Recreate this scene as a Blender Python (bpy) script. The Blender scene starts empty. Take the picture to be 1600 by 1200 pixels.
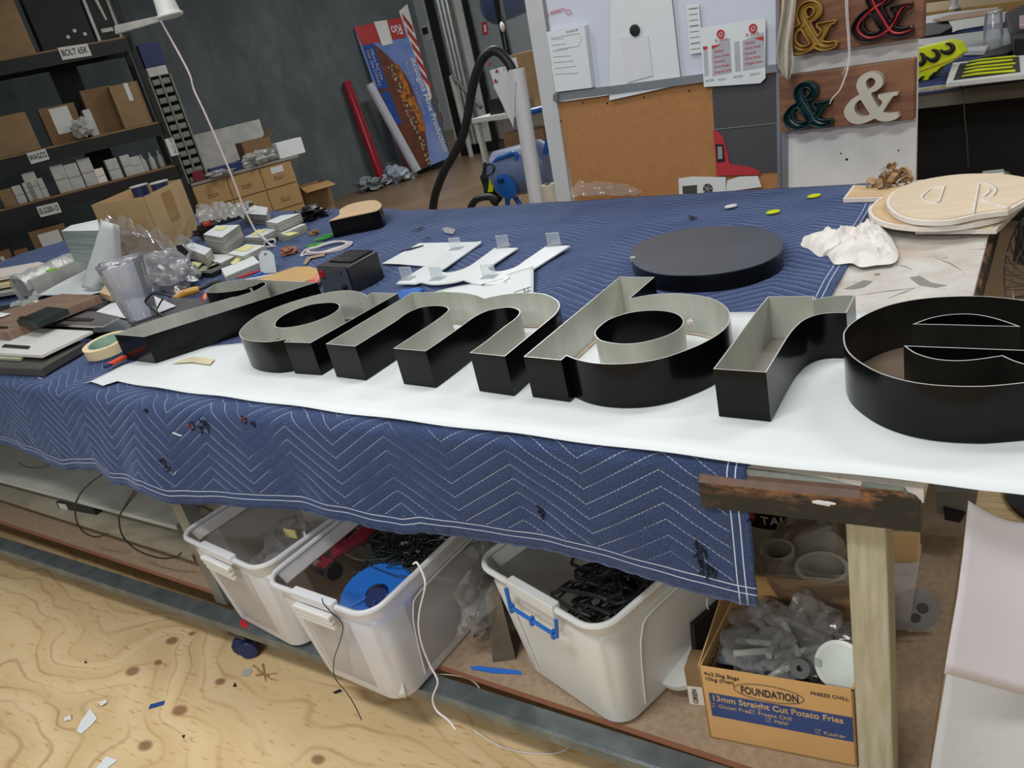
import bpy, math, random
from mathutils import Vector, Matrix, noise
C = bpy.context.scene.collection
S = bpy.context.scene
PI = math.pi
random.seed(7)

# ---------------------------------------------------------------- camera
FPX = 1200.0                       # focal length in pixels of the 1600x1200 frame
EYE = Vector((0, 0, 1.55))
CX = Vector((0.84511561, 0.48954488, -0.21476828))    # camera right, in world axes
CY = Vector((0.02971236, -0.44414219, -0.89546351))   # camera down
CZ = Vector((-0.53375723, 0.75038892, -0.38989703))   # camera forward
cam_d = bpy.data.cameras.new('camera'); cam = bpy.data.objects.new('camera', cam_d); C.objects.link(cam)
cam_d.sensor_fit = 'HORIZONTAL'; cam_d.sensor_width = 36; cam_d.lens = FPX / 1600 * 36
cam_d.clip_start = 0.05; cam_d.clip_end = 100
mw = Matrix.Identity(4)
for i in range(3):
    mw[i][0] = CX[i]; mw[i][1] = -CY[i]; mw[i][2] = -CZ[i]; mw[i][3] = EYE[i]
cam.matrix_world = mw
S.camera = cam

# ---------------------------------------------------------------- world, lights, exposure
w = bpy.data.worlds.new('world'); S.world = w; w.use_nodes = True
bg = w.node_tree.nodes['Background']; bg.inputs[0].default_value = (0.92, 0.95, 1.0, 1); bg.inputs[1].default_value = 0.16
def lamp(name, loc, size, power, col=(1, 0.985, 0.95), rot=(0, 0, 0)):
    l = bpy.data.lights.new(name, 'AREA'); l.shape = 'RECTANGLE'; l.size = size[0]; l.size_y = size[1]
    l.energy = power; l.color = col
    o = bpy.data.objects.new(name, l); C.objects.link(o); o.location = loc; o.rotation_euler = rot
lamp('ceiling_or_fill_light', (-0.6, 1.9, 3.6), (1.5, 0.35), 17, rot=(0, 0, 0.3))
lamp('ceiling_or_fill_light', (-3.0, 2.0, 3.6), (1.5, 0.35), 24, rot=(0, 0, 0.3))
lamp('ceiling_or_fill_light', (-1.1, -0.35, 3.6), (1.5, 0.35), 60, rot=(0, 0, 0.2))
lamp('ceiling_or_fill_light', (-0.4, -2.6, 3.1), (1.8, 0.35), 60, rot=(.5, 0, 0.1))  # unseen tilted fill lamp, added to brighten the space under the bench
lamp('ceiling_or_fill_light', (1.6, 3.6, 3.6), (1.5, 0.35), 46)
lamp('ceiling_or_fill_light', (-6.0, 5.2, 4.2), (1.5, 0.5), 40, rot=(0, 0, 0.9))
lamp('ceiling_or_fill_light', (-5.0, 8.2, 4.2), (1.5, 0.5), 115, rot=(0, 0, 0.9))
lamp('ceiling_or_fill_light', (-3.6, 16.0, 4.2), (3.0, 1.5), 300)
S.view_settings.view_transform = 'Standard'; S.view_settings.look = 'None'
S.view_settings.gamma = 1; S.view_settings.use_curve_mapping = False
S.view_settings.exposure = 0.20

# ---------------------------------------------------------------- pixel rays -> real points
def ray(px, py):
    return CX * (px - 800) + CY * (py - 600) + CZ * FPX
def P(px, py, z):                      # point of that pixel on the level z
    d = ray(px, py); return EYE + d * ((z - EYE.z) / d.z)
def PY(px, py, y):                     # ... on the vertical plane y
    d = ray(px, py); return EYE + d * (y / d.y)
def ON(px, py, pt, n):                 # ... on any plane
    d = ray(px, py); return EYE + d * ((Vector(pt) - EYE).dot(n) / d.dot(n))

# ---------------------------------------------------------------- materials
def lin(h):
    h = h.lstrip('#'); r = [int(h[i:i+2], 16) / 255 for i in (0, 2, 4)]
    return tuple(((c + .055) / 1.055) ** 2.4 if c > .04045 else c / 12.92 for c in r) + (1,)
class NT:
    def __init__(s, name):
        s.m = bpy.data.materials.new(name); s.m.use_nodes = True; s.t = s.m.node_tree
        s.b = s.t.nodes['Principled BSDF']; s.out = s.t.nodes['Material Output']
    def n(s, typ, **kw):
        nd = s.t.nodes.new(typ)
        for k, v in kw.items(): setattr(nd, k, v)
        return nd
    def l(s, a, b): s.t.links.new(a, b)
    def val(s, x):
        return x
    def math(s, op, a, b=None, c=None, clamp=False):
        nd = s.n('ShaderNodeMath', operation=op, use_clamp=clamp)
        for i, v in enumerate((a, b, c)):
            if v is None: continue
            if isinstance(v, (int, float)): nd.inputs[i].default_value = v
            else: s.l(v, nd.inputs[i])
        return nd.outputs[0]
    def mix(s, f, a, b):
        nd = s.n('ShaderNodeMix', data_type='RGBA')
        for i, v in ((0, f), (6, a), (7, b)):
            if isinstance(v, (int, float)): nd.inputs[i].default_value = v
            elif isinstance(v, tuple): nd.inputs[i].default_value = v
            elif isinstance(v, str): nd.inputs[i].default_value = lin(v)
            else: s.l(v, nd.inputs[i])
        return nd.outputs[2]
    def noise(s, vec, scale, detail=3, rough=.5, stretch=None):
        if stretch:
            mp = s.n('ShaderNodeMapping'); mp.inputs['Scale'].default_value = stretch
            s.l(vec, mp.inputs[0]); vec = mp.outputs[0]
        nd = s.n('ShaderNodeTexNoise'); nd.inputs['Scale'].default_value = scale
        nd.inputs['Detail'].default_value = detail; nd.inputs['Roughness'].default_value = rough
        s.l(vec, nd.inputs['Vector']); return nd.outputs[0]
    def ramp(s, f, lo, hi):
        nd = s.n('ShaderNodeMapRange'); nd.inputs[1].default_value = lo; nd.inputs[2].default_value = hi
        s.l(f, nd.inputs[0]); return nd.outputs[0]
    def obj(s):
        return s.n('ShaderNodeTexCoord').outputs['Object']
    def bump(s, h, strength=.3, dist=.01):
        nd = s.n('ShaderNodeBump'); nd.inputs['Strength'].default_value = strength
        nd.inputs['Distance'].default_value = dist; s.l(h, nd.inputs['Height']); s.l(nd.outputs[0], s.b.inputs['Normal'])
    def done(s, rough=.5, metal=0, spec=.5):
        s.b.inputs['Roughness'].default_value = rough; s.b.inputs['Metallic'].default_value = metal
        s.b.inputs['Specular IOR Level'].default_value = spec; return s.m
def plain(name, col, rough=.6, metal=0, spec=.5, var=.12, scale=6, bump=0, bscale=40, col2=None, stretch=None, lo=.35, hi=.65):
    t = NT(name); o = t.obj(); c = lin(col)
    c2 = lin(col2) if col2 else tuple(min(1, x * (1 - var * 2)) for x in c[:3]) + (1,)
    nz = t.ramp(t.noise(o, scale, 4, .55, stretch), lo, hi)
    t.l(t.mix(nz, c, c2), t.b.inputs['Base Color'])
    if bump: t.bump(t.noise(o, bscale, 3), bump, .004)
    return t.done(rough, metal, spec)
def clear(name, col, alpha=.25, rough=.08, milky=.3, bump=0, bscale=20, g=1.0):
    """thin plastic: part transparent, part glossy, part milky"""
    t = NT(name); t.t.nodes.remove(t.b)
    tr = t.n('ShaderNodeBsdfTransparent'); tr.inputs[0].default_value = lin(col)
    gl = t.n('ShaderNodeBsdfGlossy'); gl.inputs[0].default_value = (1, 1, 1, 1); gl.inputs[1].default_value = rough
    df = t.n('ShaderNodeBsdfDiffuse'); df.inputs[0].default_value = lin(col)
    tl = t.n('ShaderNodeBsdfTranslucent'); tl.inputs[0].default_value = lin(col)
    m0 = t.n('ShaderNodeMixShader'); m0.inputs[0].default_value = .35; t.l(df.outputs[0], m0.inputs[1]); t.l(tl.outputs[0], m0.inputs[2])
    m1 = t.n('ShaderNodeMixShader'); m1.inputs[0].default_value = milky; t.l(tr.outputs[0], m1.inputs[1]); t.l(m0.outputs[0], m1.inputs[2])
    fr = t.n('ShaderNodeFresnel'); fr.inputs[0].default_value = 1.45
    f = t.math('MULTIPLY_ADD', fr.outputs[0], g, alpha * .2, clamp=True)
    m2 = t.n('ShaderNodeMixShader'); t.l(f, m2.inputs[0]); t.l(m1.outputs[0], m2.inputs[1]); t.l(gl.outputs[0], m2.inputs[2])
    if bump:
        nz = t.noise(t.obj(), bscale, 3, .6); b = t.n('ShaderNodeBump'); b.inputs['Strength'].default_value = bump; b.inputs['Distance'].default_value = .02
        t.l(nz, b.inputs['Height']); t.l(b.outputs[0], gl.inputs['Normal']); t.l(b.outputs[0], fr.inputs['Normal'])
    t.l(m2.outputs[0], t.out.inputs[0]); return t.m

M = {}
M['white_paper'] = plain('white_paper', '#d9dfe1', .75, var=.02, scale=2)
M['paper_shade'] = plain('printed_paper', '#d9dae0', .7, var=.03)
M['black_satin'] = plain('satin_black_paint', '#08090a', .2, spec=.22, var=.05, bump=.015, bscale=8)
M['black_face'] = plain('black_face_reflection_grey', '#4c5059', .4, spec=.5, var=.06)  # black face; the grey-blue reflection on it is put into its colour
M['raw'] = plain('raw_aluminium', '#c3c5ba', .36, metal=.3, var=.12, scale=9, stretch=(1, 1, .3))
M['raw_dark'] = plain('dark_inner_metal', '#34332f', .33, metal=.55, var=.25, scale=5)  # darker inner metal, used for the e alone
M['glue'] = plain('dried_glue', '#c9b8a4', .6, var=.15, scale=30)
M['rim'] = plain('bare_metal_edge', '#dcdcda', .35, metal=.4, var=.03)
M['black_plastic'] = plain('black_plastic', '#17181a', .35, var=.1)
M['black_matt'] = plain('matt_black', '#0e0f10', .7, var=.1)
M['rubber'] = plain('black_rubber', '#1c1d1e', .5, var=.1)
M['card'] = plain('cardboard', '#c9a878', .85, var=.07, scale=3, bump=.08, bscale=90)
M['card_fries'] = plain('carton_board', '#cfa56c', .85, var=.05, scale=3)
M['card_in'] = plain('cardboard_inside', '#b08c5a', .9, var=.06)
M['card_dark'] = plain('aged_cardboard', '#8f7452', .88, var=.12, scale=4)
M['card_brown'] = plain('brown_cardboard', '#7d6042', .88, var=.12, scale=4)
M['tape'] = plain('packing_tape', '#b08a50', .3, var=.04)
M['mdf'] = plain('mdf_face', '#d6b890', .75, var=.06, scale=12)
M['foam_edge'] = plain('pale_foam_edge', '#e4ddd4', .85, var=.05, scale=30)
M['ply_skin'] = plain('thin_plywood', '#dccab0', .65, var=.05, scale=5, stretch=(1, 6, 1))
M['galv'] = plain('galvanised_steel', '#8d9699', .42, metal=.75, col2='#717b80', scale=14, bump=.1, bscale=30)
M['leg_wood'] = plain('weathered_post', '#b6b19c', .7, col2='#a19b82', scale=14, stretch=(6, 6, .6), bump=.15, bscale=40)
M['steel_dull'] = plain('dull_steel', '#8d908f', .4, metal=.5, var=.15, scale=6)
M['shelf_black'] = plain('black_shelf_steel', '#090a0b', .6, var=.1)
M['shelf_wood'] = plain('shelf_board', '#8a6c4a', .75, var=.12, scale=6)
M['drawer'] = plain('tan_laminate', '#a58759', .55, var=.05, scale=3)
M['drawer_top'] = plain('pale_laminate', '#8d877c', .5, var=.06)
M['bin_grey'] = plain('grey_plastic', '#757a70', .5, var=.08)
M['dusty_white'] = plain('dusty_white_card', '#bdbdb8', .8, var=.12, scale=7)
M['label'] = plain('label_paper', '#c9cbc8', .7, var=.03)
M['ink'] = plain('black_ink', '#141414', .7, var=.02)
M['ink_grey'] = plain('grey_ink', '#8f9096', .7, var=.02)
M['red_ink'] = plain('red_ink', '#c0303a', .6, var=.02)
M['frame_white'] = plain('white_painted_frame', '#c4c6c6', .45, var=.03)
M['frame_alu'] = plain('brushed_aluminium', '#a9adb0', .35, metal=.7, var=.05)
M['board_white'] = plain('whiteboard', '#cdd3e0', .25, var=.01)
M['pin_brown'] = plain('brown_pinboard', '#ad7b4b', .9, var=.05, scale=40, bump=.1, bscale=120)
M['poster_dark'] = plain('charcoal_poster', '#4a4a4d', .5, var=.04)
M['poster_red'] = plain('red_print', '#b5353a', .5, var=.05)
M['panel_white'] = plain('white_panel', '#e2e2e1', .4, var=.03)
M['gold'] = plain('mustard_paint', '#b08a3c', .45, var=.1)
M['green_dark'] = plain('dark_teal_paint', '#0f3a3c', .3, var=.1)
M['maroon'] = plain('dark_maroon_paint', '#241316', .3, var=.1)
M['red_bright'] = plain('bright_red', '#b4262f', .35, var=.05)
M['cream'] = plain('cream_acrylic', '#bdb8aa', .45, var=.03)
M['cloth'] = plain('off_white_cloth', '#c9c2b2', .9, var=.05)
M['rag'] = plain('white_cotton_rag', '#e6e2dc', .95, var=.05, scale=20, bump=.2, bscale=60)
M['blue_plastic'] = plain('blue_plastic', '#1f63b8', .35, var=.05)
M['blue_tape'] = plain('blue_masking_tape', '#2c6fd0', .5, var=.05)
M['navy'] = plain('navy_plastic', '#1e2c5c', .45, var=.1)
M['green_lime'] = plain('lime_green', '#8fce3a', .5, var=.05)
M['green'] = plain('green_acrylic', '#35a03a', .35, var=.08)
M['hivis'] = plain('fluoro_yellow', '#d4e012', .4, var=.05)
M['orange'] = plain('orange_plastic', '#e2552c', .4, var=.05)
M['masking'] = plain('masking_tape_cream', '#e4cfa4', .6, var=.04)
M['masking_core'] = plain('tape_core', '#a9c9b4', .6, var=.1, scale=20)
M['yellow_note'] = plain('yellow_note', '#e3dd96', .7, var=.03)
M['manila'] = plain('manila_envelope', '#c4a068', .75, var=.05)
M['steel_shiny'] = plain('shiny_steel', '#c8c8c8', .15, metal=1, var=.03)
M['pink'] = plain('pinkish_cord', '#d6c6c6', .5, var=.05)
M['white_cord'] = plain('white_cord', '#d9d5d6', .5, var=.03)
M['white_plastic'] = plain('white_plastic', '#d8dad8', .4, var=.03)
M['acrylic_opal'] = plain('opal_acrylic', '#f0f5f8', .2, var=.01)
M['walnut'] = plain('walnut_laminate', '#8e7563', .5, col2='#77604f', scale=10, stretch=(.6, 8, 1))
M['charcoal_panel'] = plain('charcoal_laminate', '#4a4a48', .45, var=.07)
M['sage'] = plain('sage_sample', '#aab294', .5, var=.05)
M['stack_edge'] = plain('sheet_stack_edge', '#b9b7af', .7, col2='#8b8a83', scale=1.2, stretch=(1, 1, 160), lo=.42, hi=.58)
M['stack_edge_cool'] = plain('acrylic_sheet_edges', '#aebdb8', .4, col2='#8fa39d', scale=1.0, stretch=(1, 1, 90), lo=.42, hi=.58)
M['tealbox'] = plain('dark_green_metal', '#2f3b38', .35, metal=.3, var=.1)
M['mirror_dark'] = plain('glossy_dark_slab', '#4d4e55', .12, var=.05)
M['amber'] = plain('amber_handle', '#cf963c', .3, var=.08)
M['sawdust'] = plain('wood_shaving', '#b99a70', .8, col2='#86623c', scale=20)
M['chip'] = plain('chipboard', '#a38e76', .8, col2='#927d66', scale=60)
M['red_car'] = plain('red_plastic', '#6e1c28', .35, var=.1)
M['wire_dark'] = plain('dark_cable', '#22262a', .5, var=.15, scale=30)
M['wire_green'] = plain('dark_green_cable', '#2c3c34', .5, var=.15, scale=30)
M['brass'] = plain('brown_metal', '#6b4a3e', .3, metal=.4, var=.2)
M['leather'] = plain('tan_hide', '#b08d74', .7, var=.08)
M['sign_red'] = plain('sign_red', '#b03a3c', .3, var=.05)
M['sign_blue'] = plain('sign_sky_blue', '#5c78b8', .2, col2='#8496c8', scale=1.5)
M['sign_navy'] = plain('sign_navy', '#2a4a92', .25, var=.05)
M['sign_earth'] = plain('sign_red_earth', '#6d3c2c', .35, col2='#53301f', scale=8)
M['sign_machine'] = plain('sign_orange_machine', '#c07a28', .4, col2='#6b3c20', scale=14)
M['sign_scrub'] = plain('sign_scrub', '#cfcfb0', .5, col2='#2c3a20', scale=30)
M['glassy'] = clear('clear_acrylic', '#f6fafb', .15, .02, .22, g=.6)
M['bag'] = clear('clear_bag', '#f4f4f4', .12, .14, .18, .35, 12, .6)
M['bag_milky'] = clear('milky_bag', '#e4e6e2', .12, .25, .55, .35, 12, .5)
M['bag_dim'] = clear('dusty_clear_bag', '#f4f0ea', .2, .12, .16, .4, 9, .8)
M['tub'] = clear('frosted_tub', '#f8faff', .2, .35, .84)
M['tub_win'] = clear('clear_tub_window', '#f8faff', .2, .2, .52)
M['tub_milky'] = clear('milky_tub', '#f7faf9', .2, .35, .95)
M['jug'] = clear('ribbed_clear_jug', '#eef0f6', .1, .15, .30)
M['bubble'] = clear('bubble_wrap', '#dfe2de', .1, .4, .66, .5, 30, .3)
M['pane'] = clear('window_glass', '#f2f6f8', .05, .02, .02)

# ---------------------------------------------------------------- mesh builder
class MB:
    def __init__(s): s.v = []; s.f = []; s.m = []
    def add(s, vs, fs, m=0):
        o = len(s.v); s.v += [Vector(p) for p in vs]
        for i, f in enumerate(fs):
            s.f.append(tuple(o + k for k in f)); s.m.append(m[i] if isinstance(m, (list, tuple)) else m)
        return s
    def hexa(s, b, t, m=0):            # b, t: 4 bottom and 4 top points, same order
        return s.add(list(b) + list(t), [(3, 2, 1, 0), (4, 5, 6, 7), (0, 1, 5, 4), (1, 2, 6, 5), (2, 3, 7, 6), (3, 0, 4, 7)], m)
    def box(s, x0, x1, y0, y1, z0, z1, m=0):
        return s.hexa([(x0, y0, z0), (x1, y0, z0), (x1, y1, z0), (x0, y1, z0)], [(x0, y0, z1), (x1, y0, z1), (x1, y1, z1), (x0, y1, z1)], m)
    def obox(s, o, ax, ay, az, m=0):   # corner o and three edge vectors
        o, ax, ay, az = map(Vector, (o, ax, ay, az))
        return s.hexa([o, o + ax, o + ax + ay, o + ay], [o + az, o + ax + az, o + ax + ay + az, o + ay + az], m)
    def prism(s, poly, h, m=0, mside=None):   # poly: list of Vectors (planar), h: extrusion vector
        h = Vector(h); n = len(poly); a = [Vector(p) for p in poly]
        fs = [tuple(range(n))[::-1], tuple(range(n, 2 * n))] + [(i, (i + 1) % n, n + (i + 1) % n, n + i) for i in range(n)]
        ms = m if mside is None else [m, m] + [mside] * n
        return s.add(a + [p + h for p in a], fs, ms)
    def tube(s, pts, r, n=8, closed=False, m=0, cap=True):
        pts = [Vector(p) for p in pts]; k = len(pts); rs = r if isinstance(r, (list, tuple)) else [r] * k
        up = Vector((0, 0, 1)); rings = []; prev = None
        for i, p in enumerate(pts):
            if closed: t = pts[(i + 1) % k] - pts[i - 1]
            else: t = pts[min(i + 1, k - 1)] - pts[max(i - 1, 0)]
            if t.length < 1e-9: t = Vector((0, 0, 1))
            t.normalize()
            if prev is None:
                a = t.cross(up)
                if a.length < .05: a = t.cross(Vector((1, 0, 0)))
            else:
                a = prev - t * prev.dot(t)
                if a.length < 1e-4: a = t.cross(up)
            a.normalize(); prev = a; b = t.cross(a)
            rings.append([p + (a * math.cos(2 * PI * j / n) + b * math.sin(2 * PI * j / n)) * rs[i] for j in range(n)])
        vs = [q for rg in rings for q in rg]; fs = []
        for i in range(k if closed else k - 1):
            i2 = (i + 1) % k
            for j in range(n): fs.append((i * n + j, i * n + (j + 1) % n, i2 * n + (j + 1) % n, i2 * n + j))
        if cap and not closed: fs.append(tuple(range(n))[::-1]); fs.append(tuple((k - 1) * n + j for j in range(n)))
        return s.add(vs, fs, m)
    def lathe(s, prof, o=(0, 0, 0), n=32, ax=(0, 0, 1), m=0, cap=True, ell=(1, 1), u=None):
        o = Vector(o); ax = Vector(ax).normalized()
        u = Vector(u) if u else ax.orthogonal(); u = (u - ax * u.dot(ax)).normalized(); v = ax.cross(u)
        vs = []
        for r, z in prof:
            for j in range(n):
                a = 2 * PI * j / n; vs.append(o + ax * z + u * (r * ell[0] * math.cos(a)) + v * (r * ell[1] * math.sin(a)))
        fs = []; k = len(prof); ms = []
        for i in range(k - 1):
            for j in range(n):
                fs.append((i * n + j, i * n + (j + 1) % n, (i + 1) * n + (j + 1) % n, (i + 1) * n + j)); ms.append(m[i] if isinstance(m, (list, tuple)) else m)
        if cap:
            fs.append(tuple(range(n))[::-1]); fs.append(tuple((k - 1) * n + j for j in range(n)))
            ms += [ms[0], ms[-1]]
        return s.add(vs, fs, ms)
    def grid(s, nu, nv, fn, m=0, closed_u=False):
        vs = [Vector(fn(i / nu, j / nv)) for j in range(nv + 1) for i in range(nu + 1)]
        fs = [(j * (nu + 1) + i, j * (nu + 1) + i + 1, (j + 1) * (nu + 1) + i + 1, (j + 1) * (nu + 1) + i) for j in range(nv) for i in range(nu)]
        return s.add(vs, fs, m)
    def blob(s, c, r, n=16, amp=.3, freq=2.0, seed=0, m=0, zmin=None):
        c = Vector(c); r = Vector(r); vs = []; k = n
        for i in range(k + 1):
            th = PI * i / k
            for j in range(2 * k):
                ph = PI * j / k; d = Vector((math.sin(th) * math.cos(ph), math.sin(th) * math.sin(ph), math.cos(th)))
                f = 1 + amp * noise.noise(d * freq + Vector((seed, seed * 2, 0))) * 2
                p = c + Vector((d.x * r.x, d.y * r.y, d.z * r.z)) * f
                if zmin is not None: p.z = max(p.z, zmin)
                vs.append(p)
        fs = [(i * 2 * k + j, (i + 1) * 2 * k + j, (i + 1) * 2 * k + (j + 1) % (2 * k), i * 2 * k + (j + 1) % (2 * k)) for i in range(k) for j in range(2 * k)]
        return s.add(vs, fs, m)
    def build(s, name, mats, parent=None, smooth=30, bevel=0, solid=0, world=True, subsurf=0):
        me = bpy.data.meshes.new(name)
        if not isinstance(mats, (list, tuple)): mats = [mats]
        off = Vector((0, 0, 0)); inv = None
        if parent is not None:
            if world: inv = wm(parent).inverted()
        else:
            xs = [p.x for p in s.v]; ys = [p.y for p in s.v]; zs = [p.z for p in s.v]
            off = Vector(((min(xs) + max(xs)) / 2, (min(ys) + max(ys)) / 2, min(zs)))
        vs = [(inv @ p) if inv else p - off for p in s.v]
        me.from_pydata([tuple(p) for p in vs], [], s.f)
        for mt in mats: me.materials.append(M[mt] if isinstance(mt, str) else mt)
        me.polygons.foreach_set('material_index', s.m)
        me.validate()
        import bmesh
        bm = bmesh.new(); bm.from_mesh(me); bmesh.ops.recalc_face_normals(bm, faces=bm.faces); bm.to_mesh(me); bm.free()
        if smooth:
            me.polygons.foreach_set('use_smooth', [True] * len(me.polygons))
            me.set_sharp_from_angle(angle=math.radians(smooth))
        me.update()
        o = bpy.data.objects.new(name, me); C.objects.link(o)
        if parent is not None: o.parent = parent
        else: o.location = off
        if solid:
            md = o.modifiers.new('solid', 'SOLIDIFY'); md.thickness = solid; md.offset = 0
        if bevel:
            md = o.modifiers.new('bevel', 'BEVEL'); md.width = bevel; md.segments = 2; md.limit_method = 'ANGLE'
        if subsurf:
            md = o.modifiers.new('sub', 'SUBSURF'); md.levels = subsurf; md.render_levels = subsurf
        return o
def wm(o):
    m = Matrix.LocRotScale(o.location, o.rotation_euler, o.scale)
    return wm(o.parent) @ m if o.parent else m
def tag(o, label, cat, group=None, kind=None):
    if label: o['label'] = label
    if cat: o['category'] = cat
    if group: o['group'] = group
    if kind: o['kind'] = kind
    return o
def thing(name, label, cat, loc=(0, 0, 0), group=None, rotz=0):
    o = bpy.data.objects.new(name, None); C.objects.link(o); o.empty_display_size = .1
    o.location = loc; o.rotation_euler = (0, 0, rotz); return tag(o, label, cat, group)
def dup(root, loc, rotz=0, label=None, group=None, scale=None):
    r = root.copy(); C.objects.link(r); r.location = loc; r.rotation_euler = (0, 0, rotz)
    if scale: r.scale = scale
    if label: r['label'] = label
    if group: r['group'] = group
    for ch in list(root.children):
        c = ch.copy(); C.objects.link(c); c.parent = r
        for g in list(ch.children):
            d = g.copy(); C.objects.link(d); d.parent = c
    return r
def struct(o): o['kind'] = 'structure'; return o
def text(s, name, size, o, ux, uy, mat, parent=None, depth=.0006, align='LEFT', bold=0, sx=1, spacing=1, fit=None):
    """real lettering: origin o, writing direction ux, up direction uy"""
    cu = bpy.data.curves.new(name, 'FONT'); cu.body = s; cu.size = size; cu.align_x = align
    cu.extrude = depth / 2; cu.offset = bold; cu.space_character = spacing; cu.resolution_u = 3
    to = bpy.data.objects.new(name, cu); C.objects.link(to)
    dg = bpy.context.evaluated_depsgraph_get(); me = bpy.data.meshes.new_from_object(to.evaluated_get(dg))
    bpy.data.objects.remove(to)
    if fit: sx = fit / max(v.co.x for v in me.vertices)
    ux = Vector(ux).normalized(); uy = Vector(uy); uy = (uy - ux * uy.dot(ux)).normalized(); n = ux.cross(uy)
    o = Vector(o)
    mx = Matrix(((ux.x * sx, uy.x, n.x, o.x), (ux.y * sx, uy.y, n.y, o.y), (ux.z * sx, uy.z, n.z, o.z), (0, 0, 0, 1)))
    if parent is not None: mx = wm(parent).inverted() @ mx
    me.transform(mx); me.materials.clear(); me.materials.append(M[mat] if isinstance(mat, str) else mat)
    ob = bpy.data.objects.new(name, me); C.objects.link(ob)
    if parent is not None: ob.parent = parent
    return ob
def smooth_loop(pts, closed=True, step=6):
    """pts: (Vector, corner flag). Catmull-Rom between corners."""
    n = len(pts); out = []
    rng = range(n if closed else n - 1)
    for i in rng:
        p1, c1 = pts[i]; p2, c2 = pts[(i + 1) % n]
        p0 = pts[i - 1][0] if not c1 and (closed or i > 0) else p1
        p3 = pts[(i + 2) % n][0] if not c2 and (closed or i + 2 < n) else p2
        if c1 and c2: out.append(p1); continue
        for k in range(step):
            t = k / step; t2 = t * t; t3 = t2 * t
            out.append(.5 * ((2 * p1) + (p2 - p0) * t + (2 * p0 - 5 * p1 + 4 * p2 - p3) * t2 + (3 * p1 - p0 - 3 * p2 + p3) * t3))
    if not closed: out.append(pts[-1][0])
    return out
def curve(pts, step=6): return smooth_loop([(Vector(p), False) for p in pts], False, step)
def area2(l): return sum(l[i].x * l[(i + 1) % len(l)].y - l[(i + 1) % len(l)].x * l[i].y for i in range(len(l)))
def offset(l, t):
    out = []; n = len(l)
    for i in range(n):
        a = (l[i] - l[i - 1]); b = (l[(i + 1) % n] - l[i])
        a = Vector((-a.y, a.x, 0)).normalized(); b = Vector((-b.y, b.x, 0)).normalized()
        m = a + b
        if m.length < .3: m = a
        m.normalize(); k = max(.45, m.dot(a)); out.append(l[i] + m * (t / k))
    return out
def Vz(v, z): return Vector((v.x, v.y, z))
# ================================================================ special materials
def floor_ply():
    t = NT('pine_plywood'); o = t.n('ShaderNodeNewGeometry').outputs['Position']
    sx = t.n('ShaderNodeSeparateXYZ'); t.l(o, sx.inputs[0]); X, Y = sx.outputs[0], sx.outputs[1]
    wob = t.noise(o, 1.6, 2, .4, (1, 1.6, 1)); f = t.math('MULTIPLY_ADD', wob, .75, t.math('MULTIPLY_ADD', X, .12, Y))
    dark = None
    for (px, py, r) in ((269, 1001, .022), (300, 990, .013), (207, 1049, .024), (247, 1035, .014), (344, 1065, .017), (281, 1110, .024),
                        (227, 1165, .022), (161, 1099, .016), (107, 1122, .014), (497, 1187, .018)):
        k = P(px, py, 0)
        dx = t.math('SUBTRACT', X, k.x); dy = t.math('SUBTRACT', Y, k.y)
        d = t.math('SQRT', t.math('ADD', t.math('MULTIPLY', t.math('MULTIPLY', dx, dx), .45), t.math('MULTIPLY', dy, dy)))
        g = t.math('POWER', 2.718, t.math('MULTIPLY', t.math('DIVIDE', d, .085), -1))
        sg = 1 if (px + py) % 2 else -1
        f = t.math('MULTIPLY_ADD', g, .10 * sg, f)
        kk = t.math('SUBTRACT', 1, t.math('DIVIDE', d, r), clamp=True); kk = t.math('MULTIPLY', kk, 2.2, clamp=True)
        dark = kk if dark is None else t.math('MAXIMUM', dark, kk)
    fr = t.math('FRACT', t.math('MULTIPLY', f, 13)); ln = t.math('ABSOLUTE', t.math('SUBTRACT', fr, .5))
    line = t.math('MULTIPLY', t.ramp(ln, .13, .0), t.ramp(t.noise(o, 3, 2), .35, .62))
    soft = t.ramp(t.math('SINE', t.math('MULTIPLY', f, 40)), -1, 1)
    base = t.mix(soft, '#dcc49a', '#d0b588')
    base = t.mix(t.ramp(t.noise(o, 1.1, 2), .35, .7), base, '#d4ba8c')
    base = t.mix(t.math('MULTIPLY', line, .55), base, '#8f6236')
    base = t.mix(t.ramp(t.noise(o, 90, 2, .6, (.15, 1, 1)), .58, .75), base, '#b98c58')
    base = t.mix(t.math('MULTIPLY', dark, .8), base, '#7a5136')
    base = t.mix(t.ramp(t.noise(o, 24, 4, .7), .66, .78), base, '#9a7850')
    t.l(base, t.b.inputs['Base Color']); return t.done(.42, spec=.4)
M['ply'] = floor_ply()
def far_floor():
    t = NT('far_floor_boards'); o = t.obj()
    b = t.mix(t.ramp(t.noise(o, 1.2, 4), .35, .7), '#7a664e', '#6b5842')
    t.l(b, t.b.inputs['Base Color']); return t.done(.35, spec=.5)
M['far_floor'] = far_floor()
def concrete():
    t = NT('rough_grey_render'); o = t.obj()
    a = t.ramp(t.noise(o, .8, 6, .65), .3, .7); b = t.ramp(t.noise(o, 2.4, 6, .7, (1, 1, .5)), .45, .75)
    c = t.mix(a, '#4a5255', '#5c6467'); c = t.mix(t.math('MULTIPLY', b, .5), c, '#7b8180')
    c = t.mix(t.math('MULTIPLY', t.ramp(t.noise(o, 5, 5, .7), .6, .8), .4), c, '#3c4245')
    t.l(c, t.b.inputs['Base Color']); t.bump(t.noise(o, 6, 6, .7), .25, .02); return t.done(.85)
M['concrete'] = concrete()
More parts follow.
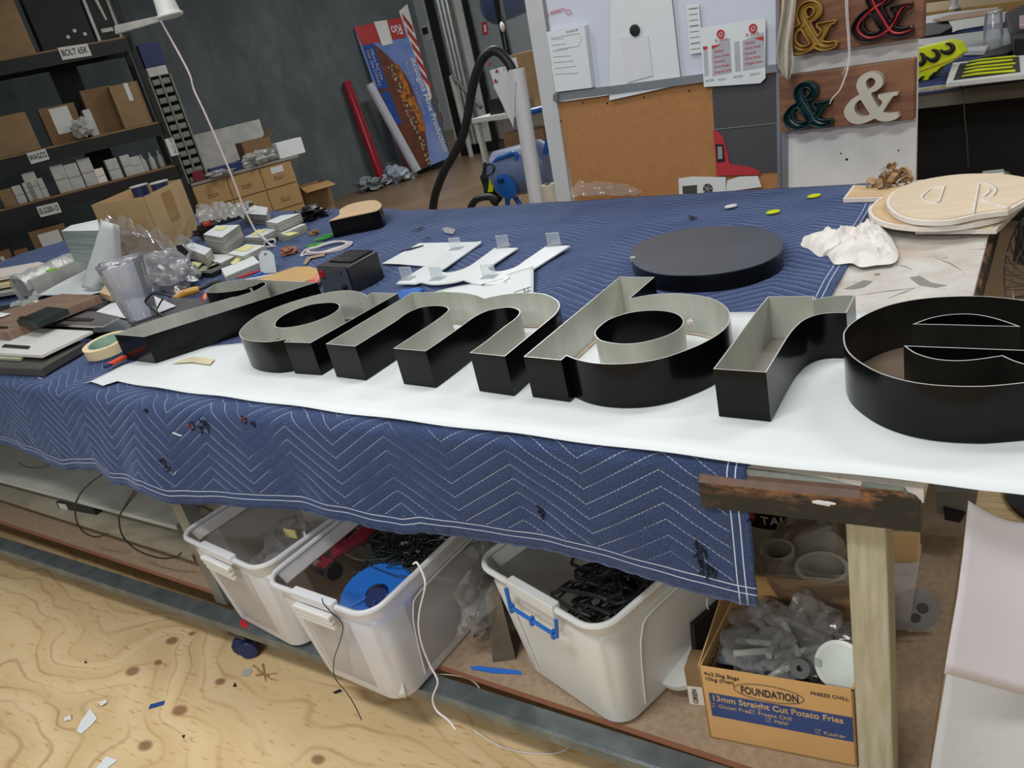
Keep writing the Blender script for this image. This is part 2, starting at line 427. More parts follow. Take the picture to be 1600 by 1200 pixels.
def blanket_mat():
    t = NT('quilted_moving_blanket')
    uv = t.n('ShaderNodeUVMap', uv_map='UVMap'); s1 = t.n('ShaderNodeSeparateXYZ'); t.l(uv.outputs[0], s1.inputs[0]); u, v = s1.outputs[0], s1.outputs[1]
    ed = t.n('ShaderNodeUVMap', uv_map='edge'); s2 = t.n('ShaderNodeSeparateXYZ'); t.l(ed.outputs[0], s2.inputs[0])
    cb = t.n('ShaderNodeCombineXYZ'); t.l(u, cb.inputs[0]); t.l(v, cb.inputs[1]); vec = cb.outputs[0]
    wob = t.math('MULTIPLY', t.math('SUBTRACT', t.noise(vec, 9, 2), .5), .012)
    uu = t.math('ADD', u, wob)
    tri = t.math('ABSOLUTE', t.math('SUBTRACT', t.math('FRACT', t.math('DIVIDE', uu, .33)), .5))   # 0..0.5
    band = t.math('FLOOR', t.math('DIVIDE', t.math('MULTIPLY_ADD', tri, .20, v), .245))
    ph = t.math('ADD', t.math('MULTIPLY_ADD', tri, .20, v), t.math('MULTIPLY', wob, .6))
    q = t.math('DIVIDE', ph, .034); dd = t.math('ABSOLUTE', t.math('SUBTRACT', t.math('FRACT', q), .5))    # .5 at the seam line
    seam = t.ramp(dd, .462, .476)
    dash = t.math('GREATER_THAN', t.math('FRACT', t.math('DIVIDE', u, .0085)), .22)
    th = t.math('MULTIPLY', seam, t.math('MULTIPLY', dash, t.ramp(t.noise(vec, 5, 2), .36, .50)))
    # hem stitching: two rows at the lower hem and at the right edge
    def rows(ax):
        r = None
        for p in (.014, .028):
            k = t.math('LESS_THAN', t.math('ABSOLUTE', t.math('SUBTRACT', t.math('ADD', ax, t.math('MULTIPLY', wob, .3)), p)), .0011)
            r = k if r is None else t.math('MAXIMUM', r, k)
        return r
    hem = t.math('MAXIMUM', rows(s2.outputs[0]), rows(s2.outputs[1]))
    inside = t.math('MULTIPLY', t.math('GREATER_THAN', s2.outputs[0], .034), t.math('GREATER_THAN', s2.outputs[1], .034))
    th = t.math('MAXIMUM', t.math('MULTIPLY', th, inside), hem)
    b = t.mix(t.ramp(t.noise(vec, 3.5, 5, .6), .3, .7), '#323f60', '#2b3756')
    b = t.mix(t.ramp(t.noise(vec, 260, 1), .45, .6), b, '#3c4a6c')
    b = t.mix(t.math('MULTIPLY', t.ramp(t.noise(vec, 60, 3, .8), .68, .74), .7), b, '#98a1b8')
    b = t.mix(t.math('MULTIPLY', t.ramp(t.noise(vec, 11, 4, .75), .66, .72), .7), b, '#1b2238')
    b = t.mix(t.math('MAXIMUM', t.math('MULTIPLY', th, .72), hem), b, '#bfc3d2')
    t.l(b, t.b.inputs['Base Color'])
    puff = t.math('POWER', t.math('SUBTRACT', 1, t.math('MULTIPLY', dd, 2)), .35)
    puff = t.math('MULTIPLY', puff, inside)
    h = t.math('MULTIPLY_ADD', t.noise(vec, 22, 3), .9, puff)
    t.bump(h, .55, .008)
    t.b.inputs['Sheen Weight'].default_value = .35; t.b.inputs['Sheen Tint'].default_value = (.4, .55, 1, 1)
    return t.done(.95, spec=.15)
M['blanket'] = blanket_mat()
def worn_paint():
    t = NT('worn_black_paint'); o = t.obj()
    m = t.ramp(t.noise(o, 14, 5, .7, (.35, 1, 1.2)), .54, .60)
    sx = t.n('ShaderNodeSeparateXYZ'); t.l(t.n('ShaderNodeNewGeometry').outputs['Position'], sx.inputs[0])
    zt = t.ramp(sx.outputs[2], .806, .832)
    m = t.math('MAXIMUM', t.math('MULTIPLY', m, t.math('MULTIPLY_ADD', zt, .7, .12)), t.math('MULTIPLY', zt, t.ramp(t.noise(o, 20, 4, .7, (.4, 1, 1)), .48, .56)))
    b = t.mix(m, '#1d1d1b', t.mix(t.ramp(t.noise(o, 30, 3), .4, .6), '#9a6a48', '#6e4c36'))
    t.l(b, t.b.inputs['Base Color']); t.bump(t.noise(o, 40, 4), .3, .004); return t.done(.5)
M['worn'] = worn_paint()
M['worn_green'] = plain('worn_green_strip', '#828b84', .6, col2='#6c7168', scale=18, bump=.2, bscale=50)
M['worn_brown'] = plain('worn_brown_timber', '#6b4c3a', .55, col2='#4a3a34', scale=14, stretch=(1, .5, 1), bump=.2, bscale=50)
def bench_white():
    t = NT('scratched_white_bench'); o = t.obj()
    b = t.mix(t.ramp(t.noise(o, 6, 5, .65), .4, .65), '#d2cec8', '#b9b3ab')
    s1 = t.ramp(t.noise(o, 9, 5, .8, (1, 5, 1)), .60, .64); s2 = t.ramp(t.noise(o, 14, 4, .8, (6, 1, 1)), .64, .67)
    b = t.mix(t.math('MULTIPLY', t.math('MAXIMUM', s1, s2), .6), b, '#6e6862')
    b = t.mix(t.math('MULTIPLY', t.ramp(t.noise(o, 3, 3), .58, .75), .6), b, '#c9aa98')
    t.l(b, t.b.inputs['Base Color']); return t.done(.45)
M['bench_white'] = bench_white()
def copper_edge():
    t = NT('pink_plywood_edge'); o = t.obj(); sx = t.n('ShaderNodeSeparateXYZ'); t.l(o, sx.inputs[0])
    k = t.math('GREATER_THAN', t.math('FRACT', t.math('MULTIPLY', sx.outputs[2], 220)), .6)
    t.l(t.mix(k, '#a87058', '#5f3a2e'), t.b.inputs['Base Color']); return t.done(.7)
M['copper_edge'] = copper_edge()

# ================================================================ setting
f = struct(MB().box(-14, 6, -2, 3.3, -.1, 0).build('floor', 'ply', smooth=0))
f2 = struct(MB().box(-16, 8, 3.3, 24, -.1, 0.0).build('floor', 'far_floor', smooth=0))
WD = Vector((.4551, .8904, 0)); WN = Vector((.8904, -.4551, 0)); W0 = Vector((-9.2, 9.6, 0))
def SW(s, d, z): return W0 + WD * s + WN * d + Vector((0, 0, z))          # s along the grey wall, d out from it
def SP(px, py, d): q = ON(px, py, W0 + WN * d, WN); return (q - W0).dot(WD), q.z
struct(MB().obox(SW(-9, -.2, 0), WD * 11.05, WN * .2, (0, 0, 5.2)).build('wall_left', 'concrete', smooth=0))
# back wall with the black framed sliding doors
BY = 12.0; BN = Vector((0, 1, 0))
def BP(px, py, y=BY): return PY(px, py, y)
M['door_wall'] = plain('pale_door_wall', '#bdbdb9', .7, var=.06, scale=2)
M['door_panel'] = plain('pale_door_panel', '#c6c9c6', .5, var=.05, scale=3)
M['black_frame'] = plain('black_door_frame', '#0d0f11', .5, var=.05)
M['far_wall'] = plain('bluish_far_wall', '#ccd4d5', .8, var=.04, scale=1)
xw0 = BP(640, 100).x; xw1 = BP(690, 120).x
b0 = SW(2.05, 0, 0)
struct(MB().box(b0.x - .1, BP(688, 120).x, BY, BY + .15, 0, 5.2).build('wall_back', 'door_wall', smooth=0))
x0 = BP(688, 120).x
struct(MB().box(-16, 8, 17.5, 17.7, 0, 6).build('wall_far', 'far_wall', smooth=0))
struct(MB().box(6.0, 6.2, -2, 17.5, 0, 5.2).build('wall_right', 'far_wall', smooth=0))
# frames: x positions along the wall from their places at the height of y-pixel 100
def vbar(xa, wd, y, z1, name, mat, dep=.06, z0=0):
    return struct(MB().box(xa, xa + wd, y, y + dep, z0, z1).build(name, mat, smooth=0))
fx = [BP(q, r).x for q, r in ((688, 100), (737, 80), (782, 60), (826, 40))]
xa = fx[0]
vbar(xa, .16, BY - .03, 4.6, 'trim_1', 'black_frame', .12)
for k in range(4):
    vbar(xa + .20 + k * .085, .028, BY - .02, 4.6, 'trim_%d' % (2 + k), 'steel_dull', .08)
door = struct(MB().box(xa + .5, fx[1], BY + .08, BY + .1, .1, 4.5).build('door_1', 'door_panel', smooth=0))
vbar(fx[1], .13, BY + .02, 4.6, 'trim_6', 'black_frame', .08)
vbar(fx[2], .12, BY + .02, 4.6, 'trim_7', 'black_frame', .08)
vbar(fx[3], .12, BY + .02, 4.6, 'trim_8', 'black_frame', .08)
struct(MB().box(xa, fx[3] + .1, BY - .02, BY + .1, 0, .17).build('trim_9', 'black_frame', smooth=0))
struct(MB().box(fx[1] + .1, fx[3], BY + .05, BY + .06, .17, 4.5).build('window_1', 'pane', smooth=0))

# ================================================================ workbench
T = .852
def YF(x): return 1.068 - .050 * (x + .085)
def XR(y): return -.085 + .055 * (y - 1.07)
bench = thing('workbench', 'long workbench with scratched white top and worn timber edge carrying the black letters', 'workbench', (-2.4, 1.9, 0))
back = [(-.0, 2.95), (-.46, 2.97), (-1.0, 3.09), (-1.83, 3.22), (-2.42, 3.32), (-2.85, 3.43), (-3.46, 3.68), (-7.4, 4.7)]
poly = [(XR(1.06), 1.06), *back, (-7.4, 1.52)]
MB().prism([Vector((x, y, T - .025)) for x, y in poly], (0, 0, .025)).build('tabletop', 'bench_white', bench, smooth=0)
# worn moulding along the bare part of the front and along the right side
def profile_run(prof, pa, pb, outdir, mats):
    """prof: (outward, z) pairs, run from pa to pb"""
    pa, pb, outdir = Vector(pa), Vector(pb), Vector(outdir)
    vs = [pa + outdir * a + Vector((0, 0, z)) for a, z in prof] + [pb + outdir * a + Vector((0, 0, z)) for a, z in prof]
    n = len(prof); mb = MB()
    mb.add(vs, [(i, (i + 1) % n, n + (i + 1) % n, n + i) for i in range(n)] + [tuple(range(n))[::-1], tuple(range(n, 2 * n))], mats + [mats[-1], mats[-1]])
    return mb
prof = [(-.04, .8515), (.008, .8515), (.012, .843), (.020, .840), (.027, .830), (.0275, .775), (-.02, .775), (-.04, .79)]
prof = [(a, z + (.006 if z < .8 else 0)) for a, z in prof]
profile_run(prof, (-.42, 1.0775, 0), (-.118, 1.0775, 0), (0, -1, 0), [1, 1, 2, 2, 0, 0, 0, 0]).build('front_moulding', ['worn', 'worn_green', 'worn_brown'], bench, smooth=0)
profile_run([(a * 1.2, z) for a, z in prof], (-.121, 1.05, 0), (-.013, 3.0, 0), (1, 0, 0), [1, 1, 2, 0, 0, 0, 0, 0]).build('side_moulding', ['worn', 'worn_green', 'worn_brown'], bench, smooth=0)
MB().blob((-.222, 1.0505, .815), (.018, .0012, .004), 8, .3, 2, 3).build('paint_fleck', 'white_plastic', bench)
MB().box(-7.3, -.42, 1.5, 1.56, .75, .827).build('apron', 'leg_wood', bench, smooth=0)
MB().box(-.198, -.139, 1.08, 1.165, 0.0, .776).build('leg', 'leg_wood', bench, smooth=0, bevel=.004)
lg = MB(); lg.box(-2.118, -2.072, 1.085, 1.09, .151, .72); lg.box(-2.072, -2.066, 1.085, 1.13, .151, .72); lg.box(-2.118, -2.112, 1.09, 1.13, .151, .72)
lg.build('leg', 'steel_dull', bench, smooth=0)
MB().box(-2.13, -2.08, 2.3, 2.36, .15, .827).build('leg', 'steel_dull', bench, smooth=0)
MB().box(-.2, -.14, 2.6, 2.68, 0, .827).build('leg', 'leg_wood', bench, smooth=0)
def ry(x): return .995 - .021 * (x + .65)
def skew(mb, fy, x0, x1, d0, d1, z0, z1, m=0):
    return mb.hexa([(x0, fy(x0) + d0, z0), (x1, fy(x1) + d0, z0), (x1, fy(x1) + d1, z0), (x0, fy(x0) + d1, z0)], [(x0, fy(x0) + d0, z1), (x1, fy(x1) + d0, z1), (x1, fy(x1) + d1, z1), (x0, fy(x0) + d1, z1)], m)
rb = MB(); skew(rb, ry, -5.2, -.12, 0, .004, .11, .14); skew(rb, ry, -5.2, -.12, .004, .058, .136, .14)
rb.build('front_rail', 'galv', bench, smooth=0, bevel=.0015)
MB().hexa([(-2.13, 1.1, .40), (-2.09, 1.1, .40), (-1.75, 2.0, .40), (-1.79, 2.0, .40)], [(-2.13, 1.1, .44), (-2.09, 1.1, .44), (-1.75, 2.0, .44), (-1.79, 2.0, .44)]).build('crossbar', 'steel_dull', bench, smooth=0)
def sy(x): return 1.062 - .040 * (x + .56)
sh = MB(); sh.hexa([(-5.2, sy(-5.2), .132), (-.092, sy(-.09), .132), (-.045, 2.5, .132), (-5.2, 2.5, .132)], [(-5.2, sy(-5.2), .15), (-.092, sy(-.09), .15), (-.045, 2.5, .15), (-5.2, 2.5, .15)], 0); sh.m[2] = 1; sh.m[3] = 1
sh.build('lower_shelf', ['chip', 'copper_edge'], bench, smooth=0)
c = MB().box(-2.03, -1.95, 1.03, 1.08, .085, .1, 1); c.lathe([(.01, -.016), (.028, -.015), (.031, -.01), (.031, .01), (.028, .015), (.01, .016)], (-1.975, 1.045, .032), 24, (.55, -.8, 0), 0); c.lathe([(.01, -.016), (.028, -.015), (.031, -.01), (.031, .01), (.028, .015), (.01, .016)], (-2.015, 1.05, .032), 24, (.55, -.8, 0), 0)
c.box(-2.0, -1.94, 1.05, 1.07, .04, .09, 1)
c.build('caster', ['navy', 'black_plastic'], bench)
MB().box(-.25, -.2, 1.05, 1.1, .0, .1).build('caster', 'black_plastic', bench, smooth=0)
# cracks and chips torn into the bare white top
ck = MB()
for pts in ([(1460, 402), (1505, 424)], [(1470, 404), (1482, 403)], [(1350, 460), (1432, 450)], [(1400, 414), (1425, 421)], [(1387, 466), (1430, 450)]):
    a, b = [P(*q, T + .0003) for q in pts]; m = (a + b) / 2 + Vector((.004, .003, 0))
    ck.tube([a, m, b], [.0005, .0018, .0005], 5)
for pts in ([(1318, 452), (1350, 438), (1364, 440), (1350, 449), (1335, 452)], [(1421, 434), (1437, 431), (1455, 442), (1480, 446), (1462, 450), (1436, 446)], [(1366, 428), (1374, 427), (1375, 430), (1367, 431)]):
    ck.prism([P(*q, T) for q in pts], (0, 0, .0008))
ck.build('surface_crack', plain('exposed_grey_substrate', '#8e8a82', .8), bench, smooth=0)

# ---------------------------------------------------------------- quilted blanket
hem_px = [(0, 696), (60, 708), (122, 724), (181, 721), (207, 738), (272, 741), (312, 757), (400, 772), (494, 786), (562, 801), (643, 827), (668, 825), (780, 851), (860, 867), (953, 888), (1050, 911), (1145, 935)]
PF = Vector((-.085, 1.068 - .028, 0)); NF = Vector((.050, 1, 0))
hem = [(q.x, q.z) for q in (ON(a, b, PF, NF) for a, b in hem_px)]
def hemz(x):
    if x <= hem[0][0]: return hem[0][1] + .004 * math.sin(9 * x)
    for (xa, za), (xb, zb) in zip(hem, hem[1:]):
        if x <= xb: return za + (zb - za) * (x - xa) / (xb - xa)
    return hem[-1][1]
def yback(x):
    bk = sorted(back)
    for (xa, ya), (xb, yb) in zip(bk, bk[1:]):
        if x <= xb: return ya + (yb - ya) * (x - xa) / (xb - xa)
    return bk[-1][1]
XB0, XB1 = -7.3, -.345
NX = 460; NTOP = 90; ND = 34
verts = []; uvs = []; eds = []
for i in range(NX + 1):
    tt = i / NX; x = XB1 - (XB1 - XB0) * (tt ** 1.6)
    yf = YF(x) ; yb = yback(x) - .015; zt = T + .008; R_ = .022
    L = zt - hemz(x)
    for j in range(NTOP + 1):
        s = j / NTOP; s = s ** .8; y = yb + (yf - yb) * s
        nzv = noise.noise(Vector((x * 5, y * 5, 0))) * .004 + abs(noise.noise(Vector((x * 1.4, y * 3.3, 4)))) * .016 * (1 if y > 1.9 else max(0, (y - 1.5) / .4))
        z = zt + max(-.003, nzv) * min(1, (y - yf) * 8 + .15)
        xx = x + (.006 * math.sin(y * 7) if i == 0 else 0)
        verts.append((xx, y, z)); uvs.append((x, y - yf)); eds.append((XB1 - x, 5))
    for j in range(1, ND + 1):
        s = L * j / ND
        ang = min(PI / 2, s / R_); y0 = yf - R_ * math.sin(ang); z0 = zt - R_ * (1 - math.cos(ang))
        if s > R_ * PI / 2: z0 = zt - R_ - (s - R_ * PI / 2) * 1.0
        k = s / L
        z0 = max(z0, hemz(x)) if j < ND else hemz(x) + .0015 * math.sin(x * 140)
        fold = (math.sin(x * 7.3 + 1) * .009 + math.sin(x * 17 + 2) * .004 + noise.noise(Vector((x * 9, s * 9, 2))) * .008) * k
        flare = -.008 * k - .10 * (k ** .6) * max(0, 1 - abs(x + 2.1) / 1.1)
        verts.append((x + .004 * math.sin(s * 30) * (i == 0), y0 + fold + flare, z0)); uvs.append((x, -s)); eds.append((XB1 - x, L - s))
NR = NTOP + ND + 1
faces = [(i * NR + j, (i + 1) * NR + j, (i + 1) * NR + j + 1, i * NR + j + 1) for i in range(NX) for j in range(NR - 1)]
me = bpy.data.meshes.new('moving_blanket'); me.from_pydata(verts, [], faces)
for nm, dat in (('UVMap', uvs), ('edge', eds)):
    ul = me.uv_layers.new(name=nm)
    ul.data.foreach_set('uv', [c for l in me.loops for c in dat[l.vertex_index]])
me.polygons.foreach_set('use_smooth', [True] * len(me.polygons)); me.materials.append(M['blanket']); me.update()
blanket = bpy.data.objects.new('moving_blanket', me); C.objects.link(blanket)
sd = blanket.modifiers.new('solid', 'SOLIDIFY'); sd.thickness = .006; sd.offset = -1
tag(blanket, 'torn navy quilted blanket with white zigzag stitching draped over the long workbench', 'blanket')
# ragged tears: dark holes with turned up lips and red wadding
M['wadding'] = plain('dark_wadding', '#20283f', .95, col2='#10141f', scale=60)
M['wadding_red'] = plain('red_wadding', '#7d4a50', .95, col2='#3a3040', scale=80)
M['loose_fibre'] = plain('loose_white_thread', '#d9d9dc', .9)
from mathutils.bvhtree import BVHTree
bvh = BVHTree.FromPolygons(verts, faces)
def onblanket(px, py, out=.002):
    d = ray(px, py).normalized(); h = bvh.ray_cast(EYE, d)[0]
    return (h - d * out) if h else ON(px, py, PF, NF)
def tear(px, py, r, red=False, sq=1.0):
    c = onblanket(px, py, 0); mb = MB(); rr = random.Random(px)
    for k in range(7):
        a = 2 * PI * k / 7 + rr.uniform(-.3, .3); l = r * rr.uniform(.5, 1.2)
        p0 = c + Vector((math.cos(a) * l * .3, 0, math.sin(a) * l * .3 * sq)); p1 = c + Vector((math.cos(a) * l, -.006 - .006 * rr.random(), math.sin(a) * l * sq)); p2 = c + Vector((math.cos(a + .7) * l * .7, -.004, math.sin(a + .7) * l * .7 * sq))
        mb.prism([p0, p1, p2], (0, .003, 0), rr.choice([0, 0, 1 if red else 0]))
    mb.blob(c + Vector((0, .004, 0)), (r * .5, .006, r * .5 * sq), 6, .5, 3, px, 1 if red else 0)
    mb.build('tear', ['wadding', 'wadding_red'], blanket, smooth=0)
for a in ((301, 664, .016, True), (322, 668, .024, False, 1.5), (383, 655, .014, True), (256, 721, .016, True, 1.2), (264, 731, .012), (1095, 858, .014, False, 1.6), (1103, 886, .016, False, 1.3), (1115, 893, .013), (398, 662, .01), (230, 641, .008), (847, 800, .008, False, 3)): tear(*a)
for pxs in ([(622, 394), (640, 388), (662, 383), (661, 385), (641, 391)], [(655, 376), (672, 370), (673, 372)], [(640, 362), (660, 354), (662, 356)], [(1075, 336), (1090, 340), (1078, 342)]):
    MB().prism([P(a, b, T + .0205) for a, b in pxs], (0, 0, .0008)).build('tear', 'wadding', blanket, smooth=0)
for pts, r in (([(270, 676), (279, 680), (284, 681)], .0022), ([(1105, 935), (1104, 945), (1107, 952)], .0007), ([(275, 737), (272, 742)], .0018), ([(60, 590), (65, 592)], .0022)):
    MB().tube([onblanket(a, b, .003) for a, b in pts], r, 5).build('loose_thread', 'loose_fibre', blanket)

# ---------------------------------------------------------------- long sheet of white paper under the letters
ZP = .8655
pf = [(131, 600), (140, 597), (161, 604.5), (181, 596), (227, 605), (320, 618), (400, 628), (600, 655), (800, 679), (950, 698), (1100, 718), (1350, 747), (1600, 775)]
fr = [P(a, b, ZP) for a, b in pf]; fr.append(Vector((.62, fr[-1].y - .02, ZP)))
bk = [P(a, b, ZP) for a, b in ((133, 597), (150, 588), (165, 582), (190, 571), (240, 555), (330, 540), (440, 530), (600, 505), (876, 488), (1000, 487.6), (1143, 487.3), (1240, 486)) ]
bk += [Vector((-.1, bk[-1].y - .02, ZP)), Vector((.62, bk[-1].y - .04, ZP))]
def resamp(l, n):
    d = [0]
    for a, b in zip(l, l[1:]): d.append(d[-1] + (b - a).length)
    out = []
    for i in range(n + 1):
        t = d[-1] * i / n; k = 0
        while k < len(l) - 2 and d[k + 1] < t: k += 1
        out.append(l[k].lerp(l[k + 1], (t - d[k]) / (d[k + 1] - d[k])))
    return out
n = 120
def by_x(l, x):
    for a, b in zip(l, l[1:]):
        if x <= b.x: return a.lerp(b, max(0, (x - a.x) / max(1e-6, b.x - a.x)))
    return l[-1]
xs = [fr[0].x + (fr[-1].x - fr[0].x) * (i / n) for i in range(n + 1)]
fr_ = [by_x(fr, x) for x in xs]; bk_ = [by_x(bk, x) if x > bk[0].x else bk[0] for x in xs]
mb = MB()
def pfn(u, v):
    i = int(round(u * n)); a, b = fr_[i], bk_[i]; p = a.lerp(b, v)
    lift = .004 * max(0, 1 - v * 6) + .002 * math.sin(i * .5) * max(0, 1 - v * 8)
    if p.x > 0: lift -= (p.x ** 2) * .25
    return (p.x, p.y, ZP - .001 + max(0, lift) if p.x <= 0 else ZP + lift)
mb.grid(n, 16, pfn)
tag(mb.build('paper_sheet', 'white_paper', smooth=60, solid=.0008), 'long white sheet of paper spread under the row of black channel letters', 'paper')

# ================================================================ channel letters
Z0 = ZP + .001; Z1 = .9625
def zz(ox, oy, sc, pts): return [((ox + p[0] / sc, oy + p[1] / sc), len(p) > 2) for p in pts]
def letter(name, label, loops, inner='raw', flange=True, back=None):
    th = thing(name, label, 'channel letter', (0, 0, 0), 'black channel letters in a row on the white paper')
    first = True
    for lp, is_outer in loops:
        pts = [(P(q[0], q[1], Z1), c) if len(q) == 2 else (Vector(q), c) for q, c in lp]
        l = smooth_loop(pts, True, 7)
        if (area2(l) > 0) != is_outer: l.reverse()
        if first:
            cx = sum(p.x for p in l) / len(l); cy = sum(p.y for p in l) / len(l); th.location = (cx, cy, Z0); first = False
        t = .0022; li = offset(l, t); n = len(l); mb = MB()
        ring = [[Vz(p, Z0) for p in l], [Vz(p, Z1) for p in l], [Vz(p, Z1) for p in li], [Vz(p, Z0) for p in li]]
        vs = [p for r in ring for p in r]; fs = []; ms = []
        for k in range(4):
            for j in range(n):
                fs.append((k * n + j, k * n + (j + 1) % n, ((k + 1) % 4) * n + (j + 1) % n, ((k + 1) % 4) * n + j)); ms.append([0, 2, 1, 1][k])
        mb.add(vs, fs, ms)
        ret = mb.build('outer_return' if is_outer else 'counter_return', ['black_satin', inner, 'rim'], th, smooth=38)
        if back and is_outer:
            MB().add([Vz(p, Z0 + .0018) for p in li], [tuple(range(n))]).build('back_panel', back, th, smooth=0)
        if flange:
            lo = offset(l, .011); mf = MB()
            a = [Vz(p, Z0 + .0012) for p in li] + [Vz(p, Z0 + .0012) for p in lo]
            mf.add(a, [(j, (j + 1) % n, n + (j + 1) % n, n + j) for j in range(n)])
            mf.build('glue_line', 'glue', th, smooth=0)
    return th
c_ = 1
# the slanted stem with the curled flag
A = zz(170, 420, 6.667, [(60, 685, c_), (200, 625, c_), (600, 490, c_), (1250, 305)]) + zz(360, 430, 5.714, [(40, 195), (200, 145), (285, 102), (312, 80), (303, 64), (262, 70), (215, 92), (90, 128)]) \
  + zz(170, 420, 6.667, [(1500, 195), (1330, 228), (1160, 248), (1060, 248), (1005, 238), (1050, 195), (1130, 150), (1300, 118)]) + zz(360, 430, 5.714, [(60, 40), (160, 36), (290, 42, c_), (560, 54, c_), (775, 62, c_)]) + zz(170, 420, 6.667, [(370, 710, c_)])
letter('channel_letter', 'black channel letter with a long slanted stem and curled flag, leftmost of the row', [(A, True)])
Ao = zz(360, 430, 5.714, [(478, 598, c_), (715, 605, c_), (1495, 163, c_), (1265, 155, c_), (1220, 185, c_), (1170, 155), (1100, 140), (1020, 137), (900, 148), (750, 180), (580, 228), (400, 290), (250, 355), (150, 425), (95, 480), (78, 520), (95, 555), (150, 580), (230, 593), (330, 597), (420, 587), (512, 570, c_)])
Ai = zz(360, 430, 5.714, [(400, 440), (420, 400), (480, 355), (600, 300), (720, 263), (850, 247), (930, 248), (970, 270), (960, 305), (900, 350), (800, 395), (680, 435), (560, 460), (460, 468), (410, 460)])
letter('channel_letter', 'black channel letter shaped as a small a with an oval hole', [(Ao, True), (Ai, False)])
Mo = zz(500, 440, 4, [(35, 390, c_), (220, 405, c_), (350, 325), (470, 250), (540, 200), (620, 165), (700, 152), (770, 155), (800, 172), (780, 200), (700, 260), (570, 345), (458, 418, c_), (660, 435, c_), (750, 375), (870, 290), (960, 225), (1040, 185), (1130, 165), (1200, 163), (1245, 185), (1225, 225), (1140, 290), (1040, 370), (935, 445, c_), (1155, 467, c_), (1260, 380), (1400, 265), (1470, 205), (1497, 160), (1490, 125), (1450, 95), (1390, 75), (1300, 68), (1180, 75), (1080, 92), (1030, 105, c_), (980, 85), (900, 70), (800, 64), (700, 66), (575, 68, c_)])
letter('channel_letter', 'black channel letter shaped as an m with three legs', [(Mo, True)])
Bo = zz(800, 420, 4.444, [(80, 610, c_), (748, 55, c_), (990, 57, c_), (820, 205, c_), (900, 190), (1000, 175), (1120, 170), (1250, 178), (1370, 200), (1450, 235), (1500, 280), (1515, 330), (1500, 390), (1440, 450), (1330, 515), (1200, 570), (1050, 620), (900, 650), (750, 662), (620, 660), (520, 648), (440, 628), (378, 603, c_), (340, 635, c_)])
Bi = zz(800, 420, 4.444, [(580, 450), (600, 410), (680, 350), (800, 310), (920, 292), (1040, 292), (1130, 310), (1180, 345), (1180, 390), (1130, 435), (1040, 475), (900, 510), (780, 520), (680, 510), (610, 490)])
letter('channel_letter', 'black channel letter shaped as a b with tall stem and round bowl', [(Bo, True), (Bi, False)])
Ro = zz(1100, 450, 5.456, [(78, 690, c_), (210, 515, c_), (440, 200, c_), (545, 72, c_), (935, 68, c_), (938, 97, c_), (1050, 75), (1170, 62), (1290, 60, c_), (1215, 212, c_), (1080, 213), (960, 230), (860, 270), (790, 325), (720, 410), (640, 540, c_), (530, 720, c_)])
letter('channel_letter', 'black channel letter shaped as an r with a welded inner corner', [(Ro, True)], back=plain('grey_back_panel', '#8b877f', .5, var=.06))
# e: the far side is outside the frame, closed as the mirrored round
Eo = zz(1300, 450, 4.617, [(80, 350), (95, 300), (150, 245), (260, 180), (400, 125), (550, 90), (700, 70), (850, 60), (1000, 57), (1150, 62), (1385, 88), (1620, 135), (1850, 220), (2010, 340), (2080, 478, c_), (535, 420, c_), (600, 465), (700, 500), (800, 517), (900, 522), (1000, 517), (1100, 505), (1230, 485, c_), (1385, 545), (1750, 615, c_), (1560, 660), (1385, 685), (1150, 708), (1000, 712), (850, 709), (700, 698), (550, 675), (400, 635), (270, 580), (150, 500), (95, 430)])
Ei = zz(1300, 450, 4.617, [(600, 258, c_), (700, 222), (800, 200), (900, 190), (1000, 190), (1100, 203), (1200, 228), (1290, 258), (1337, 275, c_), (1100, 270, c_), (850, 263, c_)])
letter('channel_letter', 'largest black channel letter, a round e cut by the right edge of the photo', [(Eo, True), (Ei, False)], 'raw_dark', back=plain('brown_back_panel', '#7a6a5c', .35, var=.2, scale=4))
# weld and solder blobs inside b and r
for (px, py, z, lt) in ((1167, 505, .93, 'r'),):
    pass
# ================================================================ things on the bench
ZB = T + .010          # top of the blanket
def solidpoly(mb, pxs, z0, h, m=0, mside=None):
    return mb.prism([P(a, b, z0 + h) - Vector((0, 0, h)) for a, b in pxs], (0, 0, h), m, mside)
# big oval black drum
th = thing('oval_drum', 'wide oval black drum with flat reflection-grey face lying on the blue blanket', 'sign blank', P(1103, 430, ZB))
zt = ZB + .052
mid, e1, e2, e3 = P(1103, 401, zt), P(985, 404, zt), P(1222, 384, zt), P(1085, 431, zt)
ring = [(985, 400), (988, 390), (1000, 380), (1030, 368), (1070, 359), (1110, 355), (1150, 354), (1190, 358), (1213, 367), (1222, 380), (1219, 393), (1200, 407), (1170, 418), (1130, 426), (1085, 430), (1040, 429), (1010, 423), (992, 413)]
lp = smooth_loop([(P(a, b, zt), False) for a, b in ring], True, 5)
if area2(lp) < 0: lp.reverse()
MB().prism([Vz(p, ZB + .002) for p in lp], (0, 0, .048)).build('outer_return', 'black_satin', th, smooth=40)
MB().prism([Vz(p, ZB + .05) for p in offset(lp, -.0015)], (0, 0, .0035)).build('face_panel', 'black_face', th, smooth=40, bevel=.0008)
MB().box(0, .014, 0, .006, 0, .012).build('paper_nick', 'foam_edge', th, smooth=0, world=False).location = P(986, 404, zt) - P(1103, 430, ZB) - Vector((.002, 0, .008))
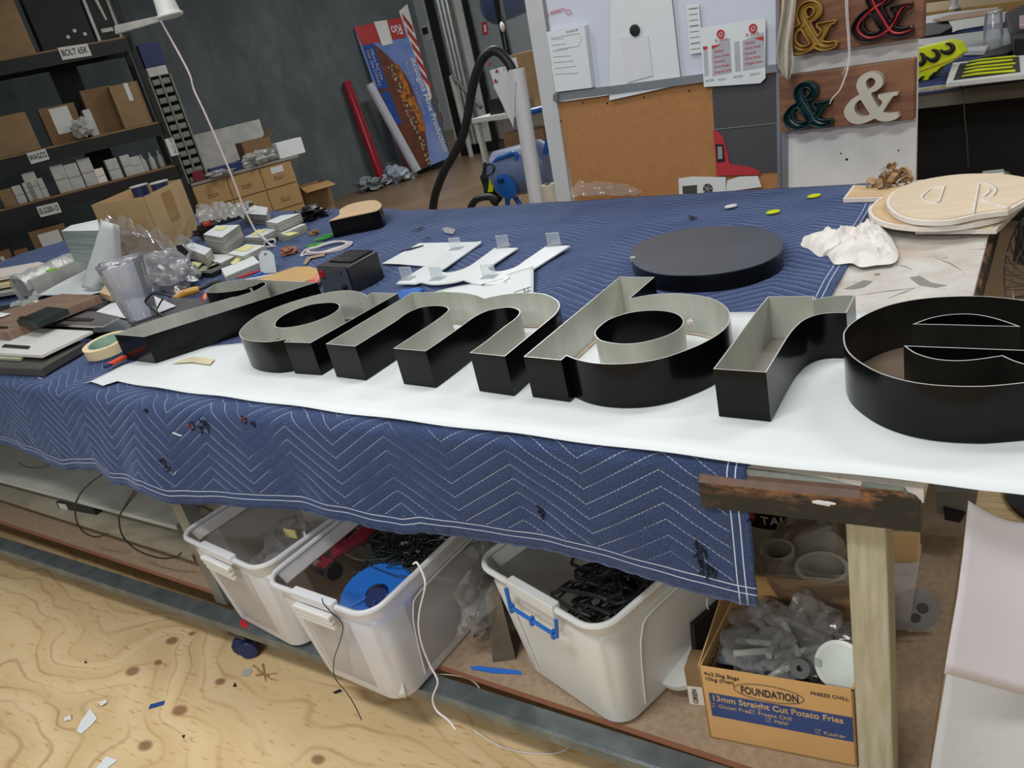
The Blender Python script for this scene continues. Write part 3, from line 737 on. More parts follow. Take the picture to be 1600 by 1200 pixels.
# small black part with tan top
th = thing('comma_block', 'small black comma-shaped sign part with tan wooden top at the far bench edge', 'sign part', P(560, 365, ZB))
zt = ZB + .095
ring = [(514, 345, 1), (530, 336), (531, 328), (545, 320), (565, 315), (585, 313), (594, 317), (596, 322), (590, 328), (570, 333), (545, 338)]
lp = smooth_loop([(P(r[0], r[1], zt), len(r) > 2) for r in ring], True, 5)
if area2(lp) < 0: lp.reverse()
MB().prism([Vz(p, ZB + .001) for p in lp], (0, 0, .09)).build('outer_return', 'black_satin', th, smooth=40)
MB().prism([Vz(p, ZB + .091) for p in lp], (0, 0, .005)).build('top_face', 'mdf', th, smooth=40)
# opal acrylic letter with clear clips, lying upside down
U = zz(590, 360, 5.161, [(150, 425, 1), (620, 140, 1), (760, 100, 1), (835, 85, 1), (830, 100, 1), (560, 290), (520, 312), (530, 335), (600, 335), (700, 305), (780, 260), (945, 140, 1), (1132, 140, 1), (915, 285), (895, 310), (930, 328), (1010, 325), (1110, 295), (1200, 235), (1360, 125, 1), (1550, 122, 1), (1130, 385), (1000, 415), (880, 430), (760, 420), (690, 397, 1), (600, 418), (500, 430), (420, 430), (345, 415, 1), (300, 428, 1)])
lp = smooth_loop([(P(q[0], q[1], ZB + .018), c) for q, c in U], True, 5)
if area2(lp) < 0: lp.reverse()
th = thing('opal_letter_face', 'translucent white acrylic m-shaped letter face lying upside down on the blanket', 'letter face', Vz(lp[0], ZB))
MB().prism([Vz(p, ZB + .013) for p in lp], (0, 0, .005)).build('face_panel', 'acrylic_opal', th, smooth=40)
for (x, y, w_) in ((713, 389, 10), (787, 386, 11), (866, 383, 12), (637, 436, 12), (684, 436, 12), (765, 433, 12)):
    o = P(x, y, ZB + .0185); mb = MB(); hh = .045; ww = .026
    mb.box(o.x - ww, o.x + ww, o.y - .02, o.y + .02, o.z, o.z + .003); mb.box(o.x - ww, o.x + ww, o.y - .0015, o.y + .0015, o.z + .003, o.z + hh)
    mb.build('clip', 'glassy', th, smooth=0)
    mb = MB(); mb.tube([(o.x - ww, o.y, o.z + .003), (o.x - ww, o.y, o.z + hh), (o.x + ww, o.y, o.z + hh), (o.x + ww, o.y, o.z + .003)], .0011, 4)
    mb.build('clip_edge', 'white_plastic', th, smooth=0)
def sheet(name, pxs, z, mat, label, cat, wave=.0, group=None, thick=.0006, parent=None):
    mb = MB(); pts = [P(a, b, z) for a, b in pxs]
    mb.prism(pts, (0, 0, thick))
    o = mb.build(name, mat, parent, smooth=0)
    if label: tag(o, label, cat, group)
    return o
sheet('paper_sheet', [(597, 412), (655, 380), (748, 378), (745, 383), (700, 410), (660, 416), (625, 413)], ZB + .009, 'white_paper', 'plain white paper sheet under the clear-clipped acrylic letter face', 'paper')
pg = thing('printed_pages', 'curling printed pages with green corner between blanket and the black m', 'papers', P(760, 450, ZB))
def curl(u, v, a=(676, 457), b=(835, 422), c=(834, 462), d=(700, 500)):
    p0, p1, p2, p3 = [P(*q, ZB + .012) for q in (a, b, c, d)]
    q = p0.lerp(p1, u).lerp(p3.lerp(p2, u), v); q.z += .012 * u ** 3 * (1 - v) + .003 * math.sin(u * 9)
    return q
MB().grid(18, 8, curl).build('page', 'white_paper', pg, solid=.0008)
MB().grid(18, 8, lambda u, v: curl(u * .97 + .015, v) - Vector((0, 0, .006))).build('page', 'paper_shade', pg, solid=.0008)
q0 = P(753, 441, ZB + .0185)
text('nailing template v2', 'printed_text', .016, P(752, 444, ZB + .02), P(800, 432, ZB + .03) - P(752, 444, ZB + .02), (0, 1, .15), 'ink_grey', pg) if False else None
il = MB()
for k in range(11):
    a = P(752 + k * 3.2, 445 - k * .9, ZB + .0175); il.tube([a, a + Vector((.008, .006 if k % 2 else .001, .0))], .0012, 4)
for (x0, y0, x1, y1) in ((787, 441, 797, 434), (803, 457, 830, 448), (806, 461, 830, 454), (819, 450, 819, 459), (825, 449, 825, 458)):
    il.tube([P(x0, y0, ZB + .0225), P(x1, y1, ZB + .024)], .0011, 4)
il.build('printed_mark', 'ink', pg, smooth=0)
gm = MB(); solidpoly(gm, [(683, 457), (690, 454), (706, 458), (684, 461)], ZB + .018, .001); gm.build('green_corner', 'green_lime', pg, smooth=0)
# blue flat tool behind the m
th = thing('blue_scraper', 'flat bright blue plastic piece showing behind the black letters', 'scraper', P(635, 455, ZB))
mb = MB(); solidpoly(mb, [(618, 457), (628, 453), (655, 449), (662, 452), (640, 464), (622, 466)], ZB + .002, .012); mb.build('blade', 'blue_plastic', th, smooth=0, bevel=.002)
MB().tube([P(628, 456, ZB + .014), P(652, 450, ZB + .014), P(660, 453, ZB + .014)], .003, 6).build('raised_rim', 'blue_tape', th)
# power supply
th = thing('power_supply', 'black bench power supply with red rocker switch and steel terminals', 'power supply', P(560, 455, ZB))
a = P(507, 457, ZB + .004); zt = .11
fl, frr, br = P(507, 458, ZB), P(556, 462, ZB), P(602, 434, ZB)
ux = frr - fl; uy = br - frr
ux.z = uy.z = 0; hz = PY(507, 415, fl.y).z - ZB
body = MB().obox(fl, ux, uy, (0, 0, hz)); body.build('body', 'black_plastic', th, smooth=0, bevel=.006)
top = MB().obox(fl + ux * .2 + uy * .25 + Vector((0, 0, hz)), ux * .7, uy * .7, (0, 0, .006)); top.build('top_cover', plain('wrinkled_black_film', '#1d1c1e', .2, bump=.8, bscale=70), th, smooth=0)
fn = Vector((uy.y, -uy.x, 0)).normalized(); fn = -uy.normalized()
def fp(u, v, d=0): return fl + ux * u + Vector((0, 0, hz * v)) + fn * d
MB().obox(fp(.04, .05, .001), ux * .92, (0, 0, hz * .9), fn * .003).build('front_plate', 'black_face', th, smooth=0)
MB().obox(fp(.10, .62, .004), ux * .13, (0, 0, hz * .24), fn * .006).build('rocker_switch', 'red_bright', th, smooth=0, bevel=.001)
MB().lathe([(.012, 0), (.012, .008), (.006, .009), (.005, .018)], fp(.80, .32, .004), 20, fn).build('dial_knob', 'black_matt', th)
MB().lathe([(.004, 0), (.004, .004)], fp(.78, .8, .004), 12, fn).build('indicator', 'black_matt', th)
text('BENCHWORK', 'printed_text', .006, fp(.34, .80, .0045), ux, (0, 0, 1), plain('gold_ink', '#8a7648', .5), th)
for u, nm in ((.08, .0), (.24, 0)):
    c = fp(u - .1, .06, .012)
    MB().lathe([(.005, 0), (.005, .010), (.0085, .010), (.0095, .014), (.0085, .022), (.005, .024)], c, 16, fn).build('terminal', 'steel_shiny', th)
# flaked grey scraps on the blanket
fl_spots = [[(690, 357), (700, 355), (712, 359), (708, 366), (695, 364)]]
for pxs in fl_spots: sheet('rubber_patch', pxs, ZB + .006, 'ink_grey', 'small grey worn patch on the far blanket', 'scrap', thick=.001)
for px, py, m, lb in ((1142, 323, 'white_plastic', 'small white plastic disc on the far blanket, left of the two yellow ones'), (1208, 332, 'hivis', 'small fluorescent yellow disc nearest the oval black drum'), (1272, 307, 'hivis', 'small fluorescent yellow disc nearest the ampersand panel')):
    mb = MB().lathe([(.018, 0), (.02, .001), (.02, .004), (.018, .005)], P(px, py, ZB + .007), 24, ell=(1.15, 1)); tag(mb.build('plastic_disc', m), lb, 'disc', 'small discs on the far blanket')
# green acrylic discs
for k, (px, py, r) in enumerate(((492, 383, .034), (504, 373, .034), (516, 367, .03))):
    tag(MB().lathe([(r, 0), (r, .005)], P(px, py, ZB + .004 + k * .006), 28, ell=(1.5, .8), u=(.85, .5, 0)).build('acrylic_disc', 'green'), ['green acrylic disc nearest the cable coil', 'green acrylic disc in the middle of the three', 'green acrylic disc half behind the small comma block'][k], 'disc', 'green discs beside the comma block')
# coil of white and pink cord
th = thing('flex_coil', 'loose oval coil of white and pink cord beside the green discs', 'cord', P(510, 390, ZB))
cc = P(513, 388, ZB + .006)
for k in range(7):
    r = .125 - .004 * k; mb = MB(); ph = k * .5
    mb.tube([cc + Vector((math.cos(a) * r * 1.05, math.sin(a) * r * .8, .003 * k % .012 + .003 * math.sin(3 * a + ph))) + Vector((.004 * math.sin(k * 7), .004 * math.cos(k * 5), 0)) for a in [2 * PI * i / 40 for i in range(40)]], .0036, 6, True)
    mb.build('cord_loop', 'white_cord' if k % 3 == 0 else 'pink', th)
MB().tube(curve([cc + Vector((-.13, -.02, .004)), P(480, 395, ZB + .01), P(470, 400, ZB + .005), P(478, 390, ZB + .01), P(490, 386, ZB + .01)]), .004, 6).build('cord_tail', 'white_cord', th)
for pxs in ([(474, 412), (480, 402), (508, 396), (507, 400), (486, 404), (478, 414)],):
    sheet('cardboard_strip', pxs, ZB + .006, 'chip', 'curved grey-brown strip lying below the cord coil', 'offcut', thick=.002)
th = thing('wood_chip', 'small broken wood chip on blanket in front of the white stack', 'wood chip', P(490, 365, ZB)); MB().blob(P(490, 364, ZB + .012), (.035, .02, .012), 8, .5, 2, 5).build('chip', 'sawdust', th, smooth=0)
# white hang tag, pens, envelope behind the first letter
th = thing('hang_tag', 'white cardboard hang tag standing among pens behind the curled letter', 'tag', P(418, 425, ZB))
a, b = P(408, 427, ZB), P(432, 427, ZB)
mb = MB(); hh = .10; dx = b - a
mb.prism([a, b, b + Vector((0, .02, hh * .8)), b - dx * .25 + Vector((0, .025, hh)), a + dx * .25 + Vector((0, .025, hh)), a + Vector((0, .02, hh * .8))], (0, .001, 0)); mb.build('card', 'white_paper', th, smooth=0)
MB().tube([(a + b) / 2 + Vector((.008 * math.cos(t), .021, hh * .82 + .008 * math.sin(t))) for t in [2 * PI * i / 12 for i in range(12)]], .002, 5, True).build('eyelet', 'ink', th)
for (p0, p1, m, r, lb) in (((372, 434), (405, 423), 'red_ink', .006, 'red pen on the blanket behind the curled letter'), ((396, 432), (410, 426), 'blue_tape', .006, 'blue pen tucked in front of the white hang tag'), ((382, 438), (455, 424), 'white_plastic', .005, 'long white rod beside the manila envelope')):
    tag(MB().tube([P(*p0, ZB + .008), P(*p1, ZB + .008)], r, 8).build('pen' if 'pen' in lb else 'rod', m), lb, 'pen' if 'pen' in lb else 'rod')
sheet('manila_envelope', [(400, 438), (460, 418), (484, 417), (510, 425), (508, 432), (470, 442)], ZB + .010, 'manila', 'tan manila envelope under the top of the curled black letter', 'envelope', thick=.003)
th = thing('screwdriver', 'red and amber screwdriver handle touching the black power supply', 'screwdriver', P(495, 440, ZB))
MB().tube(curve([P(478, 447, ZB + .02), P(490, 441, ZB + .022), P(504, 428, ZB + .024)]), [.006] * 3 + [.013] * 8 + [.015] * 2, 10).build('handle', 'orange', th)
MB().tube([P(492, 445, ZB + .02), P(499, 437, ZB + .02)], .012, 8).build('handle_grip', 'red_bright', th)
# screwdriver with amber handle and black bits, left
th = thing('chisel', 'chisel with turned amber wooden handle behind the first black letter', 'chisel', P(300, 460, ZB))
MB().tube(curve([P(272, 468, ZB + .03), P(285, 460, ZB + .03), P(300, 455, ZB + .03), P(312, 452, ZB + .03)], 4), [.012, .014, .017, .018, .018, .017, .017, .018, .018, .018, .017, .015, .012], 12).build('handle', 'amber', th)
MB().tube([P(312, 452, ZB + .03), P(330, 443, ZB + .032), P(345, 439, ZB + .03)], [.008, .011, .009], 8).build('ferrule', 'wire_dark', th)
th = thing('side_cutters', 'small red and orange handled cutters at the tip of the curled letter', 'pliers', P(315, 470, ZB))
MB().tube([P(303, 476, ZB + .02), P(318, 466, ZB + .05), P(322, 460, ZB + .05)], .009, 8).build('handle', 'orange', th)
MB().tube([P(308, 478, ZB + .015), P(320, 470, ZB + .03)], .009, 8).build('handle', 'red_bright', th)
MB().tube([P(300, 480, ZB + .015), P(318, 478, ZB + .015)], .008, 8).build('jaw', 'black_plastic', th)
# masking tape roll
c0 = P(166, 572, ZB); th = thing('masking_tape_roll', 'cream masking tape roll leaning at the corner of the first black letter', 'tape roll', (c0.x, c0.y, ZB))
cc = P(168, 540, ZB + .036); ax = Vector((.05, -.10, 1)).normalized()
MB().lathe([(.064, -.018), (.082, -.018), (.082, .018), (.064, .018), (.064, -.018)], cc, 48, ax, cap=False).build('tape', 'masking', th, smooth=40)
MB().lathe([(.0605, -.0175), (.064, -.0175), (.064, .0175), (.0605, .0175), (.0605, -.0175)], cc, 48, ax, cap=False).build('core', 'masking_core', th, smooth=40)
th = thing('utility_knife', 'orange utility knife poking out by the masking tape roll', 'knife', P(185, 572, ZB))
a, b = P(172, 573, ZB + .012), P(197, 560, ZB + .012)
d = (b - a).normalized(); s_ = d.cross(Vector((0, 0, 1)))
MB().obox(a - s_ * .012, (b - a), s_ * .024, (0, 0, .014)).build('handle', 'orange', th, smooth=0, bevel=.004)
MB().obox(a - s_ * .008 - d * .02 + Vector((0, 0, .002)), d * .03, s_ * .02, (0, 0, .01)).build('nose', 'navy', th, smooth=0, bevel=.003)
sheet('tape_strip', [(268, 568), (300, 557), (336, 561), (328, 570), (300, 566)], ZP + .004, plain('pale_tape', '#d8cfae', .6), 'strip of pale tape stuck on white paper beside the slanted letter', 'tape', thick=.0004)
# ---------------------------------------------------------------- sample panels at the left end
def slab(name, pxs, z, h, mt, ms, label, cat, group=None, plate=None):
    th = thing(name, label, cat, P(*pxs[0], z), group)
    mb = MB(); top = [P(a, b, z + h) for a, b in pxs]
    mb.prism([p - Vector((0, 0, h)) for p in top], (0, 0, h), 0, 1); mb.build('panel', [mt, ms], th, smooth=0, bevel=.001)
    if plate:
        mb = MB(); mb.prism([P(a, b, z + h) for a, b in plate], (0, 0, .004)); mb.build('name_plate', plain('bronze_plate', '#3a342b', .35, metal=.4), th, smooth=0)
    return th
G = 'laminate sample panels piled at the left end'
slab('laminate_sample', [(-60, 572), (64, 577), (73, 571), (134, 536), (60, 516), (-60, 540)], ZB + .006, .028, 'charcoal_panel', 'charcoal_panel', 'large dark charcoal panel at the bottom of the sample pile', 'panel', G)
slab('laminate_sample', [(-60, 556), (31, 561), (46, 551), (20, 540), (-60, 535)], ZB + .036, .010, 'sage', 'sage', 'sage green sample panel sticking out under the white one', 'panel', G)
slab('laminate_sample', [(-40, 549), (64, 555), (144, 517), (48, 512), (-60, 540)], ZB + .048, .012, 'white_plastic', 'foam_edge', 'white sample panel with small bronze plate on top of pile', 'panel', G, [(3, 543), (45, 546), (48, 542), (8, 539)])
slab('laminate_sample', [(70, 506), (160, 510), (205, 487), (112, 486)], ZB + .040, .010, plain('grey_laminate', '#68676a', .4), 'foam_edge', 'grey sample panel with bronze plate beside the brown plank', 'panel', G, [(102, 501), (143, 502.5), (148, 499), (108, 497)])
slab('laminate_sample', [(78, 516), (180, 522), (270, 470), (150, 470)], ZB + .005, .025, 'charcoal_panel', 'black_matt', 'dark slab under the grey sample panel', 'panel', G)
slab('sample_plank', [(-60, 515), (10, 520), (156, 461), (96, 459), (-60, 504)], ZB + .060, .035, 'walnut', 'walnut', 'thick brown wood-grain plank lying across the sample pile', 'plank', None, [(-5, 514), (12, 513.5), (13, 511), (-5, 511)])
slab('grey_bar', [(25, 500), (56, 504), (106, 482), (74, 479)], ZB + .097, .024, 'tealbox', 'tealbox', 'short dark grey bar resting on the brown plank', 'bar', None, [(28, 498), (52, 499), (58, 495), (35, 495)])
slab('glossy_slab', [(140, 520), (215, 515), (345, 468), (200, 463)], ZB + .002, .045, 'mirror_dark', 'black_satin', 'glossy dark slab under the clear measuring jug', 'slab')
sheet('paper_sheet', [(150, 487), (175, 473), (240, 462), (275, 478), (215, 502)], ZB + .052, 'paper_shade', 'pale paper sheet under the clear measuring jug', 'paper')
slab('dark_box', [(-30, 493), (40, 490), (45, 474), (-30, 480)], ZB + .02, .06, 'tealbox', 'tealbox', 'dark green box behind the brown plank at the left edge', 'box')
sheet('paper_sheet', [(-30, 500), (5, 495), (17, 490), (-5, 488), (-30, 489)], ZB + .10, 'white_paper', 'scrap of white paper on the dark box at left edge', 'paper')
# black bent wire hook
th = thing('bent_wire', 'black bent wire loop standing behind the first black letter', 'wire', P(250, 490, ZB))
MB().tube(curve([PY(q[0], q[1], 1.66) for q in ((256, 495), (240, 484), (229, 474), (228, 469), (236, 460), (246, 458), (258, 460), (266, 464))]), .0045, 8).build('wire', 'wire_dark', th)
MB().tube(curve([PY(q[0], q[1], 1.68) for q in ((245, 483), (250, 474), (255, 466))]), .003, 6).build('wire_end', 'wire_dark', th)
# clear measuring jug
JB = P(225, 497, ZB + .053); th = thing('measuring_jug', 'clear ribbed plastic measuring jug on the glossy dark slab', 'jug', JB)
JT = PY(222, 404, JB.y); H_ = JT.z - JB.z
def jug(u, v):
    a = 2 * PI * u; r = .052 + .030 * v + .004 * (abs(math.cos(2 * a)) ** .4); sq = 1 + .08 * math.cos(4 * a)
    p = JB + Vector((math.cos(a) * r * sq, math.sin(a) * r * sq, v * H_))
    if v > .9: p.x -= .10 * max(0, -math.cos(a)) ** 8 * (v - .9) * 1.5
    return p
mb = MB().grid(48, 16, jug); mb.build('body', 'jug', th, smooth=60, solid=.0025)
MB().tube([jug(i / 48, 1) for i in range(48)], .003, 6, True).build('rim', 'jug', th)
for k in range(10):
    v = .25 + k * .065; MB().tube([jug(u / 100, v) + Vector((0, -.002, 0)) for u in (60, 62, 64)], .0012, 4).build('graduation', 'ink_grey', th)
for u in (.70, .76, .82):
    MB().tube([jug(u, v / 8) + Vector((0, -.002, 0)) for v in range(1, 8)], .002, 4).build('rib', 'bag_milky', th)
# leaning roll / folded white paper
th = thing('folded_paper', 'tall folded white paper cone standing among the clutter on the left', 'paper', P(150, 455, ZB))
yy = P(150, 456, ZB + .05).y
L_ = [(128, 449), (134, 425), (145, 392), (160, 345)]; R_ = [(156, 456), (178, 440), (190, 410), (186, 352)]
def pap(u, v):
    k = v * 3; i = min(2, int(k)); f_ = k - i
    a = Vector(L_[i]).lerp(Vector(L_[i + 1]), f_); b = Vector(R_[i]).lerp(Vector(R_[i + 1]), f_); q = a.lerp(b, u)
    return PY(q.x, q.y, yy - .05 * math.sin(PI * u) + .03 * v)
MB().grid(14, 14, pap).build('sheet', 'white_paper', th, smooth=60, solid=.001)
for dx, dy in ((-3, -3), (5, -5)):
    MB().prism([PY(160 + dx, 345 + dy, yy + .05), PY(166 + dx, 349 + dy, yy + .05), PY(150, 420, yy + .04), PY(140, 420, yy + .04)], (0, .001, 0)).build('sheet', 'white_paper', th, smooth=0)
sheet('paper_sheet', [(60, 462), (100, 440), (140, 420), (180, 430), (165, 455), (140, 461)], ZB + .060, 'white_paper', 'white paper lying flat behind the brown plank', 'paper', thick=.004)
slab('wood_offcut', [(155, 457), (172, 462), (190, 440), (170, 437)], ZB + .06, .03, 'mdf', 'mdf', 'small tan block with a hole beside the folded paper', 'offcut')
slab('dark_offcut', [(172, 460), (185, 462), (215, 440), (200, 425)], ZB + .03, .05, 'card_brown', 'black_matt', 'dark brown offcut wedged behind the measuring jug', 'offcut')
# cardboard box, open
def carton(name, fl, fr, bl_dir, h, z, label, mat='card', flaps=True, closed=False, t=.004, group=None, cat='box'):
    """fl, fr: bottom front corners; bl_dir: depth vector"""
    fl, fr, bd = Vector(fl), Vector(fr), Vector(bl_dir); ux = fr - fl
    th = thing(name, label, cat, (fl + fr + bd) / 2, group); Z = Vector((0, 0, h)); un = ux.normalized(); bn = bd.normalized()
    mb = MB(); mb.obox(fl, ux, bn * t, Z); mb.obox(fl + bd - bn * t, ux, bn * t, Z); mb.obox(fl, un * t, bd, Z); mb.obox(fr - un * t, un * t, bd, Z); mb.obox(fl, ux, bd, (0, 0, t))
    mb.build('body', mat, th, smooth=0)
    if closed: MB().obox(fl + Z, ux, bd, (0, 0, t)).build('lid', mat, th, smooth=0)
    return th
bz = ZB + .004
fl, frr, br = P(180, 408, bz), P(262, 401, bz), P(313, 360, bz)
Hb = PY(250, 303, frr.y).z - bz
cb_ = carton('cardboard_box', fl, frr, br - frr, Hb, bz, 'large open plain cardboard box standing among the clutter on the left', t=.005)
ux = (frr - fl).normalized(); bd = (br - frr)
MB().obox(frr + bd * .38 + Vector((0, 0, Hb * .42)) + Vector(bd).cross(Vector((0, 0, 1))).normalized() * .0015, bd * .25, (0, 0, Hb * .50), Vector(bd).cross(Vector((0, 0, 1))).normalized() * .001).build('tape_strip', 'tape', cb_, smooth=0)
for px, lb in ((210, 'left white paint tin lid showing above the open cardboard box'), (246, 'right white paint tin lid showing above the open cardboard box')):
    c = P(px + 3, 300, bz + Hb - .12); th = thing('paint_tin', lb, 'tin', c, 'white lidded tins in the open box')
    cz = ON(px, 292, frr + bd * .55, Vector((-ux.x, -ux.y, 0)).cross(Vector((0, 0, 1)))) if False else fl.lerp(frr, .45 if px < 230 else .85) + bd * .62
    cz.z = bz + Hb + .022
    MB().lathe([(.055, -.16), (.055, 0)], cz, 28).build('body', 'navy', th)
    MB().lathe([(.058, 0), (.062, .004), (.062, .010), (.05, .012)], cz, 28).build('lid', 'white_plastic', th)
# stacks of sheets
def stack(pxs, zb, h, label, edge='stack_edge', top='white_paper', n=1, group='stacks of cut white boards', notes=()):
    th = thing('sheet_stack', label, 'stack', P(*pxs[0], zb), group)
    tp = [P(a, b, zb + h) for a, b in pxs]; rr = random.Random(int(pxs[0][0] * 7 + pxs[0][1]))
    z = 0; kk = max(2, int(h / .022)); hh = h / kk
    for k in range(kk):
        j = Vector((rr.uniform(-.0015, .0015), rr.uniform(-.0015, .0015), 0)); mb = MB()
        mb.prism([p - Vector((0, 0, h - hh * k)) + j for p in tp], (0, 0, hh * .96), 0, 1)
        mb.build('board', [top, edge], th, smooth=0)
    for nt in notes:
        mb = MB(); mb.prism([P(a, b, zb + h) for a, b in nt], (0, 0, .003)); mb.build('yellow_note', 'yellow_note', th, smooth=0)
    return th
stack([(319, 364), (350, 370), (376, 352), (366, 352), (330, 352)], ZB + .07, .002, 'flat card under the tall stack') if False else None
stack([(317, 366), (346, 371), (374, 351), (338, 352)], ZB + .03, .10, 'tallest square stack of white boards in front of the cardboard box', notes=[[(335, 359), (348, 360), (356, 354), (344, 354)]])
stack([(382, 370), (405, 371), (435, 357), (412, 357)], ZB + .02, .04, 'low white board stack with yellow note, right of the tallest stack', notes=[[(392, 367), (403, 368), (416, 359), (404, 359)]])
stack([(415, 346), (432, 349), (470, 333), (440, 336)], ZB + .05, .05, 'white board stack nearest the tan drawers', notes=[])
stack([(425, 362), (442, 365), (478, 350), (455, 347)], ZB + .0, .045, 'low board stack with yellow label behind the blanket edge', notes=[[(440, 367), (452, 369), (467, 364), (455, 363)]])
stack([(355, 396), (380, 400), (415, 383), (385, 381)], ZB + .0, .045, 'flat white stack with pale note in front of the tallest stack', notes=[[(368, 391), (385, 393), (398, 385), (384, 384)]])
stack([(345, 420), (352, 432), (405, 410), (395, 400)], ZB + .0, .025, 'long low grey strip stack at the edge of the clutter', notes=[[(360, 412), (366, 414), (378, 405), (370, 403)]])
stack([(300, 400), (345, 411), (371, 398), (330, 397)], ZB + .02, .015, 'thin white board lying on dark strips', notes=[[(296, 414), (310, 418), (316, 412), (302, 409)]])
stack([(285, 385), (320, 398), (330, 388), (300, 378)], ZB + .03, .06, 'pale board stack between the stickered bag and tallest stack')
stack([(95, 361), (155, 360), (152, 343), (110, 352)], ZB + .17, .17, 'tall stack of pale acrylic sheets left of the cardboard box', edge='stack_edge_cool')
stack([(376, 333), (416, 336), (418, 324), (392, 320)], ZB + .0, .07, 'grey stack of thin boards near the tan drawers')
for k in range(2):
    slab('black_channel', [(285 + k * 25, 428 - k * 3), (305 + k * 25, 430 - k * 3), (350 + k * 18, 412 - k * 3), (335 + k * 18, 409 - k * 3)], ZB + .002, .022, 'sage' if k == 0 else 'charcoal_panel', 'black_matt', ['greenish strip beside the stickered bag', 'dark strip with black open end beside the stickered bag'][k], 'strip')
# long boards at far left, and bubble wrapped pack
for k, (m, lb) in enumerate((('foam_edge', 'long pale timber moulding at far left of clutter'), ('masking', 'second long pale timber moulding below the first at far left'), ('stack_edge', 'bundle of long grey strips under the bubble wrap'))):
    slab('long_moulding', [(-60, 452 + k * 12 - 8), (30, 433 + k * 13 - 6), (75, 412 + k * 8), (60, 409 + k * 8), (-60, 438 + k * 12 - 8)], ZB + .10 - k * .035, .022, m, m, lb, 'moulding')
th = thing('bubble_wrapped_pack', 'long pack wrapped in milky bubble wrap with lime tape', 'package', P(60, 460, ZB))
fl, fr2, brr = P(30, 462, ZB + .03), P(60, 465, ZB + .03), P(150, 424, ZB + .03)
MB().obox(fl, fr2 - fl, brr - fr2, (0, 0, .10)).build('inner_pack', 'dusty_white', th, smooth=0)
mb = MB()
def wrap(u, v):
    a = 2 * PI * v; c = (fl + fr2) / 2 + (brr - fr2) * (u * 1.15 - .07) + Vector((0, 0, .05)); ux_ = (fr2 - fl).normalized()
    r = 1 + .18 * noise.noise(Vector((u * 9, v * 6, 3)))
    return c + ux_ * math.cos(a) * .14 * r + Vector((0, 0, 1)) * math.sin(a) * .085 * r
mb.grid(30, 24, wrap); mb.build('bubble_wrap', 'bubble', th, smooth=60)
d = brr - fr2
MB().obox(fl + d * .34 - Vector((.003, .01, .002)), (fr2 - fl) * 1.02, d * .12, (0, 0, .108)).build('lime_tape', 'green_lime', th, smooth=0)
def film(name, label, cat, rng_, amp, seed, mat, nu=40, nv=30, parent=None):
    """crumpled film over a box of points given by four pixel corners and a height map"""
    mb = MB(); p = rng_
    def fn(u, v):
        q = p[0].lerp(p[1], u).lerp(p[3].lerp(p[2], u), v)
        n1 = noise.noise(Vector((u * 3.2, v * 3.2, seed))); n2 = abs(noise.noise(Vector((u * 7, v * 6, seed + 5)))); n3 = noise.noise(Vector((u * 3, v * 3, seed + 9)))
        return q + Vector((n3 * amp * .8, n1 * amp, (n2 * .9 + n1 * .5) * amp))
    mb.grid(nu, nv, fn); o = mb.build(name, mat, parent, smooth=55)
    if label: tag(o, label, cat)
    return o
y0 = P(200, 420, ZB).y
film('plastic_bag', 'large crumpled clear plastic bag in front of the cardboard box', 'bag', [PY(170, 335, y0 + .15), PY(300, 385, y0 - .1), PY(285, 440, y0 - .25), PY(185, 405, y0)], .09, 1, 'bag')
th = thing('stickered_bag', 'crumpled clear plastic bag with silvery filling and black sticker behind the measuring jug', 'bag', P(260, 440, ZB))  # clear plastic bag with a silvery crinkled lump inside
c = P(262, 425, ZB + .09)
MB().blob(c, (.15, .12, .10), 28, .36, 1.7, 11, zmin=ZB + .004).build('bag_body', 'bag', th, smooth=50)
MB().blob(c - Vector((0, -.02, .03)), (.10, .08, .06), 18, .4, 2.6, 17, zmin=ZB + .006).build('silvery_contents', plain('crinkled_silvery_filling', '#b9bbc0', .3, metal=.5, bump=.6, bscale=25), th, smooth=25)
q = [PY(274, 384, c.y - .11), PY(283, 382, c.y - .11), PY(295, 394, c.y - .11), PY(290, 400, c.y - .11), PY(278, 392, c.y - .11)]
MB().prism(q, (0, .002, 0)).build('sticker', 'ink', th, smooth=0)
film('clear_wrap', 'clear wrap draped over dark box at the left edge', 'wrap', [P(20, 475, ZB + .1), P(60, 462, ZB + .11), P(66, 470, ZB + .09), P(40, 490, ZB + .07)], .03, 6, 'bag_milky', 20, 14)
# brown bagged tubes and dark bundle near drawers
th = thing('bagged_tubes', 'bundle of brown and dark tubes in a clear bag beside the cardboard box', 'tubes', P(340, 345, ZB))
for k, (a, b, m) in enumerate((((332, 341), (392, 318), 'brass'), ((325, 345), (386, 324), 'charcoal_panel'), ((335, 349), (380, 335), 'charcoal_panel'), ((318, 350), (330, 347), 'orange'))):
    MB().tube([P(*a, ZB + .12), P(*b, ZB + .12)], .022, 10).build('tube', m, th)
film('bag_film', None, None, [P(305, 325, ZB + .17), P(392, 316, ZB + .17), P(385, 338, ZB + .13), P(312, 350, ZB + .13)], .05, 4, 'bag_milky', 30, 20, th)
th = thing('black_bag', 'crumpled black plastic bag behind the white board stack', 'bag', P(480, 335, ZB))
MB().blob(P(484, 336, ZB + .03), (.10, .10, .045), 14, .4, 2.5, 8, zmin=ZB + .002).build('bag_body', 'black_plastic', th, smooth=20)
th = thing('dark_bracket', 'black ragged bracket between the tall stack and cardboard box', 'bracket', P(320, 372, ZB)); MB().blob(P(322, 362, ZB + .05), (.09, .05, .045), 12, .5, 2.4, 21, zmin=ZB + .002).build('bracket_body', 'black_matt', th, smooth=0)

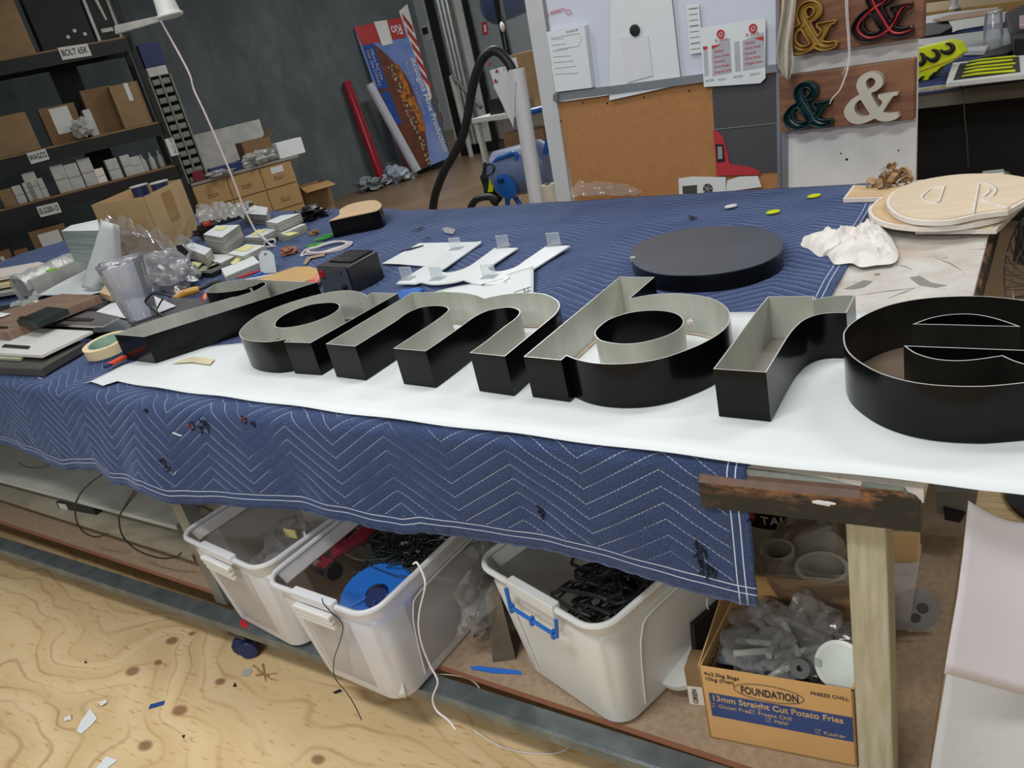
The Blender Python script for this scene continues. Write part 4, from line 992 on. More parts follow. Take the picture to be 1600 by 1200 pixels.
# ---------------------------------------------------------------- right end of the bench: MDF cut-outs, rag, shavings
def mdfpiece(label, pxs, zb, h=.016, mt='mdf', smoothed=True, grooves=()):
    th = thing('routed_offcut', label, 'offcut', P(*pxs[0][:2], zb), 'routed wooden offcuts piled on the bench corner')
    l = smooth_loop([(P(q[0], q[1], zb + h), len(q) > 2) for q in pxs], True, 5)
    MB().prism([p - Vector((0, 0, h)) for p in l], (0, 0, h * .8), 0, 0).build('backing_layer', 'foam_edge', th, smooth=40)
    if area2(l) < 0: l.reverse()
    li = offset(l, .010)
    MB().prism([p - Vector((0, 0, h * .2)) for p in li], (0, 0, h * .2)).build('face_layer', mt, th, smooth=40)
    for g, cl in grooves:
        gl = smooth_loop([(P(q[0], q[1], zb + h), len(q) > 2) for q in g], cl, 5)
        MB().tube(gl, .0042, 6, cl).build('routed_groove', 'foam_edge', th)
        MB().tube([p + Vector((.004, .004, .0012)) for p in gl], .0016, 5, cl).build('burr_line', plain('groove_burr_fibre', '#b7a58e', .9) if 'groove_burr_fibre' not in bpy.data.materials else bpy.data.materials['groove_burr_fibre'], th)  # thin tan line set beside each routed groove
    return th
mdfpiece('straight flat offcut at the bottom left of the offcut pile', [(1317, 309, 1), (1392, 307, 1), (1440, 290, 1), (1333, 288, 1)], ZB + .004)
mdfpiece('lowest straight-edged offcut at the right of the pile', [(1430, 357, 1), (1557, 356, 1), (1590, 325, 1), (1500, 318, 1)], ZB + .004)
mdfpiece('lower round offcut under the carved one', [(1357, 330), (1362, 318), (1385, 303), (1430, 290), (1500, 285), (1600, 300), (1580, 330), (1520, 347), (1450, 353), (1400, 350), (1370, 342)], ZB + .024)
mdfpiece('large pale round offcut carved with two hollow shapes on top', [(1385, 318), (1390, 303), (1410, 290), (1445, 279), (1500, 271), (1560, 270), (1600, 275), (1680, 290), (1720, 310), (1650, 320), (1600, 313, 1), (1575, 327, 1), (1530, 333), (1480, 343), (1430, 342), (1400, 333)], ZB + .043, mt='ply_skin',
    grooves=[([(1466, 317, 1), (1475, 292, 1), (1455, 296), (1443, 305), (1440, 311), (1450, 316)], True), ([(1520, 334, 1), (1529, 287, 1), (1545, 289), (1555, 297), (1550, 307), (1533, 313, 1), (1575, 326, 1)], False), ([(1536, 309), (1545, 300), (1541, 297)], False)])
mb = MB(); rr = random.Random(3)
base = P(1395, 284, ZB + .03)
for k in range(60):
    c = base + Vector((rr.gauss(0, .032), rr.gauss(0, .02), 0)); c.z = max(ZB + .026, base.z + .05 * math.exp(-((c.x - base.x) / .035) ** 2) * rr.random())
    a = rr.uniform(0, 6.28); e1_ = Vector((math.cos(a), math.sin(a), rr.uniform(-.5, .5))).normalized(); e2_ = e1_.cross(Vector((rr.uniform(-.4, .4), rr.uniform(-.4, .4), 1))).normalized(); e3_ = e1_.cross(e2_)
    R1 = rr.uniform(.010, .024); w1 = rr.uniform(.004, .009); a0 = rr.uniform(0, 6.28); n_ = 9; vs = []
    for i in range(n_ + 1):
        t_ = a0 + i / n_ * rr.uniform(2.2, 2.4); q = c + e1_ * R1 * math.cos(t_) + e3_ * R1 * math.sin(t_); q.z = max(q.z, ZB + .022); vs += [q - e2_ * w1, q + e2_ * w1]
    mb.add(vs, [(2 * i, 2 * i + 1, 2 * i + 3, 2 * i + 2) for i in range(n_)])
tag(mb.build('wood_shavings', 'sawdust', smooth=0), 'small heap of curled brown wood shavings at the panel foot', 'shavings', None, 'stuff')
# rag
th = thing('cotton_rag', 'crumpled white cotton rag lying at the edge of the blanket', 'rag', P(1330, 400, ZB))
out = [(1248, 377), (1253, 362), (1275, 362), (1300, 356), (1330, 350), (1352, 343), (1362, 332), (1375, 345), (1392, 360), (1398, 372), (1404, 390), (1395, 402), (1370, 405), (1345, 408), (1330, 402), (1305, 404), (1296, 395), (1292, 390), (1280, 392), (1262, 382)]
rl = smooth_loop([(P(a, b + 3, ZB + .012), False) for a, b in out], True, 7); cr = P(1338, 382, ZB + .012)
mb = MB(); nr = 60; n = len(rl); vs = []
for j in range(nr + 1):
    f_ = j / nr
    for p in rl:
        q = cr.lerp(p, f_); wx = q.x + .03 * noise.noise(Vector((q.x * 9, q.y * 9, 7))); fold = (.22 - min(.22, abs(noise.noise(Vector((wx * 13, q.y * 9, 1)))) * 1.1)) * .10 + (.2 - min(.2, abs(noise.noise(Vector((wx * 27, q.y * 22, 4)))))) * .035 + noise.noise(Vector((q.x * 55, q.y * 50, 9))) * .004
        prof_ = (1 - f_ ** 3)
        q.z = ZB + .001 + (.026 + fold) * prof_ + .004 * (1 - f_); vs.append(q)
fs = [(j * n + i, j * n + (i + 1) % n, (j + 1) * n + (i + 1) % n, (j + 1) * n + i) for j in range(nr) for i in range(n)]
mb.add(vs, fs); mb.build('cloth', 'rag', th, smooth=50)
# blobs of solder inside b and r
for i, lt in enumerate([o for o in C.objects if o.name.startswith('channel_letter')]):
    if i == 4:
        c = P(1204, 470, Z1 - .02); pts = [P(1204 + 2 * math.sin(k * 1.7), 470, Z1 - .02) + Vector((.004, -.01, -.06 * k / 8)) for k in range(9)]
        MB().tube(pts, [.004, .005, .006, .005, .007, .006, .005, .006, .008], 8).build('weld_bead', plain('silver_weld', '#a2a3a5', .3, metal=.8, bump=.5, bscale=90), lt)
    if i == 3:
        for (x, y) in ((959, 556), (964, 560), (955, 552)):
            MB().blob(P(x, y, .905) + Vector((0, -.004, 0)), (.006, .003, .006), 8, .3, 2, x).build('weld_bead', 'steel_shiny', lt)
        for (x, y) in ((1077, 505), (1081, 503)):
            MB().blob(P(x, y, .93) + Vector((0, -.005, 0)), (.004, .003, .010), 8, .3, 2, x).build('glue_blob', 'foam_edge', lt)
# ================================================================ under the bench
def rrect(w_, d_, r, n=6):
    pts = []
    for cx, cy, a0 in ((w_ - r, r, -PI / 2), (w_ - r, d_ - r, 0), (r, d_ - r, PI / 2), (r, r, PI)):
        for k in range(n + 1):
            a = a0 + PI / 2 * k / n; pts.append(Vector((cx + r * math.cos(a), cy + r * math.sin(a), 0)))
        # straight run subdivisions
        nxt = {0: (w_, d_ - r), 1: (r, d_), 2: (0, r), 3: (w_ - r, 0)}[[-PI / 2, 0, PI / 2, PI].index(a0)]
        p = pts[-1]; q = Vector((nxt[0], nxt[1], 0))
        for k in range(1, 8): pts.append(p.lerp(q, k / 8))
    return pts
def tub(label, FL, FR, depth, zb, h, taper, mats, latch, group='plastic tubs under the bench'):
    FL, FR = Vector(FL), Vector(FR); u = FR - FL; w_ = u.length; ang = math.atan2(u.y, u.x)
    th = thing('plastic_tub', label, 'tub', (FL.x, FL.y, zb), group, ang)
    levels = [(0, taper + .02), (.012, taper), (h * .12, taper * .9), (h * .84, taper * .25), (h * .86, .012), (h, .0)]
    rings = []
    for z, ins in levels:
        rings.append([p + Vector((ins, ins, z)) for p in rrect(w_ - 2 * ins, depth - 2 * ins, .055)])
    n = len(rings[0]); mb = MB(); fs = []; ms = []
    for k in range(len(rings) - 1):
        for j in range(n):
            seg = j % 14                      # 0-5 corner, 6-13 straight
            win = 1 if (k == 2 and 7 <= seg <= 12) else 0
            fs.append((k * n + j, k * n + (j + 1) % n, (k + 1) * n + (j + 1) % n, (k + 1) * n + j)); ms.append(win)
    fs.append(tuple(range(n))[::-1]); ms.append(0)
    mb.add([p for r in rings for p in r], fs, ms)
    mb.build('body', mats, th, smooth=40, world=False)
    MB().tube([p + Vector((0, 0, -.004)) for p in rings[-1]], .0075, 8, True).build('rim', mats[0], th, world=False)
    # outline of the window panel on front and right
    fr = lambda a, z: Vector((w_ * a, taper * (1 - z) - .002, h * z))
    MB().tube(curve([fr(.26, .10), fr(.25, .5), fr(.26, .78), fr(.33, .84)], 4), .0022, 5).build('moulded_rib', mats[0], th, world=False)
    rr_ = lambda b, z: Vector((w_ - taper * (1 - z) + .002, depth * b, h * z))
    MB().tube(curve([rr_(.24, .10), rr_(.24, .5), rr_(.26, .72), rr_(.34, .82), rr_(.8, .83)], 4), .0024, 5).build('moulded_rib', mats[0], th, world=False)
    if latch == 'white':
        mb = MB(); mb.box(w_ * .33, w_ * .72, -.014, .01, h - .012, h + .012); mb.build('latch_hinge', mats[0], th, smooth=0, world=False, bevel=.003)
        mb = MB()
        for k in range(3): mb.box(w_ * .36, w_ * .70, -.026 + k * .003, -.010, h - .030 - k * .016, h - .018 - k * .016)
        mb.build('latch', 'white_plastic', th, smooth=0, world=False, bevel=.002)
    else:
        mb = MB(); mb.box(w_ * .32, w_ * .70, -.012, .012, h - .020, h + .012); mb.build('latch_hinge', mats[0], th, smooth=0, world=False, bevel=.003)
        mb = MB(); a, b = w_ * .33, w_ * .73
        mb.tube([(a, -.016, h - .006), (a + .008, -.022, h - .05), (b, -.022, h - .052), (b, -.016, h - .012)], .005, 6)
        for x in (a + .012, b - .012, (a + b) / 2): mb.box(x - .004, x + .004, -.028, -.016, h - .062, h - .042)
        mb.build('handle', 'blue_plastic', th, world=False)
    return th
ZF = .143
t1 = tub('leftmost plastic tub, frosted, with clear bags inside', P(279.5, 836, .47), P(405, 893, .47), .50, ZF, .33, .035, ['tub', 'tub_win'], 'white')
t2 = tub('middle plastic tub holding black wires and blue reel', P(411, 908, .47), P(575, 966, .47), .50, ZF, .33, .035, ['tub', 'tub_win'], 'white')
t3 = tub('milky plastic tub with blue handle, full of black cables', (-1.03, 1.132, 0), (-.648, .998, 0), .46, .1515, .335, .035, ['tub_milky', 'tub_milky'], 'blue')
def inside(t, x, y, z): return wm(t) @ Vector((x, y, z))
def wires(name, label, t, n, x0, x1, y0, y1, z0, z1, mats, r=.0025, seed=1, R=.07, loops=1.3, cat='wires'):
    th = thing(name, label, cat, inside(t, (x0 + x1) / 2, (y0 + y1) / 2, z0)); rr = random.Random(seed)
    for m in mats:
        mb = MB()
        for k in range(n // len(mats)):
            c = Vector((rr.uniform(x0, x1), rr.uniform(y0, y1), rr.uniform(z0, z1))); ph = rr.uniform(0, 6.28); q = rr.uniform(.4, 1) * R; tl = rr.uniform(-.5, .5); tl2 = rr.uniform(-.5, .5)
            pts = []
            for i in range(18):
                a = ph + i / 17 * 2 * PI * loops; rad = q * (1 + .3 * math.sin(a * 2.3 + k))
                p = c + Vector((math.cos(a) * rad, math.sin(a) * rad, (math.cos(a) * tl + math.sin(a) * tl2) * rad * .6 + i * .0015))
                p.x = min(max(p.x, x0 - .02), x1 + .02); p.y = min(max(p.y, y0 - .02), y1 + .02); p.z = max(z0, p.z)
                pts.append(inside(t, *p))
            mb.tube(pts, r * rr.uniform(.7, 1.2), 5)
        o = mb.build('wire_bundle', m, th); o['kind'] = 'stuff'
    return th
wires('tangled_wires', 'tangle of thin black and green wires in the middle tub', t2, 90, .13, .33, .20, .42, .19, .29, ['wire_dark', 'wire_green', 'wire_dark'], .0017, 2)
wires('cable_bundle', 'thick black cables coiled in the milky tub', t3, 46, .16, .33, .10, .36, .16, .29, ['wire_dark', 'rubber'], .0042, 5, .09)
th = thing('cable_reel', 'empty blue plastic cable reel lying in the middle tub', 'reel', inside(t2, .27, .14, .17))
for z in (.195, .262):
    MB().lathe([(.03, 0), (.095, 0), (.097, .002), (.095, .004), (.03, .004), (.03, 0)], inside(t2, .27, .125, z), 36, (.12, -.2, 1), cap=False).build('flange', 'blue_plastic', th)
MB().lathe([(.03, 0), (.03, .07)], inside(t2, .27, .125, .197), 24, (.12, -.2, 1)).build('core', 'navy', th)
for k in range(6):
    a = k * PI / 3; c = inside(t2, .27, .125, .2675); MB().tube([c + Vector((.03 * math.cos(a), .03 * math.sin(a), 0)), c + Vector((.092 * math.cos(a), .092 * math.sin(a), 0))], .0016, 4).build('spoke', 'blue_tape', th)
tag(MB().lathe([(.05, 0), (.06, .004), (.06, .02)], inside(t2, .30, .10, .12), 24).build('red_stopper', 'red_bright'), 'red cap under the blue cable reel in the middle tub', 'cap')
# red toy-like racer body seen in the tub
th = thing('red_racing_car', 'red plastic racing car leaning against the back left of the middle tub', 'toy car', inside(t2, .08, .25, .18))
a = PY(505, 880, 1.12); b = PY(598, 815, 1.30)
dirv = (b - a); n_ = dirv.normalized()
MB().tube([a, a + dirv * .25, a + dirv * .5, a + dirv * .75, b], [.010, .014, .018, .026, .012], 8).build('body', 'red_car', th)
sdv = n_.cross(Vector((0, 0, 1))).normalized()
MB().obox(a - sdv * .035 - n_ * .01, sdv * .07, n_ * .03, (0, 0, .006)).build('front_wing', 'red_car', th, smooth=0)
MB().obox(b - sdv * .04 + Vector((0, 0, .01)), sdv * .08, n_ * .025, (0, 0, .03)).build('rear_wing', 'red_car', th, smooth=0)
for fr_, sg in ((.06, -1), (.06, 1), (.78, -1), (.78, 1)):
    MB().lathe([(.004, -.01), (.024, -.01), (.026, 0), (.024, .01), (.004, .01)], a + dirv * fr_ + sdv * sg * .035 - Vector((0, 0, .018)), 20, sdv).build('wheel', 'black_plastic', th)
# contents of left tub
th = thing('parts_bag', 'clear bag of small parts with yellow label in the leftmost tub', 'bag', inside(t1, .2, .2, .1))
MB().blob(inside(t1, .21, .22, .15), (.12, .14, .10), 16, .35, 2.3, 4).build('bag_film', 'bag', th, smooth=40)
MB().blob(inside(t1, .20, .22, .13), (.09, .12, .06), 12, .3, 2.3, 9).build('contents', 'ink_grey', th, smooth=40)
MB().box(0, .05, 0, .004, 0, .03).build('yellow_label', 'yellow_note', th, smooth=0, world=False).location = (.02, .0, .14)
th = thing('white_liner', 'white sheet folded in the bottom of the middle tub', 'liner', inside(t2, .2, .06, .02)); MB().grid(12, 10, lambda u, v: inside(t2, .16 + .19 * u, .05 + .01 * math.sin(u * 6) + .02 * v, .02 + .15 * v)).build('sheet', 'white_paper', th, solid=.001)
# clear film bulging between middle and milky tubs
th = thing('film_bundle', 'bulging bundle of clear film with paper scraps right of the middle tub', 'bundle', (-1.1, 1.32, .152))
MB().blob((-1.085, 1.38, .31), (.085, .24, .14), 22, .3, 2.6, 12, zmin=.153).build('film', 'bag', th, smooth=30)
MB().blob((-1.085, 1.40, .29), (.06, .20, .10), 14, .3, 2.6, 15, zmin=.156).build('contents', plain('grey_scraps', '#5d6064', .6, col2='#2d3034', scale=20), th, smooth=30)
for k, (x, y, z) in enumerate(((-1.155, 1.22, .29), (-1.14, 1.20, .23), (-1.13, 1.24, .21))):
    MB().blob((x, y, z), (.012, .012, .016), 6, .4, 2, k).build('paper_scrap', 'foam_edge', th, smooth=0)
# wood block and blue strip on the shelf
pb = P(792, 1040, .152); tb = PY(762, 935, pb.y)
th = thing('timber_block', 'short dark timber block leaning beside the milky tub', 'block', pb)
MB().hexa([P(770, 1035, .151), P(806, 1030, .151), P(800, 1010, .151), P(768, 1012, .151)], [PY(757, 930, pb.y + .02), PY(780, 925, pb.y + .02), PY(776, 905, pb.y + .08), PY(755, 912, pb.y + .08)]).build('block', plain('dark_timber', '#6f6658', .8, col2='#4d4a42', scale=8), th, smooth=0)
sheet('blue_tape_strip', [(734, 1042), (748, 1041), (812, 1048), (816, 1054), (770, 1052), (737, 1046)], .1515, 'blue_tape', 'bright blue tape strip lying on the front of the lower shelf', 'tape', thick=.001)
# fries carton
bl = P(1109, 1152, .151); tl_ = PY(1091, 1041, bl.y + .0); br_ = Vector((-.208, bl.y + .026, .151))
hB = tl_.z - .151; dv = P(1145, 933, .151 + hB) - tl_; dv.z = 0; dv = dv.normalized() * .30
fx_ = carton('fries_carton', bl, br_, dv, hB, .151, 'open tan frozen fries carton full of clear bags beside the bench leg', mat='card_fries', t=.004)
u = (br_ - bl); W_ = u.length; un = u.normalized(); zn = Vector((0, 0, 1)); fn_ = un.cross(zn)
def fb(a, b, d=0): return bl + un * (W_ * a) + zn * (hB * b) + fn_ * d
def fq(mb, a0, b0, a1, b1, d, t=.0004): return mb.hexa([fb(a0, b0, d), fb(a1, b0, d), fb(a1, b0, d + t), fb(a0, b0, d + t)], [fb(a0, b1, d), fb(a1, b1, d), fb(a1, b1, d + t), fb(a0, b1, d + t)])
fq(MB(), .045, .34, .985, .66, .0006).build('blue_band', plain('carton_blue', '#2f4a86', .6), fx_, smooth=0)
M['carton_ink'] = plain('carton_navy_ink', '#2b3040', .7); M['carton_tan'] = plain('carton_tan_print', '#cfae7c', .7)
text('FOUNDATION', 'printed_text', .027, fb(.275, .735, .001), un, zn, 'carton_ink', fx_, bold=.0005, fit=W_ * .38)
MB().tube([fb(.46 + .23 * math.cos(a), .785 + .105 * math.sin(a), .001) for a in [2 * PI * i / 40 for i in range(40)]], .0007, 4, True).build('printed_oval', 'carton_ink', fx_)
text('4x2.5kg Bags', 'printed_text', .0135, fb(.03, .90, .001), un, zn, 'carton_ink', fx_); text('10kg (Net)', 'printed_text', .0135, fb(.03, .83, .001), un, zn, 'carton_ink', fx_)
text('FREEZE CHILL', 'printed_text', .0115, fb(.735, .87, .001), un, zn, 'carton_ink', fx_, fit=W_ * .235)
text('13mm Straight Cut Potato Fries', 'printed_text', .0215, fb(.06, .565, .0014), un, zn, 'carton_tan', fx_, bold=.0004, fit=W_ * .87)
for s_, a, b in (('Gluten Free', .10, .475), ('Freeze Chill', .375, .475), ('Halal', .48, .405), ('Kosher', .80, .37)):
    text(s_, 'printed_text', .0135, fb(a, b, .0014), un, zn, 'carton_tan', fx_)
    MB().tube([fb(a - .055, b, .0014), fb(a - .02, b, .0014), fb(a - .02, b + .05, .0014), fb(a - .055, b + .05, .0014)], .0004, 4, True).build('tick_box', 'carton_tan', fx_, smooth=0)
    MB().tube([fb(a - .048, b + .03, .0014), fb(a - .04, b + .012, .0014), fb(a - .018, b + .055, .0014)], .0004, 4).build('tick', 'carton_tan', fx_, smooth=0)
# printing on the raised left flap
fl_ = MB().add([tl_, tl_ + dv, tl_ + dv * 1.0 + zn * .10, tl_ + dv * .35 + zn * .035], [(0, 1, 2, 3)]); fl_.build('side_flap', 'card_in', fx_, smooth=0, solid=.003)
e = tl_ + dv * .5 - zn * .015; dn = dv.normalized(); nn = zn.cross(dn); nn = -nn if nn.x < 0 else nn
text('FOUNDATION', 'printed_text', .02, tl_ + dv * .08 + nn * .0045 - zn * .05, dn * 1.0 + zn * .1, zn, 'carton_ink', fx_, sx=.9)
MB().tube([tl_ + dv * (.30 + .26 * math.cos(a)) + nn * .0046 + zn * (-.042 + .022 * math.sin(a)) for a in [2 * PI * i / 30 for i in range(30)]], .0006, 4, True).build('printed_oval', 'carton_ink', fx_)
# contents of the carton
def cb(a, c, z): return bl + un * (W_ * a) + dn * c + zn * z
th = thing('clear_tube_bag', 'crumpled clear bags of plastic tubes filling the fries carton', 'bags', cb(.5, .12, .01))
MB().blob(cb(.34, .14, .16), (.085, .09, .055), 22, .45, 2.8, 3, zmin=.17).build('bag_film', 'bag', th, smooth=25)
MB().blob(cb(.58, .15, .18), (.09, .09, .055), 22, .45, 3.0, 8, zmin=.17).build('bag_film', 'bag', th, smooth=25)
MB().blob(cb(.30, .12, .14), (.07, .07, .035), 12, .4, 2.8, 5, zmin=.156).build('grey_parts', plain('blue_grey_parts', '#7e8a90', .6, col2='#5a666c', scale=30), th, smooth=25)
rr = random.Random(5)
for k in range(12):
    c = cb(rr.uniform(.3, .7), rr.uniform(.06, .18), rr.uniform(.17, .21)); a = rr.uniform(0, PI); d = Vector((math.cos(a), math.sin(a), rr.uniform(-.4, .4))) * .05
    MB().tube([c - d, c + d], .007, 8).build('clear_tube', 'bag_milky', th)
MB().blob(cb(.5, .15, .09), (.10, .10, .05), 12, .2, 2, 5, zmin=.156).build('dark_fill', 'charcoal_panel', th, smooth=25)
th = thing('grey_spool', 'small dark grey spool with a hole, front of the fries carton', 'spool', cb(.66, .03, .16))
MB().lathe([(.006, 0), (.019, 0), (.02, .004), (.02, .018), (.019, .02), (.006, .02), (.006, 0)], cb(.665, .035, .205), 28, (-.1, -.8, .6), cap=False).build('spool_body', plain('grey_rubber', '#4d5254', .6), th)
th = thing('white_disc', 'round white lid standing in the fries carton against the bench leg', 'lid', cb(.9, .03, .15))
MB().lathe([(.046, 0), (.048, .002), (.048, .006), (.044, .008)], cb(.90, .045, .215), 40, (-.05, -.85, .5)).build('disc', 'white_plastic', th)
MB().lathe([(.040, 0), (.041, .001), (.040, .0015)], cb(.90, .045, .215) + Vector((-.05, -.85, .5)).normalized() * .0082, 40, (-.05, -.85, .5)).build('inner_ring', plain('lid_ring', '#cdd6cf', .5), th)
# tall clear bag standing behind, with grey pipes inside
th = thing('tall_clear_bag', 'tall dusty clear bag of pipe fittings behind the fries carton', 'bag', (-.34, 1.5, .152))
def tb_(u, v):
    a = 2 * PI * u; r = 1 + .16 * noise.noise(Vector((math.cos(a) * 1.5, math.sin(a) * 1.5, v * 3)))
    w_ = (.165 - .05 * v ** 2) * r
    return Vector((-.335 + math.cos(a) * w_, 1.50 + math.sin(a) * .12 * r, .155 + v * (.235 - .02 * math.cos(2 * a))))
MB().grid(44, 30, tb_).build('bag_film', 'bag_dim', th, smooth=40)
for (x, y, z, r, h_) in ((-.43, 1.50, .155, .040, .20), (-.325, 1.47, .155, .058, .19), (-.235, 1.52, .155, .036, .14)):
    MB().lathe([(r, 0), (r, h_), (r * .85, h_), (r * .85, h_ - .12)], (x, y, z), 28, cap=False).build('pipe_fitting', plain('grey_pipe_%d' % int(r * 1000), '#b5b2aa', .5), th)
MB().tube([(-.46, 1.44, .30), (-.20, 1.46, .31)], .02, 12).build('pipe', 'dusty_white', th)
# paint tin with printed band
th = thing('paint_tin', 'large paint tin with black label band high behind the bench rail', 'tin', (-.43, 1.75, .152))
tq = PY(1196, 810, 1.66); tc = Vector((tq.x, tq.y + .143, tq.z - .70)); MB().lathe([(.14, .155 - tc.z), (.14, .5)], tc, 40).build('body', 'card', th)
MB().lathe([(.1405, .5), (.142, .70)], tc, 40).build('body_upper', 'dusty_white', th)
MB().lathe([(.1435, .665), (.1435, .728)], tc, 40, cap=False).build('label_band', 'ink', th)
MB().lathe([(.140, .735), (.146, .74), (.146, .755), (.13, .757)], tc, 40).build('rim', 'steel_dull', th)
tx = 'TAUBM'; a0 = -1.66
for k, ch in enumerate(tx):
    a = a0 + k * .165; pz = tc + Vector((math.cos(a) * .1442, math.sin(a) * .1442, .682)); text(ch, 'printed_letter', .034, pz, (-math.sin(a), math.cos(a), 0), zn, 'white_plastic', th, bold=.0008)
for (a, m, z) in ((-1.86, 'red_bright', .690), (-1.93, 'sign_navy', .700), (-1.82, 'orange', .700)):
    MB().blob(tc + Vector((math.cos(a) * .1442, math.sin(a) * .1442, z)), (.010, .002, .010), 8, .2, 2, 1).build('printed_emblem', m, th)
# things beyond the leg: container, cardboard, disc, small items
q = P(1400, 985, .151)
th = thing('clear_container', 'clear plastic container with cardboard on top behind the bench leg', 'container', q)
MB().hexa([P(1378, 985, .151), P(1420, 985, .151), P(1432, 900, .151), P(1380, 900, .151)], [PY(1378, 880, q.y), PY(1436, 880, q.y), PY(1441, 850, q.y + .25), PY(1380, 850, q.y + .25)]).build('body', 'tub_win', th, smooth=0)
tag(MB().hexa([PY(1378, 879, q.y + .02), PY(1434, 879, q.y + .02), PY(1438, 862, q.y + .2), PY(1380, 862, q.y + .2)], [PY(1378, 835, q.y + .02), PY(1434, 838, q.y + .02), PY(1438, 830, q.y + .2), PY(1380, 830, q.y + .2)]).build('cardboard_block', 'card', smooth=0), 'tan cardboard block on the clear container behind the bench leg', 'box')
q = P(1430, 982, .152); th = thing('round_plate', 'round grey plastic base plate leaning against the container behind the leg', 'base plate', q)
MB().lathe([(.045, 0), (.05, .003), (.05, .008), (.02, .01)], q + Vector((0, .01, .05)), 32, (.3, -.9, .3)).build('plate', 'ink_grey', th)
MB().lathe([(.012, 0), (.012, .004)], q + Vector((.015, -.002, .065)), 12, (.3, -.9, .3)).build('recess', 'charcoal_panel', th)
MB().lathe([(.012, 0), (.012, .004)], q + Vector((.0, -.002, .035)), 12, (.3, -.9, .3)).build('recess', 'charcoal_panel', th)
# between milky tub and carton: white tray lid, yellow-black packet, small label box
th = thing('round_tray', 'white round tray edge wedged between the milky tub and fries carton', 'tray', P(1068, 1055, .152)); MB().lathe([(.04, 0), (.06, .004), (.062, .02)], P(1068, 1045, .19), 30, (-.2, -.2, 1)).build('dish', 'white_plastic', th)
th = thing('yellow_packet', 'yellow and black packet between the milky tub and fries carton', 'packet', P(1090, 1020, .152))
a = P(1082, 1035, .2); MB().obox(a, (.035, .09, 0), (.012, -.004, 0), (0, .02, .10)).build('packet', 'ink', th, smooth=0); MB().obox(a + Vector((-.002, .002, 0)), (.012, .03, 0), (.012, -.004, 0), (0, .02, .04)).build('yellow_panel', 'amber', th, smooth=0)
th = thing('small_label_box', 'small white box printed OREN standing beside the fries carton', 'box', P(1085, 1105, .152))
a = P(1078, 1100, .151); MB().obox(a, (.035, .006, 0), (-.004, .06, 0), (0, 0, .055)).build('box', 'foam_edge', th, smooth=0); text('OREN', 'printed_text', .016, a + Vector((.020, .001, .006)), (0, 0, 1), (-1, -.1, 0), 'ink', th)
MB().obox(a + Vector((0, 0, .055)), (.035, .006, 0), (-.004, .06, 0), (0, 0, .05)).build('top_band', 'card_dark', th, smooth=0)
# steel bracket at right, sheets of hanging paper
th = thing('steel_bracket', 'grey steel rail under the paper overhang at the right edge', 'rail', (.05, 1.9, 0))
a, b = P(1462, 770, .30), P(1527, 775, .30); y_ = 1.9
MB().prism([PY(1462, 768, y_), PY(1528, 770, y_), PY(1520, 818, y_), PY(1464, 802, y_)], (0, .04, 0)).build('plate', 'steel_dull', th, smooth=0)
MB().prism([PY(1474, 795, y_ - .01), PY(1508, 803, y_ - .01), PY(1500, 817, y_ - .01), PY(1476, 812, y_ - .01)], (0, .01, 0)).build('slot', 'black_matt', th, smooth=0)
M['hang_paper'] = plain('cool_white_sheet', '#d4d3de', .8, var=.01)
def hang(u, v):
    L = [(1513, 782), (1505, 860), (1496, 930), (1475, 1052)]; Rr = [(1760, 860), (1760, 930), (1760, 1000), (1760, 1130)]
    k = v * 3; i = min(2, int(k)); f_ = k - i; a = Vector(L[i]).lerp(Vector(L[i + 1]), f_); b = Vector(Rr[i]).lerp(Vector(Rr[i + 1]), f_); q = a.lerp(b, u)
    q.y += (12 if v < .3 else 0) * math.sin(PI * min(1, u * 2.2)) * (1 - v / .3 if v < .3 else 0)
    return PY(q.x, q.y, 1.12 + .03 * math.sin(u * 3) - .03 * v)
tag(MB().grid(20, 20, hang).build('hanging_sheet', 'hang_paper', smooth=60, solid=.001), 'upper large pale sheet hanging off the right side of the bench', 'paper')
def hang2(u, v):
    a = Vector((1482, 1030)).lerp(Vector((1452, 1215)), v); b = Vector((1760, 1130)).lerp(Vector((1760, 1300)), v); q = a.lerp(b, u); return PY(q.x, q.y, 1.17 + .02 * math.sin(u * 5) - .05 * v)
t_ = NT('glossy_film_sheet'); o_ = t_.obj(); t_.b.inputs['Base Color'].default_value = lin('#c9cdd2')
t_.bump(t_.noise(o_, 14, 4, .7), .25, .01)
M['gloss_sheet'] = t_.done(.12, spec=.6)
tag(MB().grid(20, 14, hang2).build('hanging_sheet', 'gloss_sheet', smooth=60, solid=.001), 'lower glossy sheet hanging at the bottom right corner', 'sheet')
# boards stored at the left under the bench
a0, a1 = P(-40, 738, .275), P(275, 823, .245)
th = thing('stored_board', 'large pale board lying on edge of black box under the left bench', 'board', (-3.0, 1.5, .24))
bz_ = .262; p0, p1, p2, p3 = P(-80, 728, bz_), P(275, 822, bz_), P(310, 762, bz_), P(-80, 640, bz_)
p0 = P(-120, 718, bz_)
MB().prism([p0, p1, p2, Vector((-5.0, 2.1, bz_))], (0, 0, -.018)).build('panel', plain('scuffed_pale_board', '#cdd0c8', .6, col2='#b7bbb2', scale=3, stretch=(1, 3, 1)), th, smooth=0)
th = thing('stored_board', 'tan lower board under the large pale board, left of the steel leg', 'board', (-3.0, 1.5, .152)); MB().prism([P(-100, 745, .21), P(300, 870, .21), P(330, 800, .21), Vector((-5.1, 2.0, .21))], (0, 0, -.02)).build('panel', plain('dull_tan_board', '#a39c88', .7), th, smooth=0)
MB().box(-3.6, -2.45, 1.45, 1.6, .151, .19).build('spacer', 'leg_wood', th, smooth=0)
th = thing('black_power_pack', 'black power pack with white label under the pale board', 'power pack', P(120, 800, .215))
